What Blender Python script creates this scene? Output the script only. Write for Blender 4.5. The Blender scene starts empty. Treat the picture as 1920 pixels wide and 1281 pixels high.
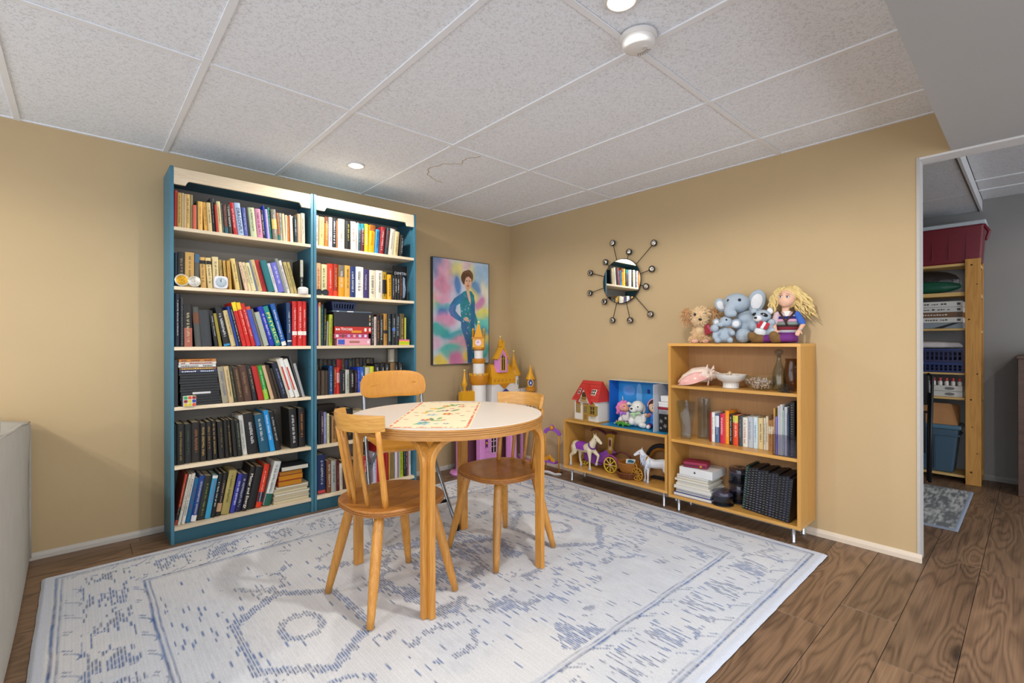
import bpy, bmesh, math, random
import numpy as np
from math import sin, cos, pi, radians, sqrt, atan2
from mathutils import Vector, Matrix, Euler

scene = bpy.context.scene
COL = scene.collection

# ---------------------------------------------------------------- camera
YAW = radians(42.285)
cam_data = bpy.data.cameras.new('camera')
cam = bpy.data.objects.new('camera', cam_data)
COL.objects.link(cam)
cam_data.sensor_width = 36.0
cam_data.lens = 892.6 * 36.0 / 1920.0
cam_data.clip_start = 0.02
cam.location = (0, 0, 1.1174)
cam.rotation_euler = (Euler((pi / 2, 0, -YAW)).to_matrix() @ Matrix.Rotation(-0.0022, 3, 'Z')).to_euler()
scene.camera = cam

# ---------------------------------------------------------------- world and view
world = bpy.data.worlds.new('World')
scene.world = world
world.use_nodes = True
bg = world.node_tree.nodes['Background']
bg.inputs[0].default_value = (0.90, 0.965, 1.08, 1)
bg.inputs[1].default_value = 1.95
vs = scene.view_settings
vs.view_transform = 'Standard'
vs.look = 'None'
vs.gamma = 1.0
vs.use_curve_mapping = False
vs.exposure = 0.24

LAMP_POWER = 62.0
DOWNLIGHTS = [(1.311, 2.922), (1.329, 0.92), (-1.75, 0.92), (-1.75, 2.6), (1.33, -1.15), (-1.75, -1.15), (4.3, -0.9)]

CEIL = 2.246
YB = 3.470      # back wall face
XR = 3.136      # wall with the mirror
XF = 5.380      # far grey wall

# ---------------------------------------------------------------- materials
def lin(h):
    h = h.lstrip('#')
    c = [int(h[i:i + 2], 16) / 255 for i in (0, 2, 4)]
    return tuple((v / 12.92 if v <= 0.04045 else ((v + 0.055) / 1.055) ** 2.4) for v in c) + (1.0,)

_M = {}
def nm(name):
    m = bpy.data.materials.new(name)
    m.use_nodes = True
    nt = m.node_tree
    return m, nt, nt.nodes['Principled BSDF']

def mat(h, rough=0.55, metal=0.0, var=0.06, vscale=30.0, bump=0.0, bscale=200.0, spec=0.5, trans=0.0, ior=1.45, coat=0.0):
    """plain colour with a little procedural mottling and optional fine relief"""
    key = (h, rough, metal, var, vscale, bump, bscale, spec, trans, coat)
    if key in _M:
        return _M[key]
    m, nt, b = nm('paint_' + h)
    b.inputs['Roughness'].default_value = rough
    b.inputs['Metallic'].default_value = metal
    b.inputs['Specular IOR Level'].default_value = spec
    b.inputs['IOR'].default_value = ior
    b.inputs['Coat Weight'].default_value = coat
    if trans:
        b.inputs['Transmission Weight'].default_value = trans
    c = lin(h)
    b.inputs['Base Color'].default_value = c
    if var or bump:
        tc = nt.nodes.new('ShaderNodeTexCoord')
    if var:
        n = nt.nodes.new('ShaderNodeTexNoise'); n.inputs['Scale'].default_value = vscale; n.inputs['Detail'].default_value = 3
        nt.links.new(tc.outputs['Object'], n.inputs['Vector'])
        mx = nt.nodes.new('ShaderNodeMix'); mx.data_type = 'RGBA'
        mx.inputs[6].default_value = tuple(min(1, v * (1 - var)) for v in c[:3]) + (1,)
        mx.inputs[7].default_value = tuple(min(1, v * (1 + var)) for v in c[:3]) + (1,)
        nt.links.new(n.outputs['Fac'], mx.inputs[0]); nt.links.new(mx.outputs[2], b.inputs['Base Color'])
    if bump:
        n2 = nt.nodes.new('ShaderNodeTexNoise'); n2.inputs['Scale'].default_value = bscale; n2.inputs['Detail'].default_value = 4
        nt.links.new(tc.outputs['Object'], n2.inputs['Vector'])
        bp = nt.nodes.new('ShaderNodeBump'); bp.inputs['Strength'].default_value = bump; bp.inputs['Distance'].default_value = 0.004
        nt.links.new(n2.outputs['Fac'], bp.inputs['Height']); nt.links.new(bp.outputs['Normal'], b.inputs['Normal'])
    _M[key] = m
    return m

def wood(h1, h2, stretch=(1.0, 14.0, 14.0), scale=3.0, lines=10.0, rough=0.4, fine=0.35, coat=0.0, knots=False):
    """grain as contour lines of a stretched noise field"""
    key = ('wood', h1, h2, stretch, scale, lines, rough, fine, coat, knots)
    if key in _M:
        return _M[key]
    m, nt, b = nm('wood_' + h1)
    N = nt.nodes.new; L = nt.links.new
    tc = N('ShaderNodeTexCoord'); oi = N('ShaderNodeObjectInfo')
    off = N('ShaderNodeVectorMath'); off.operation = 'SCALE'; off.inputs[0].default_value = (7.3, 13.1, 5.7)
    L(oi.outputs['Random'], off.inputs['Scale'])
    add = N('ShaderNodeVectorMath'); add.operation = 'ADD'
    L(tc.outputs['Object'], add.inputs[0]); L(off.outputs[0], add.inputs[1])
    mp = N('ShaderNodeMapping'); mp.inputs['Scale'].default_value = stretch
    L(add.outputs[0], mp.inputs['Vector'])
    n1 = N('ShaderNodeTexNoise'); n1.inputs['Scale'].default_value = scale; n1.inputs['Detail'].default_value = 2.0; n1.inputs['Roughness'].default_value = 0.45
    n1.inputs['Distortion'].default_value = 0.4 if knots else 0.1
    L(mp.outputs[0], n1.inputs['Vector'])
    fieldv = n1.outputs['Fac']
    knot = None
    if knots:
        mk = N('ShaderNodeMapping'); mk.inputs['Scale'].default_value = tuple(s * (1.0 if s < 3 else 0.55) for s in stretch)
        L(add.outputs[0], mk.inputs['Vector'])
        vo = N('ShaderNodeTexVoronoi'); vo.inputs['Scale'].default_value = 1.5; L(mk.outputs[0], vo.inputs['Vector'])
        kr = N('ShaderNodeMapRange'); kr.interpolation_type = 'SMOOTHSTEP'; kr.inputs['From Min'].default_value = 0.42; kr.inputs['From Max'].default_value = 0.0
        kr.inputs['To Min'].default_value = 0.0; kr.inputs['To Max'].default_value = 0.55; L(vo.outputs['Distance'], kr.inputs['Value'])
        ka = N('ShaderNodeMath'); ka.operation = 'ADD'; L(fieldv, ka.inputs[0]); L(kr.outputs[0], ka.inputs[1]); fieldv = ka.outputs[0]
        knot = N('ShaderNodeMapRange'); knot.inputs['From Min'].default_value = 0.16; knot.inputs['From Max'].default_value = 0.02; L(vo.outputs['Distance'], knot.inputs['Value'])
    mul = N('ShaderNodeMath'); mul.operation = 'MULTIPLY'; mul.inputs[1].default_value = lines * 6.283
    L(fieldv, mul.inputs[0])
    sn0 = N('ShaderNodeMath'); sn0.operation = 'SINE'; L(mul.outputs[0], sn0.inputs[0])
    sq = N('ShaderNodeMath'); sq.operation = 'MULTIPLY_ADD'; sq.inputs[1].default_value = 0.5; sq.inputs[2].default_value = 0.5; L(sn0.outputs[0], sq.inputs[0])
    sp = N('ShaderNodeMath'); sp.operation = 'POWER'; sp.inputs[1].default_value = 0.6 if knots else 0.9; L(sq.outputs[0], sp.inputs[0])
    sn = N('ShaderNodeMath'); sn.operation = 'MULTIPLY_ADD'; sn.inputs[1].default_value = 2.0; sn.inputs[2].default_value = -1.0; L(sp.outputs[0], sn.inputs[0])
    mp2 = N('ShaderNodeMapping'); mp2.inputs['Scale'].default_value = tuple(s * (1.0 if s < 3 else 9.0) for s in stretch)
    L(add.outputs[0], mp2.inputs['Vector'])
    n2 = N('ShaderNodeTexNoise'); n2.inputs['Scale'].default_value = scale * 2.0; n2.inputs['Detail'].default_value = 5
    L(mp2.outputs[0], n2.inputs['Vector'])
    mr = N('ShaderNodeMapRange'); mr.inputs['From Min'].default_value = -1.0; mr.inputs['From Max'].default_value = 1.0
    mr.inputs['To Min'].default_value = 0.5 - 0.5 * (1 - fine); mr.inputs['To Max'].default_value = 0.5 + 0.5 * (1 - fine)
    L(sn.outputs[0], mr.inputs['Value'])
    mf = N('ShaderNodeMath'); mf.operation = 'MULTIPLY_ADD'; mf.inputs[1].default_value = fine * 2.4
    mf.inputs[2].default_value = -fine * 1.2
    L(n2.outputs['Fac'], mf.inputs[0])
    sm = N('ShaderNodeMath'); sm.operation = 'ADD'; sm.use_clamp = True
    L(mr.outputs[0], sm.inputs[0]); L(mf.outputs[0], sm.inputs[1])
    n3 = N('ShaderNodeTexNoise'); n3.inputs['Scale'].default_value = scale * 0.8; n3.inputs['Detail'].default_value = 2
    L(mp.outputs[0], n3.inputs['Vector'])
    av = N('ShaderNodeMix'); av.inputs[0].default_value = 0.4
    L(sm.outputs[0], av.inputs[2]); L(n3.outputs['Fac'], av.inputs[3])
    mx = N('ShaderNodeMix'); mx.data_type = 'RGBA'
    mx.inputs[6].default_value = lin(h1); mx.inputs[7].default_value = lin(h2)
    L(av.outputs[0], mx.inputs[0])
    hv = N('ShaderNodeHueSaturation')
    vr = N('ShaderNodeMapRange'); vr.inputs['To Min'].default_value = 0.86; vr.inputs['To Max'].default_value = 1.14
    L(oi.outputs['Random'], vr.inputs['Value']); L(vr.outputs[0], hv.inputs['Value'])
    src = mx.outputs[2]
    if knot is not None:
        kx = N('ShaderNodeMix'); kx.data_type = 'RGBA'; kx.inputs[7].default_value = tuple(v * 0.45 for v in lin(h1)[:3]) + (1,)
        L(knot.outputs[0], kx.inputs[0]); L(src, kx.inputs[6]); src = kx.outputs[2]
    L(src, hv.inputs['Color']); L(hv.outputs[0], b.inputs['Base Color'])
    b.inputs['Roughness'].default_value = rough
    b.inputs['Coat Weight'].default_value = coat
    bp = N('ShaderNodeBump'); bp.inputs['Strength'].default_value = 0.12; bp.inputs['Distance'].default_value = 0.002
    L(sm.outputs[0], bp.inputs['Height']); L(bp.outputs[0], b.inputs['Normal'])
    _M[key] = m
    return m

def attr_mat(name, rough=0.8, var=0.1, vscale=120.0, bump=0.0, bscale=300.0):
    """colour attribute of the mesh (the printed, woven or painted pattern) with fine mottling"""
    m, nt, b = nm(name)
    a = nt.nodes.new('ShaderNodeAttribute'); a.attribute_name = 'Col'
    tc = nt.nodes.new('ShaderNodeTexCoord')
    n = nt.nodes.new('ShaderNodeTexNoise'); n.inputs['Scale'].default_value = vscale; n.inputs['Detail'].default_value = 4
    nt.links.new(tc.outputs['Object'], n.inputs['Vector'])
    mr = nt.nodes.new('ShaderNodeMapRange'); mr.inputs['To Min'].default_value = 1 - var; mr.inputs['To Max'].default_value = 1 + var
    nt.links.new(n.outputs['Fac'], mr.inputs['Value'])
    hv = nt.nodes.new('ShaderNodeHueSaturation')
    nt.links.new(a.outputs['Color'], hv.inputs['Color']); nt.links.new(mr.outputs[0], hv.inputs['Value'])
    nt.links.new(hv.outputs[0], b.inputs['Base Color'])
    b.inputs['Roughness'].default_value = rough
    if bump:
        n2 = nt.nodes.new('ShaderNodeTexNoise'); n2.inputs['Scale'].default_value = bscale; n2.inputs['Detail'].default_value = 3
        nt.links.new(tc.outputs['Object'], n2.inputs['Vector'])
        bp = nt.nodes.new('ShaderNodeBump'); bp.inputs['Strength'].default_value = bump; bp.inputs['Distance'].default_value = 0.006
        nt.links.new(n2.outputs['Fac'], bp.inputs['Height']); nt.links.new(bp.outputs[0], b.inputs['Normal'])
    return m

def glass_mat(h='f4f8f8', rough=0.02):
    key = ('glass', h, rough)
    if key not in _M:
        m, nt, b = nm('clear_glass_' + h)
        nt.nodes.remove(b)
        out = nt.nodes['Material Output']
        tr = nt.nodes.new('ShaderNodeBsdfTransparent'); tr.inputs['Color'].default_value = lin(h)
        gl = nt.nodes.new('ShaderNodeBsdfGlossy'); gl.inputs['Roughness'].default_value = rough; gl.inputs['Color'].default_value = (0.95, 0.97, 1, 1)
        fr = nt.nodes.new('ShaderNodeLayerWeight'); fr.inputs['Blend'].default_value = 0.5
        pw = nt.nodes.new('ShaderNodeMath'); pw.operation = 'POWER'; pw.inputs[1].default_value = 4.0
        nt.links.new(fr.outputs['Facing'], pw.inputs[0])
        mr = nt.nodes.new('ShaderNodeMath'); mr.operation = 'MULTIPLY_ADD'; mr.inputs[1].default_value = 0.55; mr.inputs[2].default_value = 0.035
        nt.links.new(pw.outputs[0], mr.inputs[0])
        mx = nt.nodes.new('ShaderNodeMixShader')
        nt.links.new(mr.outputs[0], mx.inputs[0]); nt.links.new(tr.outputs[0], mx.inputs[1]); nt.links.new(gl.outputs[0], mx.inputs[2])
        nt.links.new(mx.outputs[0], out.inputs['Surface'])
        _M[key] = m
    return _M[key]

# ---------------------------------------------------------------- mesh helpers
OFF = {}
def root_of(o):
    while o.parent is not None:
        o = o.parent
    return o

class MB:
    def __init__(s):
        s.v = []; s.f = []
    def add(s, vs, fs, M=None):
        n = len(s.v)
        if M is not None:
            vs = [M @ Vector(p) for p in vs]
        s.v += [tuple(p) for p in vs]
        s.f += [tuple(i + n for i in f) for f in fs]
        return s
    def box(s, x0, x1, y0, y1, z0, z1, M=None):
        return s.add([(x0, y0, z0), (x1, y0, z0), (x1, y1, z0), (x0, y1, z0), (x0, y0, z1), (x1, y0, z1), (x1, y1, z1), (x0, y1, z1)],
                     [(3, 2, 1, 0), (4, 5, 6, 7), (0, 1, 5, 4), (1, 2, 6, 5), (2, 3, 7, 6), (3, 0, 4, 7)], M)
    def cyl(s, p0, p1, r0, r1=None, n=12, caps=True):
        p0 = Vector(p0); p1 = Vector(p1); r1 = r0 if r1 is None else r1
        d = (p1 - p0)
        if d.length < 1e-7:
            return s
        d.normalize()
        a = d.orthogonal().normalized(); b = d.cross(a)
        vs = []
        for p, r in ((p0, r0), (p1, r1)):
            for i in range(n):
                t = 2 * pi * i / n
                vs.append(p + a * (r * cos(t)) + b * (r * sin(t)))
        fs = [(i, (i + 1) % n, n + (i + 1) % n, n + i) for i in range(n)]
        if caps:
            fs += [tuple(range(n - 1, -1, -1)), tuple(range(n, 2 * n))]
        return s.add(vs, fs)
    def lathe(s, prof, c=(0, 0, 0), n=24, M=None, sx=1.0, sy=1.0, closed=False):
        vs = []; fs = []
        for r, z in prof:
            for i in range(n):
                t = 2 * pi * i / n
                vs.append((c[0] + r * cos(t) * sx, c[1] + r * sin(t) * sy, c[2] + z))
        m = len(prof)
        rng = range(m) if closed else range(m - 1)
        for j in rng:
            k = (j + 1) % m
            for i in range(n):
                fs.append((j * n + i, j * n + (i + 1) % n, k * n + (i + 1) % n, k * n + i))
        if not closed:
            if prof[0][0] > 1e-6: fs.append(tuple(range(n - 1, -1, -1)))
            if prof[-1][0] > 1e-6: fs.append(tuple((m - 1) * n + i for i in range(n)))
        return s.add(vs, fs, M)
    def tube(s, pts, r, n=8, closed=False, sx=1.0, up=None):
        pts = [Vector(p) for p in pts]; m = len(pts)
        rr = r if isinstance(r, (list, tuple)) else [r] * m
        vs = []; a = None
        for i, p in enumerate(pts):
            if closed:
                d = pts[(i + 1) % m] - pts[i - 1]
            else:
                d = pts[min(i + 1, m - 1)] - pts[max(i - 1, 0)]
            d.normalize()
            if up is not None:
                u = Vector(up); a = (u - d * u.dot(d)).normalized()
            elif a is None:
                a = d.orthogonal().normalized()
            else:
                a = (a - d * a.dot(d)).normalized()
            b = d.cross(a)
            for k in range(n):
                t = 2 * pi * k / n
                vs.append(p + a * (rr[i] * cos(t) * sx) + b * (rr[i] * sin(t)))
        fs = []
        for i in range(m if closed else m - 1):
            j = (i + 1) % m
            for k in range(n):
                fs.append((i * n + k, i * n + (k + 1) % n, j * n + (k + 1) % n, j * n + k))
        if not closed:
            fs += [tuple(range(n - 1, -1, -1)), tuple((m - 1) * n + k for k in range(n))]
        return s.add(vs, fs)
    def ribbon(s, pts, w, t, up=(0, 0, 1)):
        """rectangular bar along a path; w along 'up', t across"""
        pts = [Vector(p) for p in pts]; m = len(pts); vs = []
        for i, p in enumerate(pts):
            d = (pts[min(i + 1, m - 1)] - pts[max(i - 1, 0)]).normalized()
            u = Vector(up); u = (u - d * u.dot(d)).normalized()
            b = d.cross(u)
            for su, sb in ((-1, -1), (1, -1), (1, 1), (-1, 1)):
                vs.append(p + u * (su * w / 2) + b * (sb * t / 2))
        fs = [(i * 4 + k, i * 4 + (k + 1) % 4, i * 4 + 4 + (k + 1) % 4, i * 4 + 4 + k) for i in range(m - 1) for k in range(4)]
        fs += [(3, 2, 1, 0), tuple((m - 1) * 4 + k for k in range(4))]
        return s.add(vs, fs)
    def ell(s, c, r, n=14, m=9, M=None):
        if not isinstance(r, (list, tuple)): r = (r, r, r)
        vs = [(c[0], c[1], c[2] - r[2])]; fs = []
        R = Matrix.Identity(3) if M is None else M
        out = []
        for j in range(1, m):
            ph = -pi / 2 + pi * j / m
            for i in range(n):
                t = 2 * pi * i / n
                out.append(Vector((r[0] * cos(ph) * cos(t), r[1] * cos(ph) * sin(t), r[2] * sin(ph))))
        pts = [Vector((0, 0, -r[2]))] + out + [Vector((0, 0, r[2]))]
        C = Vector(c)
        pts = [C + R @ p for p in pts]
        for i in range(n):
            fs.append((0, 1 + (i + 1) % n, 1 + i))
        for j in range(m - 2):
            for i in range(n):
                a = 1 + j * n + i; b = 1 + j * n + (i + 1) % n
                fs.append((a, b, b + n, a + n))
        top = len(pts) - 1
        for i in range(n):
            fs.append((top, 1 + (m - 2) * n + i, 1 + (m - 2) * n + (i + 1) % n))
        return s.add(pts, fs)
    def cap(s, p0, r0, p1, r1, n=10):
        s.cyl(p0, p1, r0, r1, n, True); s.ell(p0, r0, n, 6); s.ell(p1, r1, n, 6)
        return s
    def chain(s, pts):
        for (p, r), (q, t) in zip(pts[:-1], pts[1:]):
            s.cap(p, r, q, t)
        return s
    def prism(s, poly, z0, z1, M=None):
        n = len(poly)
        vs = [(x, y, z0) for x, y in poly] + [(x, y, z1) for x, y in poly]
        fs = [tuple(range(n - 1, -1, -1)), tuple(range(n, 2 * n))] + [(i, (i + 1) % n, n + (i + 1) % n, n + i) for i in range(n)]
        return s.add(vs, fs, M)
    def build(s, name, m, parent=None, smooth=False, bevel=0.0, seg=2, remesh=0.0, iters=4, auto=None):
        me = bpy.data.meshes.new(name)
        off = Vector(OFF.get(root_of(parent).name, (0, 0, 0))) if parent is not None else Vector((0, 0, 0))
        if off.length:
            vs = [(p[0] - off.x, p[1] - off.y, p[2] - off.z) for p in s.v]
        else:
            vs = s.v
        me.from_pydata(vs, [], s.f)
        me.update()
        if m is not None: me.materials.append(m)
        o = bpy.data.objects.new(name, me)
        COL.objects.link(o)
        if parent is not None: o.parent = parent
        if smooth: me.shade_smooth()
        if auto is not None:
            me.shade_smooth(); me.set_sharp_from_angle(angle=radians(auto))
        if bevel:
            b = o.modifiers.new('soft_edges', 'BEVEL'); b.width = bevel; b.segments = seg; b.limit_method = 'ANGLE'; b.angle_limit = radians(40)
        if remesh:
            r = o.modifiers.new('one_surface', 'REMESH'); r.mode = 'VOXEL'; r.voxel_size = remesh; r.use_smooth_shade = True
            if iters:
                q = o.modifiers.new('soften', 'SMOOTH'); q.iterations = iters; q.factor = 0.5
        return o

def tag(o, label=None, cat=None, group=None, kind=None):
    if label: o['label'] = label
    if cat: o['category'] = cat
    if group: o['group'] = group
    if kind: o['kind'] = kind
    return o

def thing(name, label, cat, loc=(0, 0, 0), rotz=0.0, group=None, local=False):
    o = bpy.data.objects.new(name, None)
    o.empty_display_size = 0.05
    COL.objects.link(o)
    o.location = loc; o.rotation_euler = (0, 0, rotz)
    tag(o, label, cat, group)
    if not local:
        OFF[o.name] = tuple(loc)
    return o

def struct(o):
    o['kind'] = 'structure'
    return o

def copy_tree(o, parent=None):
    c = o.copy(); COL.objects.link(c)
    c.parent = parent
    for ch in o.children:
        copy_tree(ch, c)
    return c

def superellipse(rx, ry, n=2.6, k=40):
    out = []
    for i in range(k):
        t = 2 * pi * i / k
        c, s_ = cos(t), sin(t)
        out.append((rx * math.copysign(abs(c) ** (2 / n), c), ry * math.copysign(abs(s_) ** (2 / n), s_)))
    return out

def text_mesh(body, size, mtl, name, parent, M, extrude=0.0004, width=None):
    cu = bpy.data.curves.new('lettering_source', 'FONT')
    cu.body = body; cu.size = size; cu.extrude = extrude; cu.align_x = 'CENTER'; cu.align_y = 'CENTER'; cu.resolution_u = 2
    t = bpy.data.objects.new('lettering_source', cu)
    COL.objects.link(t)
    dg = bpy.context.evaluated_depsgraph_get()
    me = bpy.data.meshes.new_from_object(t.evaluated_get(dg))
    bpy.data.objects.remove(t); bpy.data.curves.remove(cu)
    if width:
        xs = [v.co.x for v in me.vertices]
        k = width / max(1e-6, (max(xs) - min(xs)))
        me.transform(Matrix.Diagonal((k, 1, 1, 1)))
    me.transform(M)
    me.materials.clear(); me.materials.append(mtl)
    me.name = name
    o = bpy.data.objects.new(name, me); COL.objects.link(o)
    if parent is not None: o.parent = parent
    return o

def grid_mesh(name, P, C, m, parent=None, thickness=None):
    """P: (ny,nx,3) points, C: (ny,nx,3) linear colours -> one mesh with a colour attribute"""
    ny, nx, _ = P.shape
    me = bpy.data.meshes.new(name)
    nv = ny * nx; nf = (ny - 1) * (nx - 1)
    me.vertices.add(nv); me.vertices.foreach_set('co', P.reshape(-1).astype(np.float32))
    idx = np.arange(nv).reshape(ny, nx)
    q = np.stack([idx[:-1, :-1], idx[:-1, 1:], idx[1:, 1:], idx[1:, :-1]], -1).reshape(-1)
    me.loops.add(nf * 4); me.loops.foreach_set('vertex_index', q.astype(np.int32))
    me.polygons.add(nf); me.polygons.foreach_set('loop_start', (np.arange(nf) * 4).astype(np.int32))
    me.polygons.foreach_set('use_smooth', np.ones(nf, bool))
    me.update(calc_edges=True); me.validate()
    at = me.color_attributes.new('Col', 'FLOAT_COLOR', 'POINT')
    rgba = np.ones((nv, 4), np.float32); rgba[:, :3] = C.reshape(-1, 3)
    at.data.foreach_set('color', rgba.reshape(-1))
    me.materials.append(m)
    o = bpy.data.objects.new(name, me); COL.objects.link(o)
    if parent is not None: o.parent = parent
    return o

def smooth_noise(shape, cells, seed, octaves=3):
    rng = np.random.default_rng(seed)
    out = np.zeros(shape); amp = 1.0; tot = 0
    for o in range(octaves):
        cy, cx = int(cells[0] * 2 ** o) + 2, int(cells[1] * 2 ** o) + 2
        g = rng.random((cy + 1, cx + 1))
        yy = np.linspace(0, cy - 1.001, shape[0]); xx = np.linspace(0, cx - 1.001, shape[1])
        yi = yy.astype(int); xi = xx.astype(int); fy = (yy - yi)[:, None]; fx = (xx - xi)[None, :]
        fy = fy * fy * (3 - 2 * fy); fx = fx * fx * (3 - 2 * fx)
        a = g[yi][:, xi]; b_ = g[yi][:, xi + 1]; c = g[yi + 1][:, xi]; d = g[yi + 1][:, xi + 1]
        out += amp * ((a * (1 - fx) + b_ * fx) * (1 - fy) + (c * (1 - fx) + d * fx) * fy); tot += amp; amp *= 0.5
    return out / tot

def in_poly(X, Y, poly):
    r = np.zeros(X.shape, bool); n = len(poly)
    for i in range(n):
        x0, y0 = poly[i]; x1, y1 = poly[(i + 1) % n]
        if y0 == y1: continue
        c = ((y0 > Y) != (y1 > Y)) & (X < (x1 - x0) * (Y - y0) / (y1 - y0) + x0)
        r ^= c
    return r

# ================================================================ THE SETTING
# ---- floor: dark base with individual planks
MAT_PLANK = wood('33241a', '9a7a5e', stretch=(0.9, 6.0, 6.0), scale=1.6, lines=7.5, rough=0.42, fine=0.45, knots=True)
MAT_GAP = mat('1c1512', 0.8)
floor = struct(MB().box(-2.6, 6.2, -2.5, YB, -0.05, -0.004).build('floor', MAT_GAP))
_pm = {}
def plank_mesh(length):
    k = round(length, 3)
    if k not in _pm:
        b = MB(); w = 0.1865; L = k - 0.0015
        e = 0.0012
        b.add([(e, e, 0), (L - e, e, 0), (L - e, w - e, 0), (e, w - e, 0), (0, 0, -e), (L, 0, -e), (L, w, -e), (0, w, -e), (0, 0, -0.004), (L, 0, -0.004), (L, w, -0.004), (0, w, -0.004)],
              [(0, 1, 2, 3), (4, 5, 1, 0), (5, 6, 2, 1), (6, 7, 3, 2), (7, 4, 0, 3), (8, 9, 5, 4), (9, 10, 6, 5), (10, 11, 7, 6), (11, 8, 4, 7)])
        me = bpy.data.meshes.new('plank'); me.from_pydata(b.v, [], b.f); me.materials.append(MAT_PLANK)
        _pm[k] = me
    return _pm[k]
rnd = random.Random(4)
JOINT = {0: 3.27, 1: 2.39, 2: 2.143, 3: 1.35, 4: 0.9}   # seen board ends, row 0 spans y 0.183-0.371
row = -9
while True:
    y0 = 0.183 + row * 0.1885
    if y0 > YB - 0.02: break
    j = JOINT.get(row, rnd.uniform(-1.2, 1.2))
    if row == -1: j = 4.46
    x = j
    while x > -2.6: x -= 1.2
    while x < 6.2:
        xa, xb = max(x, -2.6), min(x + 1.2, 6.2)
        if xb - xa > 0.05:
            hidden = 0.0 < xa and xb < 2.8 and 0.95 < y0 < 2.9     # boards wholly under the rug
            if not hidden:
                w = 0.1865
                o = bpy.data.objects.new('plank', plank_mesh(xb - xa)); COL.objects.link(o); o.parent = floor
                o.location = (xa, y0, 0.0)
                if y0 + w > YB: o.scale.y = (YB - y0) / w
        x += 1.2
    row += 1

# ---- walls
MAT_WALL = mat('bfa780', 0.75, var=0.035, vscale=5.0, bump=0.05, bscale=90, spec=0.25)
MAT_GREYWALL = mat('8d8b88', 0.8, var=0.04, vscale=4, bump=0.05, bscale=90, spec=0.2)
MAT_WHITE = mat('dcdad6', 0.6, var=0.02)
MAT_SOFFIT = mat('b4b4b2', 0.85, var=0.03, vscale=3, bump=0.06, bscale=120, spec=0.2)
struct(MB().box(-2.7, XR + 0.1, YB, YB + 0.1, 0, 2.32).build('wall_back', MAT_WALL))
w = MB().box(XR, XR + 0.1, 0.40, YB, 0, 2.32)
w.box(XR, XR + 0.1, -2.5, 0.40, 2.04, 2.32)
wr = struct(w.build('wall_right', MAT_WALL))
MB().box(XR - 0.001, XR + 0.101, 0.394, 0.401, 0, 2.04).build('end_cap', mat('a29d95', 0.6), wr)
MB().box(XR - 0.004, XR + 0.104, 0.392, 0.404, 0.0, 2.04).build('corner_bead', mat('b8b4ae', 0.6), wr)
struct(MB().box(XF, XF + 0.1, -2.5, YB, 0, 2.32).build('wall_far', MAT_GREYWALL))
struct(MB().box(XR + 0.1, XF, YB - 0.4, YB, 0, 2.32).build('wall_side', MAT_GREYWALL))

# ---- baseboards
def baseboard(name, pts, m, h=0.036, t=0.012):
    b = MB()
    (x0, y0), (x1, y1) = pts
    d = Vector((x1 - x0, y1 - y0, 0)).normalized(); n = Vector((-d.y, d.x, 0))
    prof = [(0, 0), (t, 0), (t, h * 0.55), (t * 0.75, h * 0.8), (t * 0.3, h), (0, h)]
    k = len(prof); vs = []
    for p in ((x0, y0), (x1, y1)):
        for a, z in prof:
            q = Vector((p[0], p[1], 0)) + n * a; vs.append((q.x, q.y, z))
    fs = [(i, (i + 1) % k, k + (i + 1) % k, k + i) for i in range(k)] + [tuple(range(k - 1, -1, -1)), tuple(range(k, 2 * k))]
    return struct(b.add(vs, fs).build(name, m))
MAT_BASE = mat('d9cbb8', 0.5, var=0.03)
baseboard('baseboard_back', ((0.37, YB), (-2.6, YB)), mat('c2bdb4', 0.5, var=0.03))
baseboard('baseboard_corner', ((XR, YB), (1.91, YB)), mat('c2bdb4', 0.5, var=0.03))
baseboard('baseboard_right', ((XR, 0.385), (XR, YB)), MAT_BASE, h=0.04, t=0.016)
baseboard('baseboard_far', ((XF, -2.5), (XF, 2.9)), mat('8a8884', 0.5), h=0.05)

# ---- ceiling: lay-in tiles in a metal grid
def tile_material(h):
    m, nt, b = nm('pitted_tile_' + h)
    N = nt.nodes.new; L = nt.links.new
    g = N('ShaderNodeNewGeometry')
    n = N('ShaderNodeTexNoise'); n.inputs['Scale'].default_value = 95; n.inputs['Detail'].default_value = 2.5; n.inputs['Distortion'].default_value = 1.2
    L(g.outputs['Position'], n.inputs['Vector'])
    r = N('ShaderNodeValToRGB'); r.color_ramp.elements[0].position = 0.36; r.color_ramp.elements[1].position = 0.50
    c = lin(h)
    r.color_ramp.elements[0].color = tuple(v * 0.80 for v in c[:3]) + (1,); r.color_ramp.elements[1].color = c
    L(n.outputs['Fac'], r.inputs['Fac']); L(r.outputs['Color'], b.inputs['Base Color'])
    bp = N('ShaderNodeBump'); bp.inputs['Strength'].default_value = 0.5; bp.inputs['Distance'].default_value = 0.004
    L(r.outputs['Color'], bp.inputs['Height']); L(bp.outputs[0], b.inputs['Normal'])
    b.inputs['Roughness'].default_value = 0.9; b.inputs['Specular IOR Level'].default_value = 0.15
    return m
MAT_TILE = tile_material('f0f5fb')
MAT_BAR = mat('eceff2', 0.5, var=0.02)
S2 = 0.6096
XG, YG = 2.8182, 2.2547
ceiling = struct(MB().box(-2.6, XF, -2.5, YB, 2.30, 2.32).build('ceiling', mat('8a8a8a', 0.9)))
xs = [-2.6] + [XG + k * S2 for k in range(-8, 1)] + [XR]
ys = [-2.5] + [YG + k * 2 * S2 for k in range(-3, 1)] + [YB]
stained = None
SOFFIT_Y = 0.274
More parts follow.
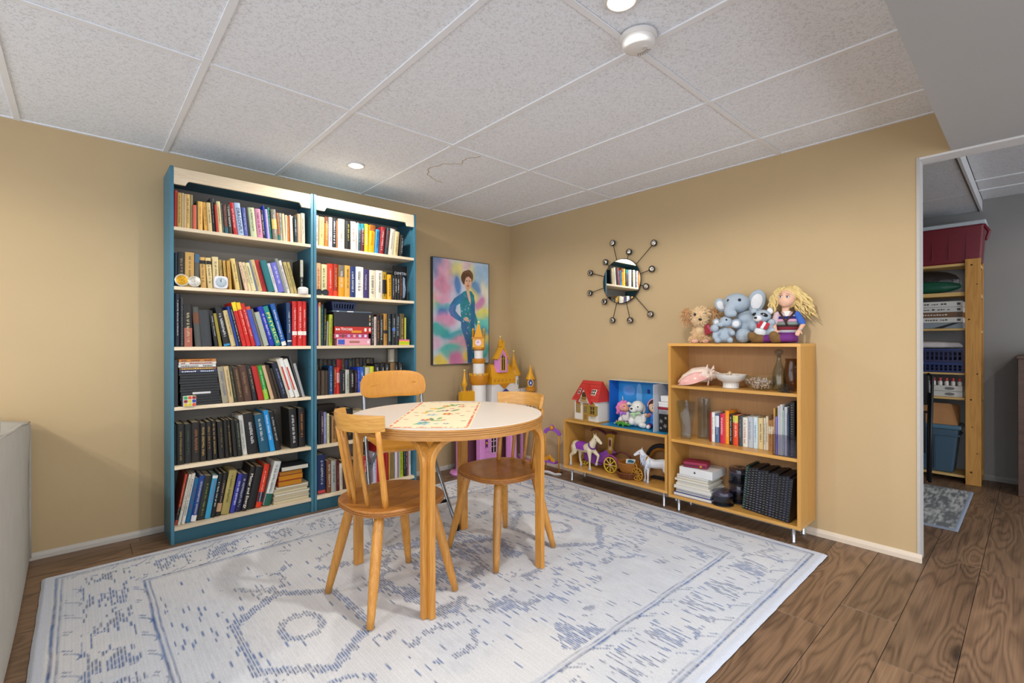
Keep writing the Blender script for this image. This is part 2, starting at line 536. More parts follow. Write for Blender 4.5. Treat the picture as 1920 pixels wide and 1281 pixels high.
for i in range(len(xs) - 1):
    for j in range(len(ys) - 1):
        b = MB().box(xs[i] + 0.0125, xs[i + 1] - 0.0125, ys[j] + 0.0125, ys[j + 1] - 0.0125, CEIL + 0.003, CEIL + 0.018)
        o = b.build('ceiling_tile', MAT_TILE, ceiling)
for x in xs[1:-1]:
    MB().box(x - 0.0125, x + 0.0125, -2.5, YB, CEIL - 0.003, CEIL + 0.003).build('grid_bar', MAT_BAR, ceiling)
for y in ys[1:-1]:
    for i in range(len(xs) - 1):
        MB().box(xs[i] + 0.0126, xs[i + 1] - 0.0126, y - 0.0115, y + 0.0115, CEIL - 0.0022, CEIL + 0.003).build('grid_bar', MAT_BAR, ceiling)
MB().box(-2.6, XR, YB - 0.018, YB, CEIL - 0.002, CEIL + 0.012).build('edge_angle', MAT_BAR, ceiling)
MB().box(XR - 0.018, XR, SOFFIT_Y, YB - 0.018, CEIL - 0.002, CEIL + 0.012).build('edge_angle', MAT_BAR, ceiling)
# water stain line on one tile (a mark with a shape of its own)
stain = MB()
pts = [(1.83, 2.26), (1.77, 2.37), (1.80, 2.46), (1.72, 2.53), (1.69, 2.66), (1.75, 2.77), (1.86, 2.83), (1.93, 2.84)]
fine = []
for a, b_ in zip(pts[:-1], pts[1:]):
    for k in range(6):
        t = k / 6; fine.append((a[0] + (b_[0] - a[0]) * t + 0.006 * sin(9 * t + a[0] * 50), a[1] + (b_[1] - a[1]) * t, CEIL + 0.0025))
stain.ribbon(fine, 0.0005, 0.006, up=(0, 0, 1))
stain.build('water_stain', mat('b9a98e', 0.9), ceiling)

# ---- drywall soffit above the passage
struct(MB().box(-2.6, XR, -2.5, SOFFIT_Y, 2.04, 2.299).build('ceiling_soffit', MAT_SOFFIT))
MB().box(XR, XR + 0.112, -2.5, 0.40, 2.03, 2.04).build('trim_1', MAT_WHITE)['kind'] = 'structure'
# ceiling of the room beyond: upper field of tiles and a lower dropped part
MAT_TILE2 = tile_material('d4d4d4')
for k, (a, c) in enumerate(((3.236, 3.98), (3.98, 4.70), (4.70, 5.02), (5.02, XF))):
    for (ya, yc) in ((-1.0, 0.295), (-2.5, -1.0)):
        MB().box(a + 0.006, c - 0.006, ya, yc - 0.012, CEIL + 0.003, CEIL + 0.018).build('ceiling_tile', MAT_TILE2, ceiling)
for a in (3.98, 4.70, 5.02):
    MB().box(a - 0.011, a + 0.011, -2.5, 0.29, CEIL - 0.002, CEIL + 0.003).build('grid_bar', MAT_BAR, ceiling)
low = struct(MB().box(XR + 0.1, XF, 0.293, YB - 0.4, 2.17, 2.299).build('ceiling_lower', mat('9a9997', 0.85)))
for a, c in ((3.24, 3.98), (3.98, 4.70), (4.70, XF)):
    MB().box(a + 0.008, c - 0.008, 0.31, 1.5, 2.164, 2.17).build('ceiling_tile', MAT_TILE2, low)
MB().box(XR + 0.1, XF, 0.286, 0.300, 2.155, CEIL).build('trim_2', mat('c9c8c6', 0.6))['kind'] = 'structure'

# ---- recessed downlights
def downlight(x, y, label, power, group='recessed ceiling lights'):
    t = thing('ceiling_downlight', label, 'ceiling light', (x, y, CEIL), group=group)
    MB().lathe([(0.040, 0.003), (0.040, -0.004), (0.052, -0.006), (0.056, -0.003), (0.056, 0.003)], (x, y, CEIL), 28).build('trim_ring', MAT_WHITE, t, smooth=True)
    m = _M.get('lamp')
    if m is None:
        m, nt, b = nm('lamp_lens'); b.inputs['Emission Color'].default_value = (1, 0.95, 0.86, 1); b.inputs['Emission Strength'].default_value = 12
        _M['lamp'] = m
    MB().lathe([(0.0001, -0.0115), (0.03, -0.0095), (0.0395, -0.004)], (x, y, CEIL), 24).build('lens', m, t, smooth=True)
    ld = bpy.data.lights.new('downlight_glow', 'SPOT'); ld.energy = power; ld.color = (1.0, 0.955, 0.89); ld.shadow_soft_size = 0.04; ld.spot_size = radians(172); ld.spot_blend = 0.25
    lo = bpy.data.objects.new('downlight_glow', ld); COL.objects.link(lo); lo.parent = t; lo.location = (0, 0, -0.03)
    return t
for k, (x, y) in enumerate(DOWNLIGHTS):
    lab = ('lit recessed ceiling light over the teal bookcases', 'lit recessed ceiling light beside the smoke detector',
           'recessed ceiling light over the front of the sofa', 'recessed ceiling light over the back of the sofa',
           'recessed ceiling light under the open end of the room', 'recessed ceiling light in the sofa corner behind', 'recessed ceiling light in the grey storage room')[k]
    z = LAMP_POWER * (0.3 if k == 6 else 1.0) * (0.42 if k == 0 else 1.0)
    t = downlight(x, y, lab, z)
    if k == 4:
        t.location.z = 2.04 if y < SOFFIT_Y else CEIL
    if k in (5,):
        t.location.z = 2.04
# ---- smoke detector
t = thing('smoke_detector', 'round white smoke detector on the ceiling tiles', 'smoke detector', (1.53, 0.985, CEIL))
x, y = 1.53, 0.985
MB().lathe([(0.066, -0.003), (0.066, -0.016), (0.062, -0.020)], (x, y, CEIL), 32).build('mounting_base', MAT_WHITE, t, auto=40)
MB().lathe([(0.0001, -0.048), (0.044, -0.047), (0.054, -0.043), (0.059, -0.034), (0.060, -0.0195), (0.050, -0.0195)], (x, y, CEIL), 32).build('cover', mat('e4e2de', 0.45, var=0.02), t, auto=40)
MB().lathe([(0.0001, -0.0505), (0.011, -0.0502), (0.012, -0.047)], (x + 0.012, y - 0.02, CEIL), 16).build('test_button', mat('cfccc6', 0.5), t, auto=40)
b = MB()
for k in range(7):
    a = -0.6 + 0.2 * k
    b.tube([(x + 0.030 * cos(a) * (1 + 0.0 * q), y + 0.030 * sin(a), CEIL - 0.0478) if q == 0 else (x + 0.048 * cos(a), y + 0.048 * sin(a), CEIL - 0.0462) for q in (0, 1)], 0.0012, 6)
b.build('vents', mat('6c6a66', 0.7), t)

# ================================================================ RUG
def make_rug():
    W0, W1, D0, D1 = -0.130, 2.868, 0.725, 3.137
    nx, ny = 780, 330
    x = np.linspace(W0, W1, nx); y = np.linspace(D0, D1, ny)
    X, Y = np.meshgrid(x, y)
    rng = np.random.default_rng(11)
    col = np.floor((X - W0) / 0.0098).astype(int)
    fx = (X - W0) / 0.0098 - col
    ncol = col.max() + 2
    coff = rng.random(ncol) * 0.08
    kk = np.floor((Y + coff[col]) / 0.046).astype(int)
    fr = (Y + coff[col]) / 0.046 - kk
    H = rng.random((ncol, kk.max() + 3))
    h = H[col, kk]
    pen = np.clip(1.25 - np.abs(fx - 0.5) * 3.2, 0, 1) * np.clip(1.5 - np.abs(fr - 0.5) * 2.2, 0, 1)
    dl, dr, db, df = X - W0, W1 - X, D1 - Y, Y - D0
    d = np.minimum(np.minimum(dl, dr), np.minimum(db, df))
    side_x = (np.minimum(dl, dr) <= np.minimum(db, df))
    s = np.where(side_x, Y - 1.93, X - 1.369)
    n1 = smooth_noise(X.shape, (14, 18), 3); n2 = smooth_noise(X.shape, (40, 50), 5, 2); n0 = smooth_noise(X.shape, (5, 6), 9)
    dw = d + (n1 - 0.5) * 0.012
    M = np.zeros_like(X)
    def line(v, c, w, a): return a * np.clip(1.3 - np.abs(v - c) / w, 0, 1)
    solid = np.zeros_like(X)
    solid = np.maximum(solid, line(dw, 0.052, 0.006, 1.0)); solid = np.maximum(solid, line(dw, 0.070, 0.004, 0.7))
    solid = np.maximum(solid, line(dw, 0.352, 0.006, 1.0)); solid = np.maximum(solid, line(dw, 0.370, 0.004, 0.8))
    # scroll hooks
    for c0, amp in ((0.103, 0.030), (0.325, 0.022)):
        per = 0.15
        ph = np.mod(s + (0.05 if c0 > 0.2 else 0), per) / per
        yy = c0 + amp * np.sin(ph * 2 * pi) * (ph < 0.62) + amp * 0.6 * (ph > 0.62) * np.cos(ph * 12)
        on = (ph > 0.12) & (ph < 0.78)
        solid = np.maximum(solid, on * line(dw, yy, 0.005, 0.9) * (n2 > 0.36))
    # comb blocks
    band = (dw > 0.135) & (dw < 0.295)
    q = np.mod(s, 0.26) / 0.26
    v = (dw - 0.135) / 0.16
    tri = np.abs(q - 0.5) * 2
    dens = np.where(band, np.where(tri > 0.45 + 0.5 * v * (np.mod(np.floor(s / 0.26), 2) * 2 - 1) * 0.6, 0.85, 0.12), 0)
    dens = np.where(band & (v < 0.10), 0.55, dens); dens = np.where(band & (v > 0.9), 0.5, dens)
    M = np.maximum(M, dens * (n1 * 1.5))
    # field
    field = d > 0.385
    fieldM = np.full_like(X, 0.03)
    xs_, ys_ = np.abs(X - 1.369), np.abs(Y - 1.93)
    def hexd(cx, cy, rx, ry):
        u = np.abs(X - cx) / rx; w_ = np.abs(Y - cy) / ry
        return np.maximum(u, (u * 0.5 + w_) * 0.95)
    for cx in (0.64, 2.10):
        e = hexd(cx, 1.925, 0.215, 0.33)
        fieldM = np.maximum(fieldM, 1.1 * np.clip(1.5 - np.abs(e - 0.93) / 0.075, 0, 1))
        e2 = np.hypot((X - cx) / 0.085, (Y - 1.925) / 0.10)
        fieldM = np.maximum(fieldM, 1.0 * np.clip(1.4 - np.abs(e2 - 0.85) / 0.18, 0, 1))
    e = np.hypot(xs_ / 0.40, ys_ / 0.50)
    fieldM = np.maximum(fieldM, 0.9 * np.clip(1.4 - np.abs(e - 0.82 - 0.1 * np.sin(7 * np.arctan2(Y - 1.93, X - 1.369))) / 0.13, 0, 1) * (n1 > 0.40))
    fieldM = np.maximum(fieldM, 0.6 * (e < 0.62) * (n1 > 0.57))
    fieldM = np.maximum(fieldM, 0.85 * np.clip(1.3 - np.abs(e - 0.28) / 0.10, 0, 1))
    for cx in (0.99, 1.75, 2.13, 0.62):
        for cy in (1.465, 2.395):
            r = 1.0 if cx in (0.99, 1.75) else 0.75
            e3 = np.hypot((X - cx) / (0.135 * r), (Y - cy) / (0.105 * r))
            fieldM = np.maximum(fieldM, 0.85 * np.clip(1.3 - np.abs(e3 - 0.9) / 0.17, 0, 1) * (n2 > 0.42))
    for cx, sg in ((1.38, 1), (1.38, -1), (0.50, 1), (2.26, -1)):
        base = 1.10 if sg > 0 else 2.76
        t = (Y - base) * sg
        fieldM = np.maximum(fieldM, 0.9 * ((t > 0) & (t < 0.17) & (np.abs(X - cx) < 0.115 * (1 - t / 0.17) + 0.01)) * (n2 > 0.40))
    spots = rng.random((30, 2))
    for a, b_ in spots:
        cx, cy = 0.3 + a * 2.15, 1.15 + b_ * 1.6
        e4 = np.hypot((X - cx) / 0.05, (Y - cy) / 0.028)
        fieldM = np.maximum(fieldM, 0.7 * (e4 < 1) * (n2 > 0.40))
    fieldM = np.maximum(fieldM, 0.16 * (n0 > 0.55) * (n1 > 0.52))
    M = np.where(field, np.maximum(M, fieldM), M)
    ink = np.clip(pen * (h < M) * 1.15 + solid * (0.55 + 0.45 * (H[kk % ncol, col % H.shape[1]])), 0, 1)
    ink *= 0.62 + 0.75 * n1
    grey = (rng.random((ncol, kk.max() + 3))[col, kk] < 0.30) * pen * (n0 > 0.42) * field * 0.22
    base = np.array(lin('dedfe1')[:3]); base2 = np.array(lin('ced4de')[:3])
    blue = np.array(lin('2c5c9c')[:3]); blue2 = np.array(lin('20447c')[:3]); gr = np.array(lin('9ca0aa')[:3])
    t0 = np.clip((n0 - 0.35) * 2.2 + 0.3 * (n2 - .5), 0, 1)[..., None]
    C = base * (1 - t0) + base2 * t0
    C = C * (1 - 0.07 * (np.abs(fx - 0.5) > 0.32) * (0.5 + n2))[..., None]
    rim = (d < 0.035)[..., None]
    C = np.where(rim, np.array(lin('ccd2de')[:3]), C)
    g = grey[..., None]; C = C * (1 - g) + gr * g
    bl = np.where((n1 > 0.5)[..., None], blue, blue2)
    k = np.clip(ink * 0.95, 0, 0.92)[..., None]
    C = C * (1 - k) + bl * k
    Z = 0.012 + (n2 - 0.5) * 0.0012 - ink * 0.0012
    Z = np.where(d < 0.012, 0.004 + 0.008 * d / 0.012, Z)
    wob = (smooth_noise((ny, nx), (40, 60), 21, 2) - 0.5) * 0.003
    ed = np.clip(1 - d / 0.02, 0, 1)
    P = np.stack([X + wob * ed, Y + wob[::-1] * ed, Z], -1)
    o = grid_mesh('area_rug', P, C, attr_mat('woven_rug', 0.95, 0.2, 230.0, 0.5, 420.0))
    tag(o, 'large off-white area rug with distressed blue pattern under the round table', 'rug')
make_rug()

# ================================================================ TABLE
OAK = wood('a86a22', 'd39a48', stretch=(14, 14, 1.2), scale=3.0, lines=6, rough=0.38, fine=0.5, coat=0.15)
OAK_H = wood('8f5420', 'b97c36', stretch=(1.2, 14, 14), scale=3.0, lines=5, rough=0.35, fine=0.5, coat=0.2)
OAK_EDGE = wood('8a5a22', 'c08a44', stretch=(2, 2, 60), scale=4.0, lines=4, rough=0.45, fine=0.4)
TX, TY, TH, TR = 1.343, 1.945, 0.768, 0.462
def make_table():
    t = thing('round_table', 'round bentwood table with white top and flowered runner', 'table', (TX, TY, 0.012))
    MB().lathe([(0.0001, TH), (TR - 0.004, TH), (TR - 0.003, TH - 0.0025), (0.0001, TH - 0.0025)], (TX, TY, 0), 72).build('laminate_top', mat('d9cfc4', 0.35, var=0.02, vscale=60), t, auto=30)
    MB().lathe([(0.0001, TH - 0.003), (TR - 0.001, TH - 0.003), (TR, TH - 0.005), (TR, TH - 0.046), (TR - 0.002, TH - 0.036), (0.0001, TH - 0.036)], (TX, TY, 0), 72).build('plywood_edge', OAK_EDGE, t, auto=30)
    # plies seen on the edge
    for k in range(3):
        MB().lathe([(TR - 0.002, -0.0011), (TR + 0.0006, -0.0011), (TR + 0.0006, 0.0011), (TR - 0.002, 0.0011)], (TX, TY, TH - 0.011 - 0.0085 * k), 72, closed=True).build('ply_line', mat('8a5c28', 0.6), t)
    a = 0.325
    for sx in (-1, 1):
        for sy in (-1, 1):
            cx, cy = 1.352 + sx * a, 1.957 + sy * a
            root = None
            for k, dr in enumerate(((-sx, 0), (0, -sy))):
                # one bent strip: up, round the bend, in under the top
                off = 0.0235
                px, py = cx + dr[0] * off * 0.5 * 1.0 + (0 if k == 0 else 0), cy + dr[1] * off * 0.5
                px += (-sx * 0.0 if k else 0); 
                pts = [(px, py, 0.013), (px, py, 0.35), (px, py, TH - 0.036 - 0.115)]
                R = 0.098
                zc = TH - 0.036 - 0.013 - R
                for q in range(1, 10):
                    g = pi / 2 * q / 9
                    pts.append((px + dr[0] * R * (1 - cos(g)), py + dr[1] * R * (1 - cos(g)), zc + R * sin(g)))
                pts.append((px + dr[0] * (R + 0.13), py + dr[1] * (R + 0.13), zc + R))
                upv = (0, 1, 0) if k == 0 else (1, 0, 0)
                o = MB().ribbon(pts, 0.044, 0.0245, up=upv).build('leg_strip' if root else 'leg', OAK, root or t, bevel=0.003)
                if root is None: root = o
    MB().box(TX - 0.20, TX + 0.20, TY - 0.20, TY + 0.20, TH - 0.058, TH - 0.0365).build('underframe', OAK_EDGE, t, bevel=0.003)
make_table()

def make_runner():
    k = (1.1174 - TH - 0.002) / (1.1174 - 0.757)
    c = [np.array(p) * k for p in ((0.950, 1.834), (1.209, 1.593), (1.772, 2.218), (1.508, 2.467))]   # near-left, near-right, far-right, far-left
    nu, nv = 130, 260
    u = np.linspace(0, 1, nu); v = np.linspace(0, 1, nv)
    U, V = np.meshgrid(u, v)
    P = ((1 - U) * (1 - V))[..., None] * c[0] + (U * (1 - V))[..., None] * c[1] + (U * V)[..., None] * c[2] + ((1 - U) * V)[..., None] * c[3]
    # keep the cloth on the disc
    Z = TH + 0.0022 + 0.0012 * (smooth_noise(U.shape, (6, 4), 2) - 0.5)
    Z = np.where((U < 0.012) | (U > 0.988) | (V < 0.006) | (V > 0.994), TH + 0.0004, Z)
    base = np.array(lin('e6d7b2')[:3])
    C = np.broadcast_to(base, U.shape + (3,)).copy()
    C *= (0.96 + 0.06 * smooth_noise(U.shape, (30, 60), 4, 2))[..., None]
    n = smooth_noise(U.shape, (60, 30), 8, 2)
    def paint(mask, h, a=0.9):
        m_ = (mask * a)[..., None]; C[:] = C * (1 - m_) + np.array(lin(h)[:3]) * m_
    edge = np.minimum(np.minimum(U, 1 - U) * 0.34, np.minimum(V, 1 - V) * 0.82)
    paint(((np.abs(edge - 0.012) < 0.006) & (n > 0.42)).astype(float), 'd4543c')
    rng = random.Random(3)
    PAL = ['c22f26', 'd89a28', '3f7a3a', '3a6a9c', 'b83a2c', 'e0b040', '5c9a50', '6aa0c8']
    flowers = []
    for cy in (0.20, 0.50, 0.76):
        for k_ in range(11):
            flowers.append((0.5 + rng.uniform(-0.24, 0.24), cy + rng.uniform(-0.10, 0.10), rng.uniform(0.014, 0.032), rng.choice(PAL)))
    for (fx, fy, r, h) in flowers:
        dx = (U - fx) * 0.36; dy = (V - fy) * 0.84
        ang = np.arctan2(dy, dx); rr = np.hypot(dx, dy)
        if h in ('3f7a3a', '5c9a50'):
            a = rng.uniform(0, 3.14); du = dx * cos(a) + dy * sin(a); dv = -dx * sin(a) + dy * cos(a)
            paint(((du / (r * 1.5)) ** 2 + (dv / (r * 0.45)) ** 2 < 1).astype(float), h, 0.85)
        else:
            paint((rr < r * (0.78 + 0.25 * np.cos(5 * ang))).astype(float), h, 0.9)
            paint((rr < r * 0.3).astype(float), 'e8c850')
    for (fx, fy, h) in ((0.12, 0.25, 'b84030'), (0.14, 0.5, '405838'), (0.12, 0.8, '5a6a48'), (0.88, 0.2, '4a3a34'), (0.87, 0.55, 'c22f26'), (0.9, 0.75, 'b84030'), (0.2, 0.38, 'b84030'), (0.82, 0.38, '4a5a3a')):
        dx = (U - fx) * 0.36; dy = (V - fy) * 0.84
        paint(((dx / 0.013) ** 2 + (dy / 0.006) ** 2 < 1).astype(float), h, 0.85)
    o = grid_mesh('table_runner', np.concatenate([P, Z[..., None]], -1), C, attr_mat('embroidered_linen', 0.9, 0.05, 300, 0.3, 700))
    tag(o, 'cream embroidered runner with red and yellow flowers on the round table', 'table runner')
make_runner()

# ================================================================ WOODEN CHAIRS
def make_chair():
    t = thing('wooden_chair', '', 'chair', (0, 0, 0), local=True, group='spindle-back chairs at the round table')
    zs = 0.445
    se = superellipse(0.212, 0.208, 2.7, 48)
    # slightly narrower at the back
    se = [(x, y * (1 - 0.06 * (x < 0) * (-x / 0.21))) for x, y in se]
    b = MB(); n = len(se); vs = []
    for (k, z) in ((0.0, zs - 0.004), (0.55, zs - 0.003), (0.93, zs + 0.001), (0.985, zs), (1.0, zs - 0.004), (1.0, zs - 0.022), (0.985, zs - 0.026), (0.0, zs - 0.026)):
        for x, y in se: vs.append((x * max(k, 0.001), y * max(k, 0.001), z))
    fs = [(j * n + i, j * n + (i + 1) % n, (j + 1) * n + (i + 1) % n, (j + 1) * n + i) for j in range(7) for i in range(n)]
    seat = b.add(vs, fs).build('seat', OAK_H, t, auto=35)
    for k in range(2):
        m2 = MB(); z = zs - 0.010 - 0.008 * k; v2 = []
        for (q, zz) in ((0.99, z - 0.001), (1.0035, z - 0.001), (1.0035, z + 0.001), (0.99, z + 0.001)):
            for x, y in se: v2.append((x * q, y * q, zz))
        m2.add(v2, [(j * n + i, j * n + (i + 1) % n, ((j + 1) % 4) * n + (i + 1) % n, ((j + 1) % 4) * n + i) for j in range(4) for i in range(n)]).build('ply_line', mat('6b4218', 0.6), seat)
    for sx in (-1, 1):
        for sy in (-1, 1):
            p0 = Vector((sx * 0.125, sy * 0.118, zs - 0.022)); p1 = Vector((sx * 0.205, sy * 0.190, 0.0180))
            pts = [p0.lerp(p1, k / 8) for k in range(9)]
            rr = [0.019, 0.0205, 0.0215, 0.0215, 0.021, 0.0198, 0.0182, 0.0162, 0.0142]
            MB().tube(pts, rr, 14).build('leg', OAK, t, smooth=True)
    # back rail: bow of bent wood
    Rr = 0.228; cx = 0.012
    arc = []
    for k in range(21):
        g = pi + radians(55) * (k / 10 - 1)
        arc.append((cx + Rr * cos(g) - 0.012, Rr * sin(g) * 0.93, 0.792))
    vs = []; m = len(arc)
    for i, p in enumerate(arc):
        d = Vector(arc[min(i + 1, m - 1)]) - Vector(arc[max(i - 1, 0)]); d.normalize()
        nrm = Vector((d.y, -d.x, 0))
        e = abs(i - 10) / 10
        hh = 0.036 * (1 - 0.12 * e ** 3)
        for (a, z, tl) in ((-0.008, -hh, -0.006), (0.008, -hh, -0.006), (0.0085, hh * 0.5, 0.004), (0.006, hh, 0.006), (-0.006, hh, 0.006), (-0.0085, hh * 0.5, 0.004)):
            vs.append(tuple(Vector(p) + nrm * (a + tl) + Vector((0, 0, z))))
    fs = [(i * 6 + k, i * 6 + (k + 1) % 6, i * 6 + 6 + (k + 1) % 6, i * 6 + 6 + k) for i in range(m - 1) for k in range(6)] + [tuple(range(5, -1, -1)), tuple((m - 1) * 6 + k for k in range(6))]
    MB().add(vs, fs).build('back_rail', wood('b27a30', 'dca858', stretch=(3, 1.2, 14), scale=3, lines=5, rough=0.38, fine=0.5, coat=0.15), t, auto=40)
    for k, g in enumerate((-48, -24, 0, 24, 48)):
        a = pi + radians(g); a2 = pi + radians(g * 1.0)
        p0 = Vector((0.02 + 0.188 * cos(a), 0.185 * sin(a), zs - 0.012)); p1 = Vector((cx - 0.012 + Rr * cos(a2), Rr * 0.93 * sin(a2), 0.762))
        pts = [p0.lerp(p1, q / 6) for q in range(7)]
        if abs(g) > 40:
            rr = [0.0125, 0.0135, 0.0135, 0.013, 0.0125, 0.012, 0.011]
        else:
            rr = [0.008, 0.0088, 0.009, 0.009, 0.0085, 0.008, 0.0072]
        MB().tube(pts, rr, 12).build('spindle', OAK, t, smooth=True)
    return t
c1 = make_chair()
c1.location = (1.019, 1.912, 0.0); c1.rotation_euler.z = 0.04
c1['label'] = 'oak spindle-back chair at the round table, nearest the sofa'
c2 = copy_tree(c1)
c2.location = (1.669, 1.925, 0.0); c2.rotation_euler.z = pi + 0.02
c2['label'] = 'oak spindle-back chair at the round table, in front of the toy castle'

# ================================================================ FOLDING CHAIR
def make_folding():
    f = Vector((-0.2, -0.98, 0)).normalized(); ang = atan2(f.y, f.x)
    # local: facing +X, width along Y; origin under the back panel
    t = thing('folding_chair', 'folding chair with curved plywood back and grey steel tube legs', 'chair', (1.50, 2.78, 0), ang, local=True)
    BEECH = wood('c07a1c', 'd8982e', stretch=(14, 14, 1.5), scale=4, lines=4, rough=0.42, fine=0.6)
    STEEL = mat('8f959b', 0.3, 0.85, var=0.03)
    BLACK = mat('141416', 0.5)
    # back panel: bowed rounded rectangle
    w, h = 0.212, 0.092
    out = superellipse(w, h, 3.4, 56)
    b = MB(); rows = []
    vs = []
    def pos(y, z, off):
        bow = -0.030 + 0.030 * (y / w) ** 2 * 1.0
        dz = -0.020 * (1 - (y / w) ** 2) * (0 if z > 0 else -1) * 1.0
        tilt = -(z) * 0.16
        return (bow + tilt + off, y * (1 - 0.05 * max(0, z / h)), 0.838 + z + dz)
    ks = (0.0, 0.35, 0.7, 0.92, 1.0)
    for off in (0.006, -0.006):
        for k in ks:
            for (y, z) in out:
                vs.append(pos(y * max(k, .001), z * max(k, .001), off * (1 if k < 1 else 0.6)))
    n = len(out); K = len(ks); fs = []
    for j in range(K - 1):
        for i in range(n):
            fs.append((j * n + i, j * n + (i + 1) % n, (j + 1) * n + (i + 1) % n, (j + 1) * n + i))
            o = K * n
            fs.append((o + (j + 1) * n + i, o + (j + 1) * n + (i + 1) % n, o + j * n + (i + 1) % n, o + j * n + i))
    for i in range(n):
        fs.append(((K - 1) * n + i, (K - 1) * n + (i + 1) % n, K * n + (K - 1) * n + (i + 1) % n, K * n + (K - 1) * n + i))
    MB().add(vs, fs).build('backrest', BEECH, t, auto=50)
    # long tubes: back down to the front feet
    for sy in (-1, 1):
        p = [(-0.035, sy * 0.185, 0.90), (-0.012, sy * 0.187, 0.76), (0.02, sy * 0.19, 0.62), (0.225, sy * 0.215, 0.30), (0.455, sy * 0.232, 0.03)]
        p = [Vector(q) for q in p]
        pts = [p[0], p[1], p[1].lerp(p[2], .5), p[2], p[2].lerp(p[3], .5), p[3], p[3].lerp(p[4], .5), p[4]]
        leg = MB().tube(pts, 0.0105, 12).build('leg', STEEL, t, smooth=True)
        MB().lathe([(0.0135, 0.0), (0.0135, 0.028), (0.0115, 0.036)], (0.462, sy * 0.2325, 0.0125), 12).build('rubber_foot', BLACK, leg, smooth=True)
    # U tube under the seat front, down to the rear feet
    pts = []
    for sy in (-1, 1):
        side = [(-0.14, sy * 0.205, 0.03), (0.02, sy * 0.195, 0.22), (0.17, sy * 0.185, 0.40), (0.255, sy * 0.172, 0.485), (0.285, sy * 0.14, 0.505), (0.290, sy * 0.08, 0.510)]
        pts += side if sy < 0 else side[::-1]
    leg = MB().tube(pts, 0.0105, 12).build('rear_leg_frame', STEEL, t, smooth=True)
    for sy in (-1, 1):
        MB().lathe([(0.0135, 0.0), (0.0135, 0.026), (0.0115, 0.046)], (-0.145, sy * 0.205, 0.0125), 12).build('rubber_foot', BLACK, leg, smooth=True)
    # seat with waterfall front
    prof = [(-0.02, 0.548), (0.08, 0.540), (0.20, 0.538), (0.30, 0.538), (0.330, 0.534), (0.352, 0.524), (0.360, 0.510)]
    vs = []
    for (x, z) in prof:
        ww = 0.196 - 0.02 * (x < 0.0) - 0.012 * max(0, (x - 0.34) / 0.05)
        for k in range(9):
            y = -ww + 2 * ww * k / 8
            vs.append((x, y, z - 0.010 * (1 - (2 * k / 8 - 1) ** 2)))
    m = len(prof); fs = []
    top = list(vs)
    vs = top + [(x, y, z - 0.012) for x, y, z in top]
    for i in range(m - 1):
        for k in range(8):
            a = i * 9 + k; fs.append((a, a + 9, a + 10, a + 1)); q = m * 9; fs.append((q + a, q + a + 1, q + a + 10, q + a + 9))
    for i in range(m - 1):
        for k in (0, 8):
            a = i * 9 + k; q = m * 9; fs.append((a, q + a, q + a + 9, a + 9) if k == 0 else (a, a + 9, q + a + 9, q + a))
    for k in range(8):
        for i in (0, m - 1):
            a = i * 9 + k; q = m * 9; fs.append((a, a + 1, q + a + 1, q + a) if i == 0 else (a, q + a, q + a + 1, a + 1))
    MB().add(vs, fs).build('seat', BEECH, t, auto=40)
    MB().tube([(0.345, -0.222, 0.155), (0.345, 0.222, 0.155)], 0.0095, 10).build('crossbar', BLACK, t, smooth=True)
    MB().tube([(-0.085, -0.198, 0.105), (-0.085, 0.198, 0.105)], 0.008, 10).build('crossbar', BLACK, t, smooth=True)
make_folding()

# ================================================================ TEAL BOOKCASES
TEAL = mat('3f7488', 0.45, var=0.16, vscale=12, bump=0.04, bscale=80)
PINE = wood('d8c3a0', 'ecdcc0', stretch=(1.2, 16, 16), scale=3, lines=5, rough=0.5, fine=0.5)
BACK = mat('8b857c', 0.8, var=0.03)
ZSH = [1.757, 1.428, 1.092, 0.759, 0.431, 0.095]
def make_bookcase(x0, x1, label):
    t = thing('bookcase', label, 'bookcase', ((x0 + x1) / 2, 3.33, 0), group='teal bookcases against the tan wall')
    yf, yb = 3.19, YB - 0.012
    T = 0.017
    for xa in (x0, x1 - T):
        p = MB().box(xa, xa + T, yf, yb, 0.0, 2.09).build('side_panel', TEAL, t, bevel=0.0015)
    MB().box(x0 + T, x1 - T, yb - 0.008, yb, 0.06, 2.075).build('back_panel', BACK, t)
    for z in ZSH:
        MB().box(x0 + T, x1 - T, yf + 0.001, yb - 0.008, z - 0.020, z - 0.0005).build('shelf', PINE, t, bevel=0.0012)
    MB().box(x0 + T, x1 - T, yf + 0.02, yb - 0.008, 2.035, 2.053).build('top_panel', TEAL, t)
    MB().box(x0 + T, x1 - T, yf + 0.012, yf + 0.028, 0.0, 0.074).build('plinth', mat('2a5a6a', 0.5, var=0.08), t, bevel=0.001)
    # scalloped rail: deep ends, raised middle
    xa, xb = x0 + T, x1 - T
    poly = [(xa, 2.084), (xa, 1.992), (xa + 0.055, 1.992)]
    for k in range(7):
        g = k / 6; poly.append((xa + 0.055 + 0.018 * g, 1.992 + 0.026 * sin(g * pi / 2)))
    for k in range(7):
        g = 1 - k / 6; poly.append((xb - 0.055 - 0.018 * g, 1.992 + 0.026 * sin(g * pi / 2)))
    poly += [(xb - 0.055, 1.992), (xb, 1.992), (xb, 2.084)]
    M = Matrix(((1, 0, 0, 0), (0, 0, 1, 0), (0, 1, 0, 0), (0, 0, 0, 1)))
    MB().prism(poly, yf + 0.002, yf + 0.018, M).build('top_rail', PINE, t, bevel=0.0008)
    for z in (0.62, 0.95, 1.29, 1.60):
        for xa in (x0 + T, x1 - T):
            pin = MB()
            s_ = 1 if xa < (x0 + x1) / 2 else -1
            pin.cyl((xa, yf + 0.03, z), (xa + s_ * 0.001, yf + 0.03, z), 0.0035, n=10).build('shelf_hole', mat('10181c', 0.8), t)
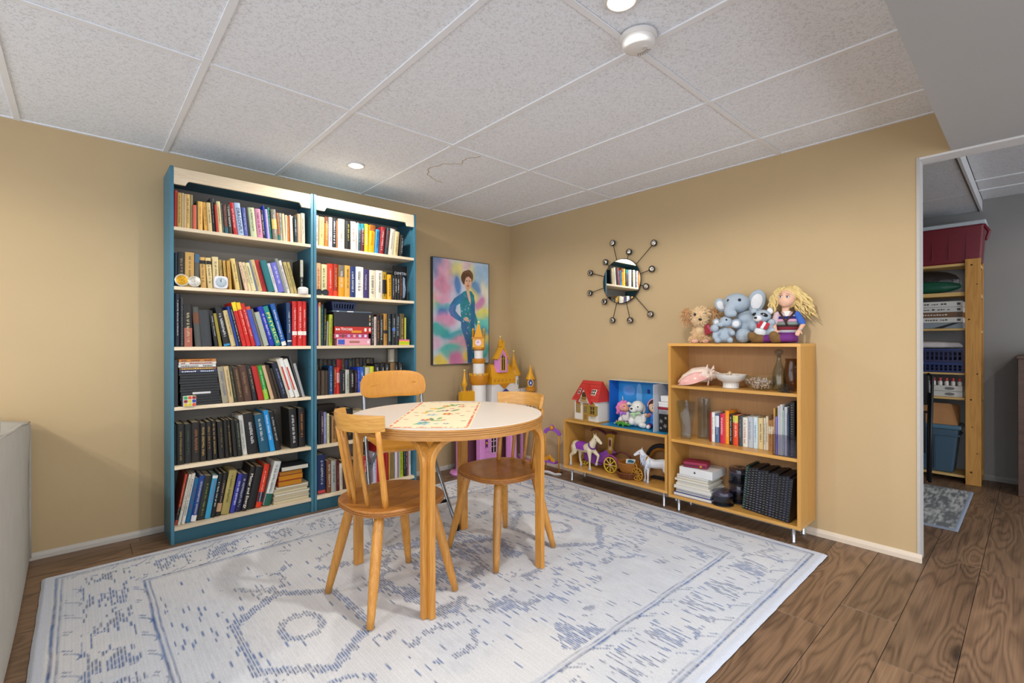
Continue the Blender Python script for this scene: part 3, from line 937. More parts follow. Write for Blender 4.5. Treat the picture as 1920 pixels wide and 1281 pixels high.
make_bookcase(0.370, 1.140, 'teal bookcase with pale shelves, the one next to the sofa')
make_bookcase(1.143, 1.910, 'teal bookcase with pale shelves, the one next to the painting')

# ---------------------------------------------------------------- books
BOOKS = {
 'a1': (3.205, 1.757, [
  (0.39, 0.0145, 0.203, 0.009, 'b83028', ''),
  (0.405, 0.02, 0.194, 0.008, 'b89850', '302010'),
  (0.426, 0.0095, 0.194, 0.005, 'cdb58a', ''),
  (0.436, 0.0095, 0.191, 0.004, 'bfa57c', ''),
  (0.446, 0.018, 0.194, 0.003, 'd6b46c', '4a3a20'),
  (0.465, 0.013, 0.194, 0.0, '8f8058', ''),
  (0.479, 0.016, 0.138, -0.004, 'cf5f48', ''),
  (0.496, 0.006, 0.166, -0.008, '3a4424', ''),
  (0.502, 0.023, 0.164, -0.006, 'dfae58', 'a07020'),
  (0.534, 0.0179, 0.164, -0.059, 'dcaa50', '8a6a30'),
  (0.553, 0.0194, 0.165, -0.063, 'd4bc84', '4a3c28'),
  (0.573, 0.0189, 0.195, -0.064, '2a2c2e', 'b0b0a8'),
  (0.593, 0.0104, 0.16, -0.068, 'b83c2c', ''),
  (0.604, 0.0174, 0.18, -0.069, 'dccb94', '5a5040'),
  (0.622, 0.0124, 0.172, -0.07, '6f7c80', 'b0a878'),
  (0.635, 0.0169, 0.17, -0.071, '57302a', 'c09070', 'B:1f5f68:0:.22'),
  (0.655, 0.0199, 0.173, -0.086, '3c3c3a', 'f0f0e8'),
  (0.682, 0.0199, 0.188, -0.122, 'bd2420', 'f0e0e0'),
  (0.705, 0.0317, 0.191, -0.126, 'a9bedd', '14161c', 'T:DRAGONFLY'),
  (0.739, 0.0189, 0.169, -0.095, '5560a4', 'c0c8e0'),
  (0.759, 0.0144, 0.175, -0.099, '2c2c2e', ''),
  (0.774, 0.0337, 0.177, -0.1, 'c3cca2', '3a4238'),
  (0.81, 0.0319, 0.176, -0.097, 'd08aa6', '7a3050'),
  (0.843, 0.0149, 0.176, -0.1, '1c1b1e', 'f2f2f2'),
  (0.859, 0.007, 0.205, -0.093, '2440b8', ''),
  (0.867, 0.0149, 0.184, -0.093, 'b39cd8', 'e8e0f4'),
  (0.883, 0.0119, 0.198, -0.096, '10806a', 'd0e8d8'),
  (0.897, 0.0279, 0.188, -0.075, '857f72', 'f0e8d0', 'B:e0c060:.35:.68'),
  (0.927, 0.0145, 0.172, -0.07, 'b0704c', '402018', 'B:2a7068:0:.2'),
  (0.942, 0.015, 0.174, -0.057, 'a3aa9a', '585c50'),
  (0.958, 0.015, 0.173, -0.058, 'dfc496', ''),
  (0.974, 0.0085, 0.168, -0.024, 'dcd8d4', ''),
  (0.983, 0.017, 0.166, -0.025, 'e87d12', 'f8c860'),
  (1.001, 0.007, 0.172, -0.029, 'ddcfd8', ''),
  (1.009, 0.014, 0.168, -0.033, 'dccdb4', ''),
  (1.027, 0.016, 0.165, -0.036, '22383e', 'e8e8e8'),
  (1.045, 0.021, 0.189, -0.016, 'bb9c7c', ''),
  (1.068, 0.024, 0.197, -0.015, 'c4bba2', '3c382e'),
 ]),
 'a2': (3.205, 1.428, [
  (0.391, 0.015, 0.187, 0.008, '1b2a38', ''),
  (0.407, 0.03, 0.193, 0.005, '1c1d1c', 'a89060'),
  (0.439, 0.043, 0.195, 0.005, 'bd9650', '4a3416'),
  (0.485, 0.023, 0.19, 0.005, '4e4f48', '', 'B:3a6080:.75:1'),
  (0.515, 0.029, 0.176, -0.033, 'cfa65e', '201a10', 'B:1c1814:.78:.9'),
  (0.55, 0.0249, 0.175, -0.065, 'd8c186', '201c10', 'B:1c1814:.78:.9'),
  (0.577, 0.03, 0.185, -0.032, 'd9c692', '2a2416'),
  (0.616, 0.0169, 0.172, -0.082, 'a58d52', '6a5828'),
  (0.638, 0.014, 0.17, -0.076, 'c8a250', '6a4c18'),
  (0.654, 0.016, 0.169, -0.059, 'c29440', '5c3c10'),
  (0.691, 0.0227, 0.186, -0.151, 'd9be74', '6a5420'),
  (0.716, 0.0118, 0.172, -0.16, '6c6148', ''),
  (0.742, 0.0166, 0.172, -0.217, 'd9bb9c', '3c2c20'),
  (0.761, 0.0185, 0.172, -0.226, 'dcc89a', '2c261c'),
  (0.781, 0.023, 0.172, -0.23, 'd6cc9a', '3a5a48'),
  (0.806, 0.0066, 0.189, -0.235, '64749c', ''),
  (0.815, 0.0238, 0.194, -0.244, 'c3ab7a', '6a5834'),
  (0.841, 0.0265, 0.195, -0.249, 'ab1c1a', '5a0c0c'),
  (0.871, 0.0353, 0.194, -0.26, '146a70', ''),
  (0.909, 0.0171, 0.182, -0.266, 'c6c7ca', '905850'),
  (0.929, 0.0338, 0.188, -0.263, '6565bc', 'e4e4f8'),
  (0.965, 0.0172, 0.219, -0.266, '7f8680', ''),
  (0.984, 0.0192, 0.209, -0.27, 'dcd6d8', '3a3a3a'),
  (1.006, 0.0193, 0.201, -0.257, 'b3a266', '241c10'),
  (1.028, 0.0165, 0.203, -0.249, 'ab9a5c', '1c160c'),
  (1.062, 0.019, 0.222, -0.005, '1e2320', 'd8d8d8', 'B:a8a898:.5:1'),
 ]),
 'a3': (3.205, 1.092, [
  (0.392, 0.024, 0.295, 0.003, '121a2a', 'e8e8e0'),
  (0.418, 0.015, 0.273, 0.0, '17181a', '', 'spiral'),
  (0.435, 0.038, 0.236, -0.007, '191614', 'd8c8a0', 'B:a05a48:0:.45'),
  (0.488, 0.0307, 0.225, -0.072, '494b48', '', 'B:6a4028:.58:.86'),
  (0.52, 0.0495, 0.208, -0.076, '2f3337', ''),
  (0.584, 0.0186, 0.21, -0.143, '161616', 'f4f4f4'),
  (0.605, 0.0157, 0.194, -0.152, '93832c', ''),
  (0.63, 0.0342, 0.232, -0.196, '151517', 'f4f4f4', 'B:2080b0:0:.06'),
  (0.668, 0.0259, 0.215, -0.209, 'cdb67e', '6a5a3c'),
  (0.696, 0.0105, 0.24, -0.214, '163c90', ''),
  (0.708, 0.0163, 0.243, -0.218, '17171b', 'e0e0d8'),
  (0.727, 0.0231, 0.267, -0.226, 'cb2018', '501010', 'B:e8d020:.8:1'),
  (0.752, 0.0212, 0.267, -0.229, 'c92219', 'f0e0c0', 'B:e8c018:.84:1'),
  (0.777, 0.0212, 0.263, -0.24, 'bd1e20', 'f0d0c0'),
  (0.802, 0.0268, 0.245, -0.251, '4758b0', '2a3690', 'B:d04818:.92:1'),
  (0.831, 0.0124, 0.234, -0.255, '6d6656', ''),
  (0.846, 0.0267, 0.213, -0.263, 'a2aa9a', ''),
  (0.879, 0.0285, 0.25, -0.285, '1a2aa2', 'e8e8f8'),
  (0.914, 0.0294, 0.255, -0.304, '138078', 'e6e46a', 'T:PHYSICS'),
  (0.95, 0.0271, 0.271, -0.261, '13529c', 'f0f4f8', 'B:e0e0dc:0:.1'),
  (0.982, 0.025, 0.276, -0.025, '12345c', 'dfe6ee', 'B:e8e8e4:.1:.13'),
  (1.012, 0.031, 0.287, 0.003, 'c4201a', 'f4e0d8', 'B:f0e6dc:.24:.33'),
  (1.044, 0.029, 0.289, 0.003, 'c4201a', 'f4e0d8', 'B:f0e6dc:.24:.33'),
  (1.074, 0.025, 0.29, 0.003, 'c4201a', 'f4e0d8', 'B:f0e6dc:.24:.33'),
 ]),
 'a4': (3.205, 0.759, [
  (0.622, 0.0317, 0.215, -0.131, '98907a', '5a6a90'),
  (0.655, 0.0247, 0.217, -0.134, 'c6ae80', '2c2418'),
  (0.682, 0.0168, 0.218, -0.142, '2a3222', 'b0a058'),
  (0.7, 0.0376, 0.21, -0.145, '402a1e', 'a88850'),
  (0.74, 0.0395, 0.217, -0.152, '4e3226', 'a08058'),
  (0.785, 0.0245, 0.22, -0.173, '20222a', 'a89868'),
  (0.815, 0.0312, 0.212, -0.195, 'ad1e1a', ''),
  (0.849, 0.0263, 0.214, -0.203, '2c9436', 'e8f4d8', 'B:8cc030:0:.3'),
  (0.886, 0.0191, 0.217, -0.248, 'c5a680', ''),
  (0.907, 0.0221, 0.218, -0.252, '3a2a1c', ''),
  (0.932, 0.0143, 0.2, -0.261, '302a22', ''),
  (0.949, 0.0335, 0.235, -0.27, '171c2c', '9ab0e8'),
  (0.986, 0.0104, 0.26, -0.277, 'cfc5ae', ''),
  (1.0, 0.0275, 0.261, -0.287, 'dddedb', '', 'B2:c83020:.2:.8'),
  (1.033, 0.0258, 0.257, -0.3, 'dcdcd4', '', 'B2:c83020:.2:.8'),
  (1.062, 0.0116, 0.271, -0.265, '23252a', '', 'spiral'),
  (1.075, 0.0155, 0.226, -0.26, 'a8a8a8', '', 'spiral'),
 ]),
 'a5': (3.225, 0.431, [
  (0.392, 0.01, 0.226, 0.0, '1a1a18', ''),
  (0.403, 0.034, 0.23, 0.0, '201f1c', 'a89050'),
  (0.439, 0.033, 0.223, 0.0, '1b1f20', '4a6a50'),
  (0.474, 0.04, 0.229, -0.004, '221d19', 'a87040'),
  (0.515, 0.028, 0.22, 0.0, '1e1c1a', 'c8a860'),
  (0.548, 0.024, 0.226, -0.021, '1e1d1b', 'b08840'),
  (0.576, 0.024, 0.229, -0.037, '1c1b1a', 'c0a058'),
  (0.607, 0.031, 0.219, -0.046, '1d1c18', '8a7840'),
  (0.64, 0.0179, 0.227, -0.053, '1c1b18', ''),
  (0.661, 0.0189, 0.225, -0.065, '201d18', 'a08848'),
  (0.682, 0.0209, 0.225, -0.072, '1d1d1a', ''),
  (0.705, 0.0229, 0.218, -0.08, '1b201d', '8a9070'),
  (0.733, 0.0248, 0.244, -0.101, 'cfd0c8', '707870'),
  (0.762, 0.0586, 0.251, -0.116, '151517', 'f2f2f2'),
  (0.827, 0.0521, 0.24, -0.139, '14506a', 'e6eef0'),
  (0.885, 0.0294, 0.261, -0.159, '1c90d4', 'e8f4fc'),
  (0.919, 0.0325, 0.25, -0.174, '17181a', 'c8c8c8'),
  (1.008, 0.0449, 0.257, -0.058, '191a1a', 'ececec'),
  (1.06, 0.039, 0.254, -0.016, '1d1916', 'd08030'),
 ]),
 'a6': (3.225, 0.095, [
  (0.391, 0.0118, 0.281, 0.183, 'b8452c', 'e0c0a0', 'B:1c1c1c:.1:.35'),
  (0.404, 0.0137, 0.278, 0.201, 'cfcabb', '50584c'),
  (0.421, 0.0157, 0.28, 0.192, 'd3cfc4', '484848'),
  (0.439, 0.0235, 0.248, 0.186, '14608e', 'a02840'),
  (0.465, 0.0255, 0.257, 0.18, '1d4088', 'd8d0c0', 'B:e0e0e0:0:.14'),
  (0.494, 0.0383, 0.247, 0.17, '26271f', '88a848'),
  (0.534, 0.0266, 0.245, 0.168, '3898c0', 'c05080', 'B:e8ece4:.93:1'),
  (0.563, 0.0217, 0.25, 0.173, '171717', 'f4f4f4'),
  (0.587, 0.0246, 0.249, 0.17, '1e1a1a', 'd0b090', 'B:c09870:.1:.3'),
  (0.615, 0.0413, 0.255, 0.181, 'a89a56', '2c2a18'),
  (0.661, 0.0254, 0.228, 0.211, '33389a', 'eef0f8'),
  (0.689, 0.0304, 0.222, 0.204, '1c1d40', 'c8cce0'),
  (0.722, 0.0265, 0.264, 0.198, '1f1a17', 'f4f0e4', 'T:Matter and Energy'),
  (0.751, 0.042, 0.254, 0.214, '1b1a18', ''),
  (0.799, 0.0304, 0.262, 0.196, 'd4350f', 'f4e8d8', 'B:20243c:.13:.36'),
  (0.841, 0.0397, 0.272, 0.249, 'd3d6d0', '4c5450', 'B:185848:0:.27'),
 ]),
 'b1': (3.205, 1.757, [
  (1.161, 0.018, 0.201, 0.015, 'e0dace', '5a3040'),
  (1.18, 0.033, 0.194, 0.021, 'd2b478', '7a5c30'),
  (1.218, 0.025, 0.201, 0.015, 'b0702e', 'f0d8a8', 'B:6a3820:.78:1'),
  (1.246, 0.025, 0.203, 0.01, 'c0c4d0', '6a5050'),
  (1.273, 0.024, 0.201, 0.014, '1c2028', 'f4f4f4'),
  (1.298, 0.009, 0.188, 0.011, 'b06840', ''),
  (1.309, 0.045, 0.203, 0.01, 'dcd5c2', '6a6456'),
  (1.357, 0.037, 0.194, 0.015, '1b1a18', 'd8cc40'),
  (1.399, 0.037, 0.199, -0.005, 'dcd6d0', 'c84020'),
  (1.445, 0.007, 0.199, 0.016, 'd8d4cc', ''),
  (1.453, 0.022, 0.195, 0.013, '2c4450', '80b8d8', 'B:167880:.75:1'),
  (1.476, 0.024, 0.198, 0.01, '5a1e1e', 'e8d8d8', 'B:167880:.78:1'),
  (1.502, 0.029, 0.201, 0.01, 'd8bc28', 'f4f0e0'),
  (1.533, 0.0419, 0.199, 0.055, 'e3a014', 'd07010', 'B:8a4c18:.78:1'),
  (1.58, 0.03, 0.175, 0.057, '2a86c0', '102848'),
  (1.614, 0.0348, 0.2, 0.095, '8c2024', 'f4f0f0'),
  (1.656, 0.0239, 0.196, 0.107, '2c343c', 'd84838'),
  (1.683, 0.0426, 0.196, 0.102, 'd5cfba', '8a8878'),
  (1.728, 0.0358, 0.183, 0.093, 'd3bc8c', 'a08040'),
  (1.773, 0.0279, 0.162, 0.074, '1e1e1c', 'f0f0f0'),
 ]),
 'b2': (3.205, 1.428, [
  (1.162, 0.03, 0.214, 0.009, 'dda877', 'a04820'),
  (1.195, 0.037, 0.208, 0.005, 'ccc896', '484430'),
  (1.236, 0.04, 0.217, -0.005, 'cf3016', 'f4ece0'),
  (1.279, 0.03, 0.22, 0.005, '9a2a1a', 'e0b868', 'B:d84018:0:.17'),
  (1.311, 0.04, 0.215, 0.009, 'd8941c', 'f0e8d8', 'B:6a6458:.62:1'),
  (1.354, 0.038, 0.217, 0.009, 'd8a040', '3c2a14'),
  (1.396, 0.038, 0.216, 0.009, '17316c', 'e6ecf4'),
  (1.436, 0.052, 0.217, 0.009, 'e2dfd8', '3c3830'),
  (1.492, 0.044, 0.205, 0.015, '3a3066', 'e0d8c8'),
  (1.539, 0.045, 0.204, 0.005, 'ded2b8', '30281c'),
  (1.586, 0.049, 0.206, 0.01, 'dcd6c6', '584c40'),
  (1.639, 0.035, 0.201, -0.008, 'b08e20', '1a1612', 'B:1c1612:.2:.72'),
  (1.678, 0.031, 0.184, -0.005, 'dfa41c', '5a3414'),
  (1.712, 0.02, 0.182, 0.011, '1a1a1c', 'f0f0f0'),
  (1.734, 0.021, 0.181, 0.006, '18181a', 'f0f0f0'),
  (1.756, 0.019, 0.183, 0.008, '1a1a1a', 'f0f0f0'),
  (1.776, 0.025, 0.185, 0.005, '221814', 'd06020'),
 ]),
 'b3': (3.205, 1.092, [
  (1.163, 0.009, 0.304, 0.003, '4a58a8', ''),
  (1.173, 0.006, 0.273, 0.002, '9a5a98', ''),
  (1.18, 0.013, 0.289, 0.0, 'c8c870', '', 'B:e07828:.9:1'),
  (1.195, 0.016, 0.277, 0.007, '1d3a48', '58b8a0'),
  (1.213, 0.016, 0.249, 0.02, '20201c', 'c8c040'),
  (1.23, 0.013, 0.165, 0.029, '8a8878', ''),
  (1.245, 0.022, 0.21, 0.019, 'a3ad2c', '22300c'),
  (1.553, 0.02, 0.219, 0.009, '211e1c', 'e0e0e0'),
  (1.575, 0.018, 0.207, 0.005, 'cbb6ac', '5c4844'),
  (1.595, 0.02, 0.223, 0.004, '2a1f1a', 'd88840'),
  (1.617, 0.029, 0.224, 0.004, '1c1b1a', 'c8d0d0'),
  (1.649, 0.029, 0.231, -0.004, 'b07c2e', '3c2410', 'B:1c1814:.37:.48'),
  (1.681, 0.028, 0.231, 0.0, '1f2a34', 'c8d8a8'),
  (1.712, 0.029, 0.232, 0.009, '1b1e22', 'dce4e8', 'B:2858b0:.45:.55'),
  (1.742, 0.033, 0.233, 0.013, '1c2026', 'a8c0c8'),
  (1.776, 0.041, 0.236, 0.013, '5c4c24', 'd8c878'),
  (1.819, 0.011, 0.207, 0.005, 'b8b848', ''),
 ]),
 'b4': (3.225, 0.759, [
  (1.176, 0.024, 0.167, 0.0, '40312a', '7a6040'),
  (1.201, 0.027, 0.166, 0.0, '473a2e', '7a6848'),
  (1.229, 0.019, 0.164, 0.0, '3a3028', ''),
  (1.25, 0.009, 0.184, 0.0, '18304c', ''),
  (1.261, 0.02, 0.194, 0.0, '1a5a9c', 'eef4f8'),
  (1.282, 0.0085, 0.185, 0.0, '16161a', ''),
  (1.291, 0.017, 0.185, 0.003, '9c1c1a', 'e8c860'),
  (1.309, 0.02, 0.183, 0.0, 'cf3426', '3a1010', 'B:e0a0a0:.42:.8'),
  (1.33, 0.012, 0.161, 0.01, '1c2434', ''),
  (1.343, 0.022, 0.162, 0.006, '17181a', 'f0f0ec'),
  (1.368, 0.027, 0.164, -0.006, 'b6b8b0', '3c4038'),
  (1.398, 0.031, 0.163, 0.0, '151515', 'f2f2f2'),
  (1.436, 0.02, 0.157, 0.0, '2e1c26', 'd0a8a8'),
  (1.457, 0.016, 0.176, -0.004, '1c40bc', 'cfe0f8'),
  (1.475, 0.034, 0.178, -0.011, '2a62b8', 'f0f4f8', 'B:c8d0d4:0:.42'),
  (1.513, 0.0349, 0.175, 0.015, 'c3c0a8', ''),
  (1.551, 0.03, 0.18, 0.0, 'c8cc30', ''),
  (1.585, 0.043, 0.198, 0.0, '18181a', 'e8e8e8'),
  (1.632, 0.032, 0.2, 0.0, '1a1a1c', 'e8e8e8'),
  (1.668, 0.038, 0.199, 0.0, '18191c', 'e8e8e8'),
  (1.709, 0.037, 0.203, 0.005, '7c6038', ''),
  (1.75, 0.028, 0.201, 0.0, '17181a', 'e8e8e8'),
  (1.781, 0.033, 0.202, 0.0, '18181a', 'e8e8e8'),
 ]),
 'b5': (3.225, 0.431, [
  (1.18, 0.016, 0.222, 0.0, '1a1c20', ''),
  (1.198, 0.019, 0.216, 0.0, '3a2a38', 'e8d8d0'),
  (1.219, 0.018, 0.212, -0.005, '8286b4', 'e0e4f4'),
  (1.239, 0.015, 0.202, -0.005, 'cfcc9c', '2c301c'),
  (1.255, 0.014, 0.179, 0.0, '34281e', ''),
  (1.27, 0.036, 0.178, -0.003, '9c7444', '3c2410'),
  (1.307, 0.039, 0.192, 0.0, '5a3a22', ''),
  (1.349, 0.021, 0.215, -0.005, 'd6c79c', '6a5c3c'),
  (1.371, 0.052, 0.221, -0.005, '191a1a', 'c0a860'),
  (1.425, 0.041, 0.204, -0.005, 'b8aa8a', '6c6048'),
  (1.467, 0.044, 0.203, 0.0, 'c4b48c', '5c5040'),
 ]),
 'b6': (3.225, 0.095, [
  (1.179, 0.052, 0.264, -0.008, '1a2c5c', 'eeeae4', 'B:c04038:.02:.1'),
  (1.236, 0.028, 0.218, -0.005, '74482a', 'f0e0c8'),
  (1.266, 0.033, 0.213, -0.005, 'a6a8a2', '4c5048'),
  (1.302, 0.023, 0.21, -0.01, '571416', 'c08068'),
  (1.326, 0.021, 0.184, -0.013, 'd4ccb8', '2a2824'),
  (1.352, 0.032, 0.189, -0.011, '4c2a1c', ''),
  (1.387, 0.034, 0.192, -0.005, '1e2430', ''),
  (1.424, 0.057, 0.192, -0.01, '3a2c24', ''),
  (1.491, 0.038, 0.207, -0.01, 'b4201e', 'f0e8e0', 'B:2a1c1c:.05:.45'),
  (1.575, 0.0244, 0.215, -0.014, 'c9c6dc', '24306c'),
  (1.601, 0.0658, 0.283, -0.004, 'b81c22', 'f0ecec', 'B:d8d4d0:.72:1'),
  (1.668, 0.0254, 0.279, -0.004, '982018', ''),
  (1.696, 0.0094, 0.278, -0.004, 'd8a838', ''),
  (1.707, 0.0385, 0.267, -0.004, '8a7644', '5c4c28'),
  (1.749, 0.015, 0.264, -0.004, 'd4d4e0', ''),
  (1.766, 0.0132, 0.267, -0.004, 'd88a98', ''),
  (1.781, 0.0085, 0.268, -0.007, 'b8d8c8', ''),
  (1.791, 0.0291, 0.241, -0.004, 'b4c41c', '3c4c10'),
  (1.821, 0.0141, 0.259, -0.004, '15181c', 'd0d8d8'),
  (1.836, 0.015, 0.257, -0.004, '1c3840', 'c0d0d0'),
  (1.852, 0.0094, 0.213, -0.005, 'd85848', ''),
  (1.868, 0.0188, 0.258, -0.004, 'd0dcdc', '384848'),
 ]),
 'c2': (2.985, 0.476, [
  (1.406, 0.014, 0.184, 0.0, '8a1a1a', ''),
  (1.391, 0.02, 0.188, 0.0, 'e0dfdc', 'a03030'),
  (1.368, 0.025, 0.178, 0.0, '4a6890', 'e8ecf0', 'B:c8d4dc:.55:.95'),
  (1.338, 0.032, 0.185, 0.0, 'c42c48', 'f4e8ec'),
  (1.305, 0.024, 0.207, 0.0, 'ea8c14', 'f8e8c0'),
  (1.279, 0.02, 0.187, 0.0, '1c1a1a', 'e8e8e8'),
  (1.257, 0.031, 0.183, 0.0, 'd84a20', 'f4e8e0', 'B:c8c048:.76:1'),
  (1.222, 0.021, 0.183, 0.0, '3c464c', 'a8b4b8'),
  (1.199, 0.029, 0.178, 0.0, 'dad8d0', 'c06840'),
  (1.168, 0.029, 0.186, 0.0, 'aeb6c0', '5c6068'),
  (1.137, 0.026, 0.187, 0.0, 'c6d6de', '4878a8'),
  (1.109, 0.027, 0.185, 0.0, 'dcc48c', '2c241c'),
  (1.079, 0.011, 0.187, 0.0, 'd9d4c8', '2c2c28'),
  (1.067, 0.014, 0.199, 0.0, 'dccdae', '6c5c44'),
  (1.052, 0.028, 0.179, 0.0, 'a87848', '3c2414', 'B:dccfb4:.55:.8'),
  (1.022, 0.007, 0.221, 0.0, 'a81c1c', ''),
 ]),
}

PAL_NAMES = [('black', '1a1a1a'), ('charcoal', '3a3c3e'), ('dark brown', '40301f'), ('brown', '6e4a2c'), ('tan', 'b8935a'), ('beige', 'cdb896'), ('cream', 'dcd0b0'), ('white', 'dcdcda'), ('grey', '8c8c88'),
             ('red', 'b82420'), ('dark red', '6a1a1a'), ('orange', 'e08018'), ('yellow', 'd8b830'), ('olive', '8a8040'), ('lime green', 'a8b428'), ('green', '2a8038'), ('dark green', '2a3c28'), ('teal', '147070'),
             ('blue', '2850b0'), ('navy', '18284c'), ('light blue', '98b8d8'), ('bright blue', '2090d0'), ('purple', '6858a8'), ('lilac', 'b098d0'), ('pink', 'd088a0'), ('pale green', 'bccaa4'), ('coral', 'd05c48'), ('slate', '50606c'), ('plum', '302030')]
def cname(h):
    c = [int(h[i:i + 2], 16) for i in (0, 2, 4)]
    best = min(PAL_NAMES, key=lambda p: sum((a - int(p[1][i:i + 2], 16)) ** 2 * w for i, a, w in zip((0, 2, 4), c, (3, 4, 2))))
    return best[0]
ORD = ['first', 'second', 'third', 'fourth', 'fifth', 'sixth', 'seventh', 'eighth', 'ninth', 'tenth', 'eleventh', 'twelfth', 'thirteenth', 'fourteenth', 'fifteenth', 'sixteenth', 'seventeenth', 'eighteenth', 'nineteenth', 'twentieth']
TENS = {2: 'twenty', 3: 'thirty'}
def ordinal(n):
    if n <= 20: return ORD[n - 1]
    if n == 30: return 'thirtieth'
    return TENS[n // 10] + '-' + ORD[n % 10 - 1]
PAGES = mat('d3c6a6', 0.9, var=0.08, vscale=90)
def book_parts(w, h, depth, colr, tcol, opt, rng, root_label, group):
    """spine faces -Y, origin at the bottom left front corner"""
    b = MB(); t = min(0.0022, w * 0.16)
    bul = min(0.0035, w * 0.14)
    # cover: back board, rounded spine, front board as one folded sheet
    prof = [(0, depth), (0, 0.001)]
    for k in range(1, 6):
        g = k / 6; prof.append((w * g, -bul * sin(pi * g)))
    prof += [(w, 0.001), (w, depth)]
    inner = [(w - t, depth), (w - t, t + 0.001), (t, t + 0.001), (t, depth)]
    ring = prof + inner
    n = len(ring)
    vs = [(x, y, 0) for x, y in ring] + [(x, y, h) for x, y in ring]
    fs = [(i, (i + 1) % n, n + (i + 1) % n, n + i) for i in range(n)]
    # caps as quads/strips
    m = len(prof)
    a, b_, c, d = m, m + 1, m + 2, m + 3
    capf = [(0, 1, c, d), (m - 2, m - 1, a, b_), tuple([1] + list(range(2, m - 1)) + [b_, c])]
    fs += [tuple(reversed(f)) for f in capf] + [tuple(i + n for i in f) for f in capf]
    o = b.add(vs, fs).build('book', mat(colr, 0.5, var=0.10, vscale=25), None)
    tag(o, root_label, 'book', group)
    MB().box(t + 0.0003, w - t - 0.0003, t + 0.0012, depth - 0.003, 0.002, h - 0.004).build('pages', PAGES, o)
    yy = -bul - 0.0006
    def plate(z0, z1, x0=0.04, x1=0.96, y=None):
        q = MB(); k = 6; v = []
        for i in range(k + 1):
            g = x0 + (x1 - x0) * i / k
            for z in (z0, z1): v.append((w * g, -bul * sin(pi * g) - 0.0005, z))
        f = [(2 * i, 2 * i + 2, 2 * i + 3, 2 * i + 1) for i in range(k)]
        v2 = [(x, y_ + 0.0004, z) for x, y_, z in v]; L = len(v)
        f += [tuple(L + j for j in reversed(fc)) for fc in f[:k]]
        return q.add(v + v2, f)
    if opt.startswith('B:'):
        _, hc, z0, z1 = opt.split(':')
        plate(h * float(z0) + 0.0005, h * float(z1) - 0.0005, 0.01, 0.99).build('spine_band', mat(hc, 0.5), o)
    if opt.startswith('B2:'):
        _, hc, z0, z1 = opt.split(':')
        plate(h * float(z0), h * float(z1), 0.12, 0.42).build('spine_stripe', mat(hc, 0.5), o)
    if opt == 'spiral':
        nr = int(h / 0.009)
        q = MB()
        for i in range(nr):
            z = 0.006 + i * (h - 0.012) / max(1, nr - 1)
            pts = [(w / 2 + (w * 0.42) * cos(g), -bul * 0.3 + 0.004 + (w * 0.34 + 0.003) * sin(g), z + 0.001 * g) for g in [2 * pi * k / 8 for k in range(8)]]
            q.tube(pts, 0.0009, 4, closed=True)
        q.build('wire_binding', mat('c4c4c6', 0.35, 0.7), o)
    if tcol:
        if opt.startswith('T:'):
            title = opt[2:]
            # reads downwards along the spine
            M = Matrix.Translation((w / 2, yy - 0.0002, h * 0.45)) @ Matrix.Rotation(pi / 2, 4, 'X') @ Matrix.Rotation(-pi / 2, 4, 'Z')
            text_mesh(title, w * 0.80, mat(tcol, 0.5, var=0), 'lettering', o, M, 0.0003, width=h * 0.78)
        else:
            # worn, unreadable spine printing: short strokes
            q = MB(); z = h * rng.uniform(0.80, 0.92); end = h * rng.uniform(0.10, 0.32)
            cxw = w * rng.uniform(0.42, 0.58); hw = w * rng.uniform(0.10, 0.20)
            while z > end:
                L = rng.uniform(0.0018, 0.0052)
                if rng.random() < 0.13: z -= 0.006
                k0 = rng.uniform(0.3, 1); sgn = rng.choice((-1, 1, 0))
                xa = cxw - hw * (1 if sgn <= 0 else k0); xb = cxw + hw * (1 if sgn >= 0 else k0)
                yl = -bul * sin(pi * min(1, max(0, cxw / w))) - 0.0005
                q.box(xa, xb, yl - 0.0003, yl + 0.0005, z - L * 0.45, z)
                if rng.random() < 0.7:
                    q.box(xa, xa + hw * 0.5, yl - 0.0003, yl + 0.0005, z - L, z)
                z -= L + 0.0014
            q.build('lettering', mat(tcol, 0.5, var=0), o)
    return o
ROWNAME = {1: 'top shelf', 2: 'second shelf', 3: 'third shelf', 4: 'fourth shelf', 5: 'fifth shelf', 6: 'bottom shelf'}
for key, (plane, zs, rows) in BOOKS.items():
    rng = random.Random(key)
    for i, r in enumerate(rows):
        p0, w, h, lean, colr, tcol = r[:6]
        opt = r[6] if len(r) > 6 else ''
        depth = min(0.21, max(0.11, h * rng.uniform(0.62, 0.72)))
        cn = cname(colr)
        if key == 'c2':
            lab = f'{cn} book on the middle shelf of the toy cabinet, {ordinal(i + 1)} from the vase'
            grp = 'books on the middle shelf under the dolls'
            depth = min(depth, 0.118)
        else:
            kind = 'wire-bound book' if opt == 'spiral' else ('slim book' if w < 0.014 else ('thick book' if w > 0.038 else 'book'))
            where = 'sofa-side bookcase' if key[0] == 'a' else 'painting-side bookcase'
            lab = f'{cn} {kind}, {ordinal(i + 1)} from the sofa end, {ROWNAME[int(key[1])]} of {where}'
            grp = f'books on the {ROWNAME[int(key[1])]} of the {where}'
            depth = min(depth, 0.225)
        o = book_parts(max(w, 0.005), h, depth, colr, tcol, opt, rng, lab, grp)
        if key == 'c2':
            o.rotation_euler = (0, 0, -pi / 2)      # spine faces -X, row runs towards -Y
            o.location = (plane, p0, zs)
        else:
            o.rotation_euler = (0, lean, 0)
            jit = rng.uniform(-0.006, 0.008)
            if lean > 0:      # resting on its right lower edge
                o.location = (p0 + w * (1 / cos(lean) - cos(lean)), plane + jit, zs + w * sin(lean))
            else:
                o.location = (p0, plane + jit, zs)

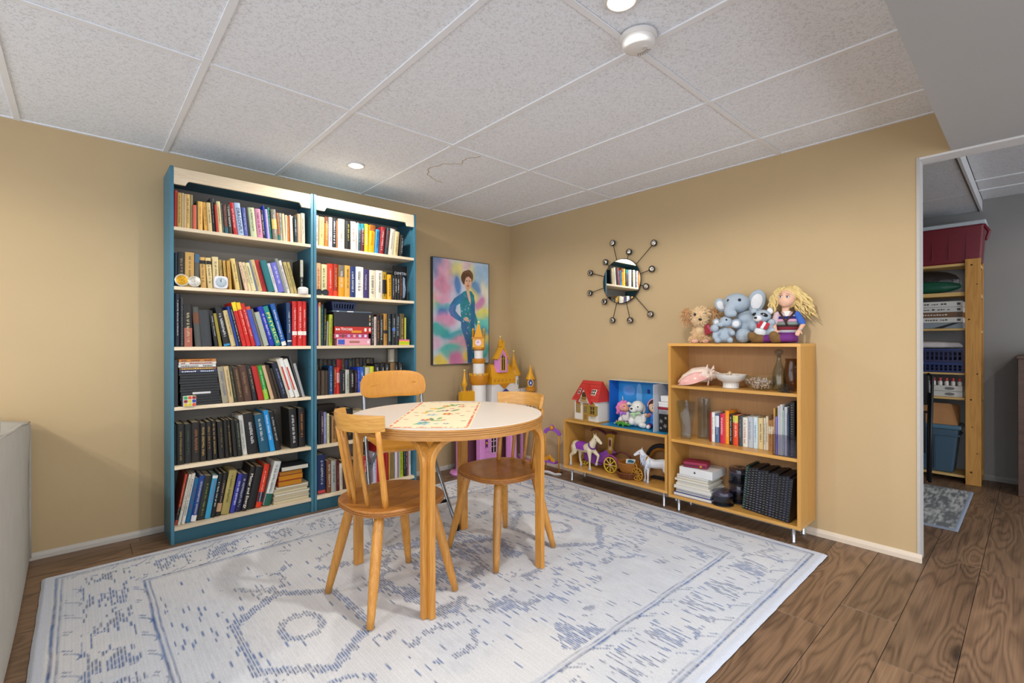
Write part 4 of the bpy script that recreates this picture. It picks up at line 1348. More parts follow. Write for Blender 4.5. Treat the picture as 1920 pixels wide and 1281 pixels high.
# ---------------------------------------------------------------- other things on the teal shelves
def medal(x, z, r, h1, label):
    t = thing('medallion', label, 'medal', (x, 3.199, z), group='coin medallions on the second shelf')
    c = (0, 0, 0); M = Matrix.Translation((x, 3.1945, z + r + 0.001)) @ Matrix.Rotation(pi / 2 - 0.05, 4, 'X')
    MB().lathe([(0.0001, -0.003), (r, -0.003), (r, 0.004), (r * 0.9, 0.0055), (r * 0.86, 0.004), (0.0001, 0.004)], c, 28, M).build('case', mat('cfcabb', 0.25, 0.4), t, auto=40)
    MB().lathe([(0.0001, 0.0062), (r * 0.74, 0.0058), (r * 0.80, 0.0045)], c, 28, M).build('coin', mat(h1, 0.3, 0.85, var=0.25, vscale=140, bump=0.4, bscale=260), t, auto=40)
    b = MB()
    for k in range(9):
        a = 2 * pi * k / 9
        b.cap((0, 0, 0.0066), 0.001, (r * 0.5 * cos(a), r * 0.5 * sin(a), 0.0066), 0.0016, 6)
    b.v = [tuple(M @ Vector(p)) for p in b.v]
    b.build('relief', mat(h1, 0.35, 0.8), t, smooth=True)
medal(0.424, 1.428, 0.034, 'c8982c', 'gold coin medallion in a clear case on the second shelf')
medal(0.482, 1.428, 0.031, 'c9c6bb', 'silver coin medallion beside the gold one on the second shelf')

t = thing('alarm_clock', 'small square white alarm clock on the second shelf', 'clock', (0.612, 3.20, 1.428))
M = Matrix.Translation((0.612, 3.195, 1.428 + 0.037)) @ Matrix.Rotation(pi / 2, 4, 'X')
MB().prism(superellipse(0.036, 0.037, 4.0, 32), -0.016, 0.010, M).build('case', mat('d9d8da', 0.35, var=0.02), t, bevel=0.004)
MB().lathe([(0.0001, 0.0115), (0.027, 0.0115), (0.029, 0.010)], (0, 0, 0), 28, M).build('dial', mat('aebcc4', 0.3, var=0.05), t, auto=40)
for a, L, nme in ((1.9, 0.016, 'hour_hand'), (1.57, 0.022, 'minute_hand')):
    b = MB().box(0, L, -0.0009, 0.0009, 0.0118, 0.0124, Matrix.Rotation(a, 4, 'Z'))
    b.v = [tuple(M @ Vector(p)) for p in b.v]; b.build(nme, mat('202024', 0.5), t)
for k in range(12):
    a = k * pi / 6
    b = MB().box(0.0215, 0.025, -0.0006, 0.0006, 0.0116, 0.0120, Matrix.Rotation(a, 4, 'Z'))
    b.v = [tuple(M @ Vector(p)) for p in b.v]; b.build('hour_mark', mat('303034', 0.5), t)

b = MB(); M = Matrix.Translation((1.078, 3.203, 1.428))
pf = [(0.030, 0.0), (0.032, 0.004), (0.032, 0.030), (0.029, 0.040), (0.020, 0.046), (0.0001, 0.047)]
t = thing('plastic_canister', 'small rounded white plastic canister at the end of the second shelf', 'canister', (1.078, 3.203, 1.428))
MB().lathe(pf[:3] + [(0.0315, 0.031), (0.0001, 0.031)], (1.078, 3.205, 1.428), 28).build('body', mat('dcd8d2', 0.4, var=0.02), t, auto=40)
MB().lathe([(0.033, 0.0312)] + [(0.033, 0.034)] + pf[3:], (1.078, 3.205, 1.428), 28).build('lid', mat('e2dfda', 0.4, var=0.02), t, auto=40)

# ---- disc cases, lying in a stack, one upright, and the colour puzzle cube
DV = [('c07a2c', 'orange'), ('d8cfc4', 'white and red'), ('dad9d4', 'white'), ('7a5440', 'brown and yellow'), ('1e2c50', 'navy')] + [('17181a', 'black')] * 12
n = len(DV); z = 0.759; hh = (1.022 - 0.759) / n
for k in range(n):
    h_, cn = DV[n - 1 - k]
    fr = k / n
    xa = 0.420 - 0.012 * fr + 0.002 * math.sin(k * 2.1); xb = 0.617 - 0.032 * fr + 0.003 * sin(k * 1.3)
    if h_ == '17181a':
        lab = f'black disc case in the stack behind the puzzle cube, {ordinal(k + 1)} from below'
    else:
        lab = f'{cn} disc case on top of the black cases behind the puzzle cube'
    o = MB().box(xa, xb, 3.206 + 0.002 * sin(k), 3.206 + 0.135, z + 0.0004, z + hh - 0.0006).build('disc_case', mat(h_, 0.35, var=0.05), None, bevel=0.0012)
    tag(o, lab, 'disc case', 'disc cases stacked on the fourth shelf')
    if cn != 'black' or k == 4:
        sl = MB()
        rg = random.Random(k)
        if k == 4:
            sl.box(xa + 0.055, xb - 0.045, 3.2036, 3.205, z + 0.002, z + hh - 0.002)
            sl.build('paper_label', mat('c9cacb', 0.6), o)
        else:
            xx = xa + 0.012
            while xx < xb - 0.02:
                L = rg.uniform(0.003, 0.010)
                sl.box(xx, xx + L, 3.2030, 3.2045, z + hh * 0.3, z + hh * rg.uniform(0.55, 0.75)); xx += L + 0.003 + (0.02 if rg.random() < 0.1 else 0)
            sl.build('lettering', mat({'c07a2c': '7a3c14', 'd8cfc4': '9c2c24', 'dad9d4': '5a5a58', '7a5440': 'd8b850', '1e2c50': 'e0e4ec'}.get(h_, 'aaaaaa'), 0.5), o)
    z += hh
o = MB().box(0.389, 0.4065, 3.206, 3.341, 0.7595, 1.022).build('disc_box', mat('14161a', 0.4), None, bevel=0.0015)
tag(o, 'tall black disc box standing against the bookcase side by the disc cases', 'disc box')

t = thing('puzzle_cube', 'small twisty colour puzzle cube with white edges on the fourth shelf', 'puzzle cube', (0.4565, 3.196, 0.759))
cx0, cz0, s = 0.4275, 0.7595, 0.0193
FACE = [['d8b020', 'c8c028', 'd84a20'], ['8a1818', 'c9c22c', '1c3898'], ['2a9a48', 'd84820', '8e1c24']]
MB().box(cx0, cx0 + 3 * s, 3.170 + 0.0, 3.170 + 3 * s - 0.0, cz0, cz0 + 3 * s).build('core', mat('d8d8d6', 0.35, var=0), t, bevel=0.002)
for r in range(3):
    for c in range(3):
        M = Matrix.Translation((cx0 + (c + 0.5) * s, 3.1695, cz0 + (r + 0.5) * s)) @ Matrix.Rotation(pi / 2, 4, 'X')
        MB().prism(superellipse(s * 0.43, s * 0.43, 5, 16), -0.0006, 0.0004, M).build('sticker', mat(FACE[r][c], 0.35, var=0), t)
        M = Matrix.Translation((cx0 + (c + 0.5) * s, 3.170 + (r + 0.5) * s, cz0 + 3 * s)); cc = ['d8d8d0', '2a9a48', 'd8b020'][(r + 2 * c) % 3]
        MB().prism(superellipse(s * 0.43, s * 0.43, 5, 16), -0.0004, 0.0006, M).build('sticker', mat(cc, 0.35, var=0), t)
        M = Matrix.Translation((cx0 + 3 * s, 3.170 + (c + 0.5) * s, cz0 + (r + 0.5) * s)) @ Matrix.Rotation(pi / 2, 4, 'Y'); cc = ['1c3898', 'd84820', 'c9c22c'][(r + c) % 3]
        MB().prism(superellipse(s * 0.43, s * 0.43, 5, 16), -0.0004, 0.0006, M).build('sticker', mat(cc, 0.35, var=0), t)

# ---- stack of journals and paperbacks at the end of the bottom shelf
z = 0.095
ST = [('cfc3a2', 0.900, 1.117, 0.019, 'journal'), ('d3c9ae', 0.903, 1.121, 0.015, 'journal'), ('cdbf9c', 0.901, 1.116, 0.014, 'journal'), ('d6d0c0', 0.905, 1.120, 0.015, 'journal'), ('d2c6a4', 0.902, 1.108, 0.016, 'journal'), ('c9bda0', 0.906, 1.114, 0.013, 'journal'), ('d4ccb8', 0.915, 1.112, 0.013, 'journal'),
      ('b87a18', 0.926, 1.072, 0.034, 'paperback'), ('c08018', 0.930, 1.080, 0.033, 'paperback'), ('a87020', 0.935, 1.076, 0.027, 'paperback'), ('cfcbbc', 0.945, 1.112, 0.029, 'book')]
for k, (h_, xa, xb, th, kind) in enumerate(ST):
    nmx = {'journal': 'cream journal', 'paperback': 'yellow-edged paperback', 'book': 'white-paged book'}[kind]
    if kind == 'journal': lab = f'cream journal lying at the bottom of the stack, {ordinal(k + 1)} from below'
    elif kind == 'paperback': lab = f'yellow-edged paperback lying in the bottom shelf stack, {ordinal(k - 6)} from below'
    else: lab = 'thick book with a black cover lying on top of the yellow-edged paperbacks'
    y0 = 3.212 + 0.004 * sin(k * 1.7)
    cov = {'journal': 'bdb294', 'paperback': '8a2a1c', 'book': '23262a'}[kind]
    o = MB().box(xa, xb, y0, y0 + 0.15, z + 0.0003, z + 0.0022).box(xa, xb, y0, y0 + 0.15, z + th - 0.0022, z + th - 0.0003).box(xa, xa + 0.002, y0, y0 + 0.15, z + 0.0022, z + th - 0.0022).build('lying_book', mat(cov, 0.5), None)
    tag(o, lab, 'book', 'books lying in a stack on the bottom shelf')
    MB().box(xa + 0.002, xb - 0.003, y0 + 0.002, y0 + 0.147, z + 0.0023, z + th - 0.0023).build('pages', mat(h_, 0.85, var=0.12, vscale=160), o)
    z += th

# ---- sunglasses on the painting-side bookcase
t = thing('sunglasses', 'folded black sunglasses on the second shelf of the painting-side bookcase', 'sunglasses', (1.20, 3.194, 1.428))
BLK = mat('101012', 0.2, var=0)
b = MB()
for sx in (-1, 1):
    M = Matrix.Translation((1.198 + sx * 0.021, 3.194, 1.428 + 0.0195)) @ Matrix.Rotation(pi / 2, 4, 'X')
    MB().prism(superellipse(0.019, 0.017, 2.6, 24), -0.001, 0.0015, M).build('lens', mat('16181c', 0.08, var=0), t, bevel=0.0006)
    pts = [(1.198 + sx * 0.021 + 0.0205 * cos(g), 3.194, 1.428 + 0.0205 + 0.0185 * sin(g)) for g in [2 * pi * k / 20 for k in range(20)]]
    MB().tube(pts, 0.0018, 6, closed=True).build('rim', BLK, t, smooth=True)
    MB().tube([(1.198 + sx * 0.041, 3.195, 1.456), (1.198 + sx * 0.043, 3.20, 1.454), (1.198 + sx * 0.030, 3.203, 1.448), (1.198 - sx * 0.045, 3.2045 + 0.002 * sx, 1.434)], 0.0018, 6).build('temple', BLK, t, smooth=True)
MB().tube([(1.196, 3.194, 1.452), (1.198, 3.193, 1.4535), (1.200, 3.194, 1.452)], 0.0018, 6).build('bridge', BLK, t, smooth=True)

# ---- large book with its cover turned outwards
o = MB().box(1.772, 1.888, 3.285, 3.300, 1.4285, 1.700).build('book', mat('15161a', 0.3), None, bevel=0.001)
tag(o, 'large black book with its cover turned out, second shelf of painting-side bookcase', 'book')
MB().box(1.774, 1.8895, 3.287, 3.298, 1.431, 1.698).build('pages', PAGES, o)
MW = mat('e8e8ea', 0.4, var=0)
text_mesh('DIMITRI', 0.030, MW, 'lettering', o, Matrix.Translation((1.829, 3.2842, 1.640)) @ Matrix.Rotation(pi / 2, 4, 'X'), 0.0002, width=0.098)
M = Matrix.Translation((1.845, 3.2846, 1.52)) @ Matrix.Rotation(pi / 2, 4, 'X')
MB().prism([(0.01, 0.10), (0.024, 0.085), (0.022, 0.05), (0.030, 0.0), (0.020, -0.06), (0.0, -0.07), (-0.008, -0.02), (0.004, 0.03), (0.0, 0.08)], 0.0, 0.0004, M).build('cover_figure', mat('9fb4cc', 0.4, var=0.3, vscale=60), o)

# ---- games and boxes lying in a pile, third shelf
def flat_box(name, xa, xb, za, zb, y0, depth, h_, label, cat, group=None, marks=None):
    o = MB().box(xa, xb, y0, y0 + depth, za + 0.0004, zb - 0.0004).build(name, mat(h_, 0.4, var=0.06), None, bevel=0.0015)
    tag(o, label, cat, group)
    for (u0, u1, v0, v1, hc, nme) in (marks or []):
        MB().box(xa + (xb - xa) * u0, xa + (xb - xa) * u1, y0 - 0.0008, y0 + 0.0005, za + (zb - za) * v0, za + (zb - za) * v1).build(nme, mat(hc, 0.45), o)
    return o
G = 'game boxes piled on the third shelf'
flat_box('game_box', 1.303, 1.546, 1.0925, 1.1405, 3.208, 0.16, 'dc9aa8', 'pale pink box at the bottom of the game pile', 'game box', G, [(0.03, 0.22, 0.15, 0.85, '3854b0', 'printed_patch'), (0.36, 0.66, 0.35, 0.65, 'a06a58', 'lettering'), (0.90, 0.96, 0.3, 0.7, 'e8d8d8', 'printed_patch')])
o = flat_box('game_box', 1.285, 1.533, 1.1405, 1.1765, 3.212, 0.16, 'c84a72', 'deep pink box with round pictures in the game pile', 'game box', G, [(0.0, 1.0, 0.42, 0.58, '8a2040', 'stripe')])
for k in range(6):
    M = Matrix.Translation((1.305 + k * 0.041, 3.2113, 1.1585)) @ Matrix.Rotation(pi / 2, 4, 'X')
    MB().lathe([(0.0001, 0.0012), (0.010, 0.0012), (0.011, 0.0)], (0, 0, 0), 14, M).build('picture_disc', mat(['d8d4d0', '6a4a3a', 'b8a0c8', 'e0a0a0', 'c8c8e0', 'd8d0e8'][k], 0.5), o)
o = flat_box('game_box', 1.286, 1.552, 1.1765, 1.2235, 3.206, 0.18, 'b8281c', 'red game box with white letters in the pile', 'game box', G, [(0.45, 0.72, 0.08, 0.42, 'd88a20', 'flame_patch'), (0.80, 0.86, 0.3, 0.8, 'e0e0d8', 'printed_patch'), (0.93, 0.98, 0.3, 0.8, 'dcdcd4', 'printed_patch'), (0.03, 0.07, 0.45, 0.7, 'e8e0dc', 'printed_patch'), (0.09, 0.13, 0.45, 0.7, 'e8e0dc', 'printed_patch')])
text_mesh('TEACHER', 0.024, mat('f0ece8', 0.4, var=0), 'lettering', o, Matrix.Translation((1.37, 3.2050, 1.204)) @ Matrix.Rotation(0.05, 4, 'Y') @ Matrix.Rotation(pi / 2, 4, 'X'), 0.0003, width=0.085)
flat_box('storage_box', 1.281, 1.552, 1.2235, 1.3215, 3.210, 0.20, '1d1b20', 'large black box lying on the red game box', 'box', None, [(0.945, 0.985, 0.10, 0.32, 'b8b4a8', 'lettering'), (0.945, 0.985, 0.42, 0.62, '8a6a30', 'lettering'), (0.945, 0.985, 0.68, 0.86, 'a89c80', 'lettering')])
flat_box('folded_board', 1.275, 1.560, 1.3215, 1.333, 3.216, 0.20, '50606c', 'grey folded board lying on the black box', 'game board', None, [(0.10, 0.16, 0.3, 0.8, 'c8d0e0', 'printed_patch'), (0.36, 0.52, 0.3, 0.8, 'e8e8e4', 'lettering')])
t = thing('plastic_basket', 'navy plastic basket with slotted side on the pile of games', 'basket', (1.36, 3.29, 1.333))
NAVY = mat('1e2c50', 0.4)
xa, xb, ya, yb_, z0, z1 = 1.275, 1.448, 3.226, 3.36, 1.3335, 1.392
fl = 0.010
def quadbox(b, pts, th):
    pts = [Vector(p) for p in pts]; nn = (pts[1] - pts[0]).cross(pts[3] - pts[0]).normalized() * th
    b.add([tuple(p) for p in pts] + [tuple(p + nn) for p in pts], [(0, 1, 2, 3), (7, 6, 5, 4), (0, 4, 5, 1), (1, 5, 6, 2), (2, 6, 7, 3), (3, 7, 4, 0)])
MB().box(xa + fl, xb - fl, ya + fl, yb_ - fl, z0, z0 + 0.003).build('basket_floor', NAVY, t)
b = MB()
quadbox(b, [(xa + fl, yb_ - fl, z0), (xb - fl, yb_ - fl, z0), (xb, yb_, z1), (xa, yb_, z1)], 0.002)
quadbox(b, [(xa + fl, ya + fl, z0), (xa + fl, yb_ - fl, z0), (xa, yb_, z1), (xa, ya, z1)], 0.002)
quadbox(b, [(xb - fl, yb_ - fl, z0), (xb - fl, ya + fl, z0), (xb, ya, z1), (xb, yb_, z1)], 0.002)
b.build('side_walls', NAVY, t)
b = MB()   # slotted front
def fp(u, v): return (xa + fl * (1 - v) + (xb - xa - 2 * fl * (1 - v)) * u, ya + fl * (1 - v), z0 + (z1 - z0) * v)
def fq(u0, u1, v0, v1): quadbox(b, [fp(u0, v0), fp(u1, v0), fp(u1, v1), fp(u0, v1)], -0.002)
fq(0, 1, 0, 0.25); fq(0, 1, 0.78, 1)
for k in range(9):
    u = k / 8 * 0.92; fq(u, min(1, u + (0.055 if 0 < k < 8 else 0.08)), 0.25, 0.78)
b.build('slotted_front', NAVY, t)
MB().tube([(xa, ya, z1), (xb, ya, z1), (xb, yb_, z1), (xa, yb_, z1)], 0.0025, 6, closed=True).build('rim', NAVY, t)

# ---- sticky note pads
NP = ['e0d030', 'a8d028', 'e8c020', 'e070a0']
z = 1.0925
for k, h_ in enumerate(NP):
    o = MB().box(1.768 + 0.0008 * k, 1.852 + 0.0006 * sin(k * 3), 3.1915, 3.262, z + 0.0002, z + 0.0102).build('sticky_note_pad', mat(h_, 0.6, var=0.03), None, bevel=0.0006)
    tag(o, ['yellow', 'lime green', 'golden yellow', 'pink'][k] + ' sticky note pad in the small pile at the shelf end', 'note pad', 'sticky note pads on the third shelf')
    z += 0.0104
# ---- rolled paper standing behind the books
o = MB().lathe([(0.026, 0), (0.026, 0.30), (0.022, 0.30), (0.022, 0.0)], (1.815, 3.41, 0.7595), 20, closed=True).build('paper_roll', mat('cfc4ae', 0.8, var=0.05), None, smooth=False)
tag(o, 'cream paper roll standing at the back of the fourth shelf', 'paper roll')
# ---- back row of books on the fourth shelf
rng = random.Random(77)
xx = 1.185; cl = ['23201e', '1d1d20', '3a3a2c', '2c2420', '1c2224', '24262a', 'b01c18', '4a3420', '1a2450', '1c2c28', '201c1c', '3c2a22', '23242a', '1c1c1e', '5a4a2a', '202226']
for k, h_ in enumerate(cl):
    w_ = 0.024 + 0.010 * rng.random()
    if xx + w_ > 1.77: break
    if h_ == 'b01c18': w_ = 0.036
    o = book_parts(w_ - 0.0006, 0.232 + 0.008 * rng.random(), 0.075, h_, 'a89060' if k % 2 else '', '', rng, f'{cname(h_)} book in the back row of the fourth shelf, {ordinal(k + 1)} from the sofa end', 'back row of books on the fourth shelf')
    o.location = (xx, 3.372, 0.759); xx += w_
# ---- tall dark book lying behind on the fifth shelf
o = MB().box(1.215, 1.36, 3.38, 3.43, 0.4315, 0.675).build('book', mat('2c2018', 0.5), None, bevel=0.002)
tag(o, 'large dark brown book behind the slim ones on the fifth shelf', 'book')
MB().box(1.217, 1.358, 3.383, 3.4315, 0.434, 0.673).build('pages', PAGES, o)

# ================================================================ PAINTING
def make_painting():
    x0, x1, z0, z1 = 2.216, 2.835, 0.917, 1.842
    t = thing('wall_painting', 'bright watercolour portrait of a woman in a teal robe', 'painting', ((x0 + x1) / 2, YB, z0))
    yf = YB - 0.034
    fr = MB()
    FM = mat('55585c', 0.35, 0.6)
    for (a, b_, c, d) in ((x0, x1, z0, z0 + 0.005), (x0, x1, z1 - 0.005, z1), (x0, x0 + 0.005, z0 + 0.005, z1 - 0.005), (x1 - 0.005, x1, z0 + 0.005, z1 - 0.005)):
        MB().box(a, b_, yf - 0.002, YB - 0.001, c, d).build('frame_bar', FM, t)
    nu, nv = 190, 280
    U, Vv = np.meshgrid(np.linspace(0, 1, nu), np.linspace(0, 1, nv))   # V from top
    wu = (smooth_noise(U.shape, (5, 4), 31) - 0.5) * 0.16; wv = (smooth_noise(U.shape, (5, 4), 37) - 0.5) * 0.12
    A, B = U + wu, Vv + wv
    C = np.broadcast_to(np.array(lin('c9d4e4')[:3]), U.shape + (3,)).copy()
    def lay(h, u, v, ru, rv, a=0.9, p=2.0):
        e = np.exp(-(((A - u) / ru) ** 2 + ((B - v) / rv) ** 2) ** (p / 2))
        k = (np.clip(e * 1.7, 0, 1) * a)[..., None]
        C[:] = C * (1 - k) + np.array(lin(h)[:3]) * k
    for s in (('2f7fb4', .06, .06, .08, .10), ('e0a8c0', .22, .10, .14, .08), ('d98aa8', .14, .24, .14, .10), ('e8dc70', .46, .08, .12, .08), ('e0b8cc', .62, .06, .10, .07), ('9cc0dc', .85, .12, .18, .12),
              ('e6d858', .68, .26, .08, .18), ('3c78b8', .40, .22, .06, .10), ('4a86bc', .78, .24, .12, .05), ('e6e2c8', .93, .30, .08, .10), ('c878b0', .82, .38, .10, .06), ('e2da5c', .92, .48, .12, .06), ('d8d860', .04, .42, .07, .06),
              ('58b4b8', .18, .46, .16, .05), ('e0a0bc', .12, .38, .12, .05), ('3a6cb0', .16, .52, .10, .05), ('d88cb0', .22, .58, .20, .05), ('20a8a0', .12, .68, .18, .06), ('2c9aa8', .40, .72, .22, .05), ('5cc8b8', .88, .60, .14, .08), ('3a98b8', .90, .68, .14, .05),
              ('e0cc50', .96, .76, .07, .06), ('d890a8', .45, .80, .18, .05), ('2ab0a0', .30, .87, .20, .06), ('c86898', .40, .95, .14, .06), ('e4c838', .10, .97, .12, .05), ('e4c838', .60, .93, .08, .06), ('2aa8a0', .88, .90, .12, .10), ('d8b0c8', .05, .80, .10, .05), ('e8e4e0', .78, .82, .10, .05)):
        lay(*s)
    C *= (0.86 + 0.28 * smooth_noise(U.shape, (16, 12), 41))[..., None]
    def shp(poly, h, a=1.0, var=0.0, seed=1):
        m = in_poly(U, Vv, poly)[..., None] * a
        c = np.array(lin(h)[:3])
        cc = np.broadcast_to(c, U.shape + (3,))
        if var: cc = cc * (1 - var + 2 * var * smooth_noise(U.shape, (24, 14), seed))[..., None]
        C[:] = C * (1 - m) + cc * m
    def el(u, v, ru, rv, h, a=1.0):
        m = ((((U - u) / ru) ** 2 + ((Vv - v) / rv) ** 2) < 1)[..., None] * a
        C[:] = C * (1 - m) + np.array(lin(h)[:3]) * m
    # robe
    shp([(.52, .30), (.60, .28), (.67, .29), (.72, .33), (.74, .42), (.74, .50), (.79, .58), (.76, .63), (.72, .60), (.75, .75), (.78, .999), (.60, .999), (.60, .85), (.55, .75), (.48, .65), (.48, .56), (.47, .47), (.46, .42), (.44, .40), (.45, .34)], '24808c', 1.0, 0.4, 3)
    shp([(.50, .58), (.60, .60), (.66, .80), (.68, .999), (.60, .999), (.58, .84), (.52, .72), (.48, .65)], '3a64a0', 0.75, 0.3, 5)
    shp([(.66, .42), (.72, .40), (.73, .62), (.74, .85), (.70, .98), (.66, .7)], '2a5c96', 0.7, 0.3, 7)
    # sleeve arm bent to the hip
    shp([(.46, .33), (.52, .32), (.50, .40), (.40, .44), (.38, .49), (.44, .53), (.52, .57), (.50, .60), (.40, .575), (.30, .54), (.26, .49), (.28, .44), (.36, .37)], '2f74a0', 1.0, 0.35, 9)
    shp([(.30, .44), (.36, .43), (.34, .50), (.40, .56), (.31, .545), (.265, .49)], '6a70b8', 0.6, 0.3, 11)
    # neck opening, neck, face, hair, hand
    shp([(.575, .27), (.625, .27), (.66, .37), (.655, .42), (.62, .38), (.585, .31)], 'dcb49a')
    el(.585, .165, .105, .075, '6b4a34'); el(.62, .145, .085, .065, '74523a'); el(.545, .17, .05, .05, '5c3e2c')
    el(.605, .20, .068, .075, 'dcae92'); el(.60, .255, .03, .035, 'd2a286')
    shp([(.53, .16), (.56, .12), (.62, .11), (.67, .14), (.675, .17), (.62, .145), (.57, .16), (.55, .20), (.54, .23)], '5f422f')
    el(.585, .190, .012, .006, '3c2c28'); el(.635, .190, .012, .006, '3c2c28'); el(.61, .215, .006, .012, 'c88c74'); el(.612, .238, .022, .006, 'b04c48')
    el(.57, .565, .045, .018, 'dcb49a'); el(.60, .58, .03, .010, 'd8b094')
    rg = random.Random(8)
    for k in range(46):
        u, v = rg.uniform(.47, .76), rg.uniform(.33, .98)
        if in_poly(np.array([[u]]), np.array([[v]]), [(.48, .33), (.72, .33), (.73, .6), (.76, .98), (.62, .98), (.5, .64)])[0, 0]:
            el(u, v, .010, .008, rg.choice(['c8a8c0', 'a8c0d8', 'd0b8a8', '8a78b8']), 0.75)
    P = np.stack([x0 + 0.005 + (x1 - x0 - 0.01) * U, np.full_like(U, yf), z1 - 0.005 - (z1 - z0 - 0.01) * Vv], -1)
    P = P - np.array([(x0 + x1) / 2, YB, z0])
    grid_mesh('painted_canvas', P[:, ::1], C, attr_mat('painted_canvas', 0.35, 0.05, 200), t)
    MB().box(x0 + 0.005, x1 - 0.005, yf + 0.002, YB - 0.002, z0 + 0.005, z1 - 0.005).build('backing', mat('3a3632', 0.7), t)
make_painting()

# ================================================================ MIRROR
def make_mirror():
    cy, cz, R = 2.156, 1.583, 0.174
    t = thing('wall_mirror', 'round wall mirror with twelve small round mirrors on black rods', 'mirror', (XR, cy, cz))
    BLK = mat('17161a', 0.4)
    m, nt, b = nm('silvered_glass'); b.inputs['Metallic'].default_value = 1.0; b.inputs['Roughness'].default_value = 0.015; b.inputs['Base Color'].default_value = (0.86, 0.88, 0.88, 1)
    xf = XR - 0.026
    M = Matrix.Translation((xf, cy, cz)) @ Matrix.Rotation(-pi / 2, 4, 'Y')
    MB().lathe([(0.0001, 0.0), (R, 0.0), (R, 0.004), (R - 0.003, 0.0055), (R - 0.004, 0.0045), (0.0001, 0.0045)], (0, 0, 0), 64, M).build('backing_disc', BLK, t, auto=30)
    MB().lathe([(0.0001, 0.0052), (R - 0.005, 0.0052), (R - 0.005, 0.0040)], (0, 0, 0), 64, M).build('mirror_glass', m, t)
    MB().cyl((xf, cy, cz), (XR, cy, cz), 0.06, n=24).build('wall_mount', BLK, t)
    balls = [(2.239, 1.891), (1.876, 1.835), (2.088, 1.8), (2.308, 1.749), (2.461, 1.679), (2.467, 1.514), (2.319, 1.434), (2.242, 1.283), (2.08, 1.277), (1.905, 1.316), (1.941, 1.523), (1.892, 1.647)]
    for by, bz in balls:
        r = 0.0235
        Mb = Matrix.Translation((xf, by, bz)) @ Matrix.Rotation(-pi / 2, 4, 'Y')
        d = Vector((0, cy - by, cz - bz)); L = d.length; d.normalize()
        rod = MB().cyl(Vector((xf + 0.002, by, bz)) + d * (r - 0.004), Vector((xf + 0.002, by, bz)) + d * (L - R + 0.02), 0.0028, n=8).build('rod', BLK, t)
        q = MB().lathe([(0.0001, -0.006), (r, -0.006), (r + 0.001, 0.006), (r - 0.003, 0.0072), (0.0001, 0.0072)], (0, 0, 0), 24, Mb).build('small_mirror', BLK, t, auto=40)
        MB().lathe([(0.0001, 0.0085), (r * 0.5, 0.0082), (r - 0.004, 0.0075)], (0, 0, 0), 24, Mb).build('mirror_glass', m, q, smooth=True)
make_mirror()

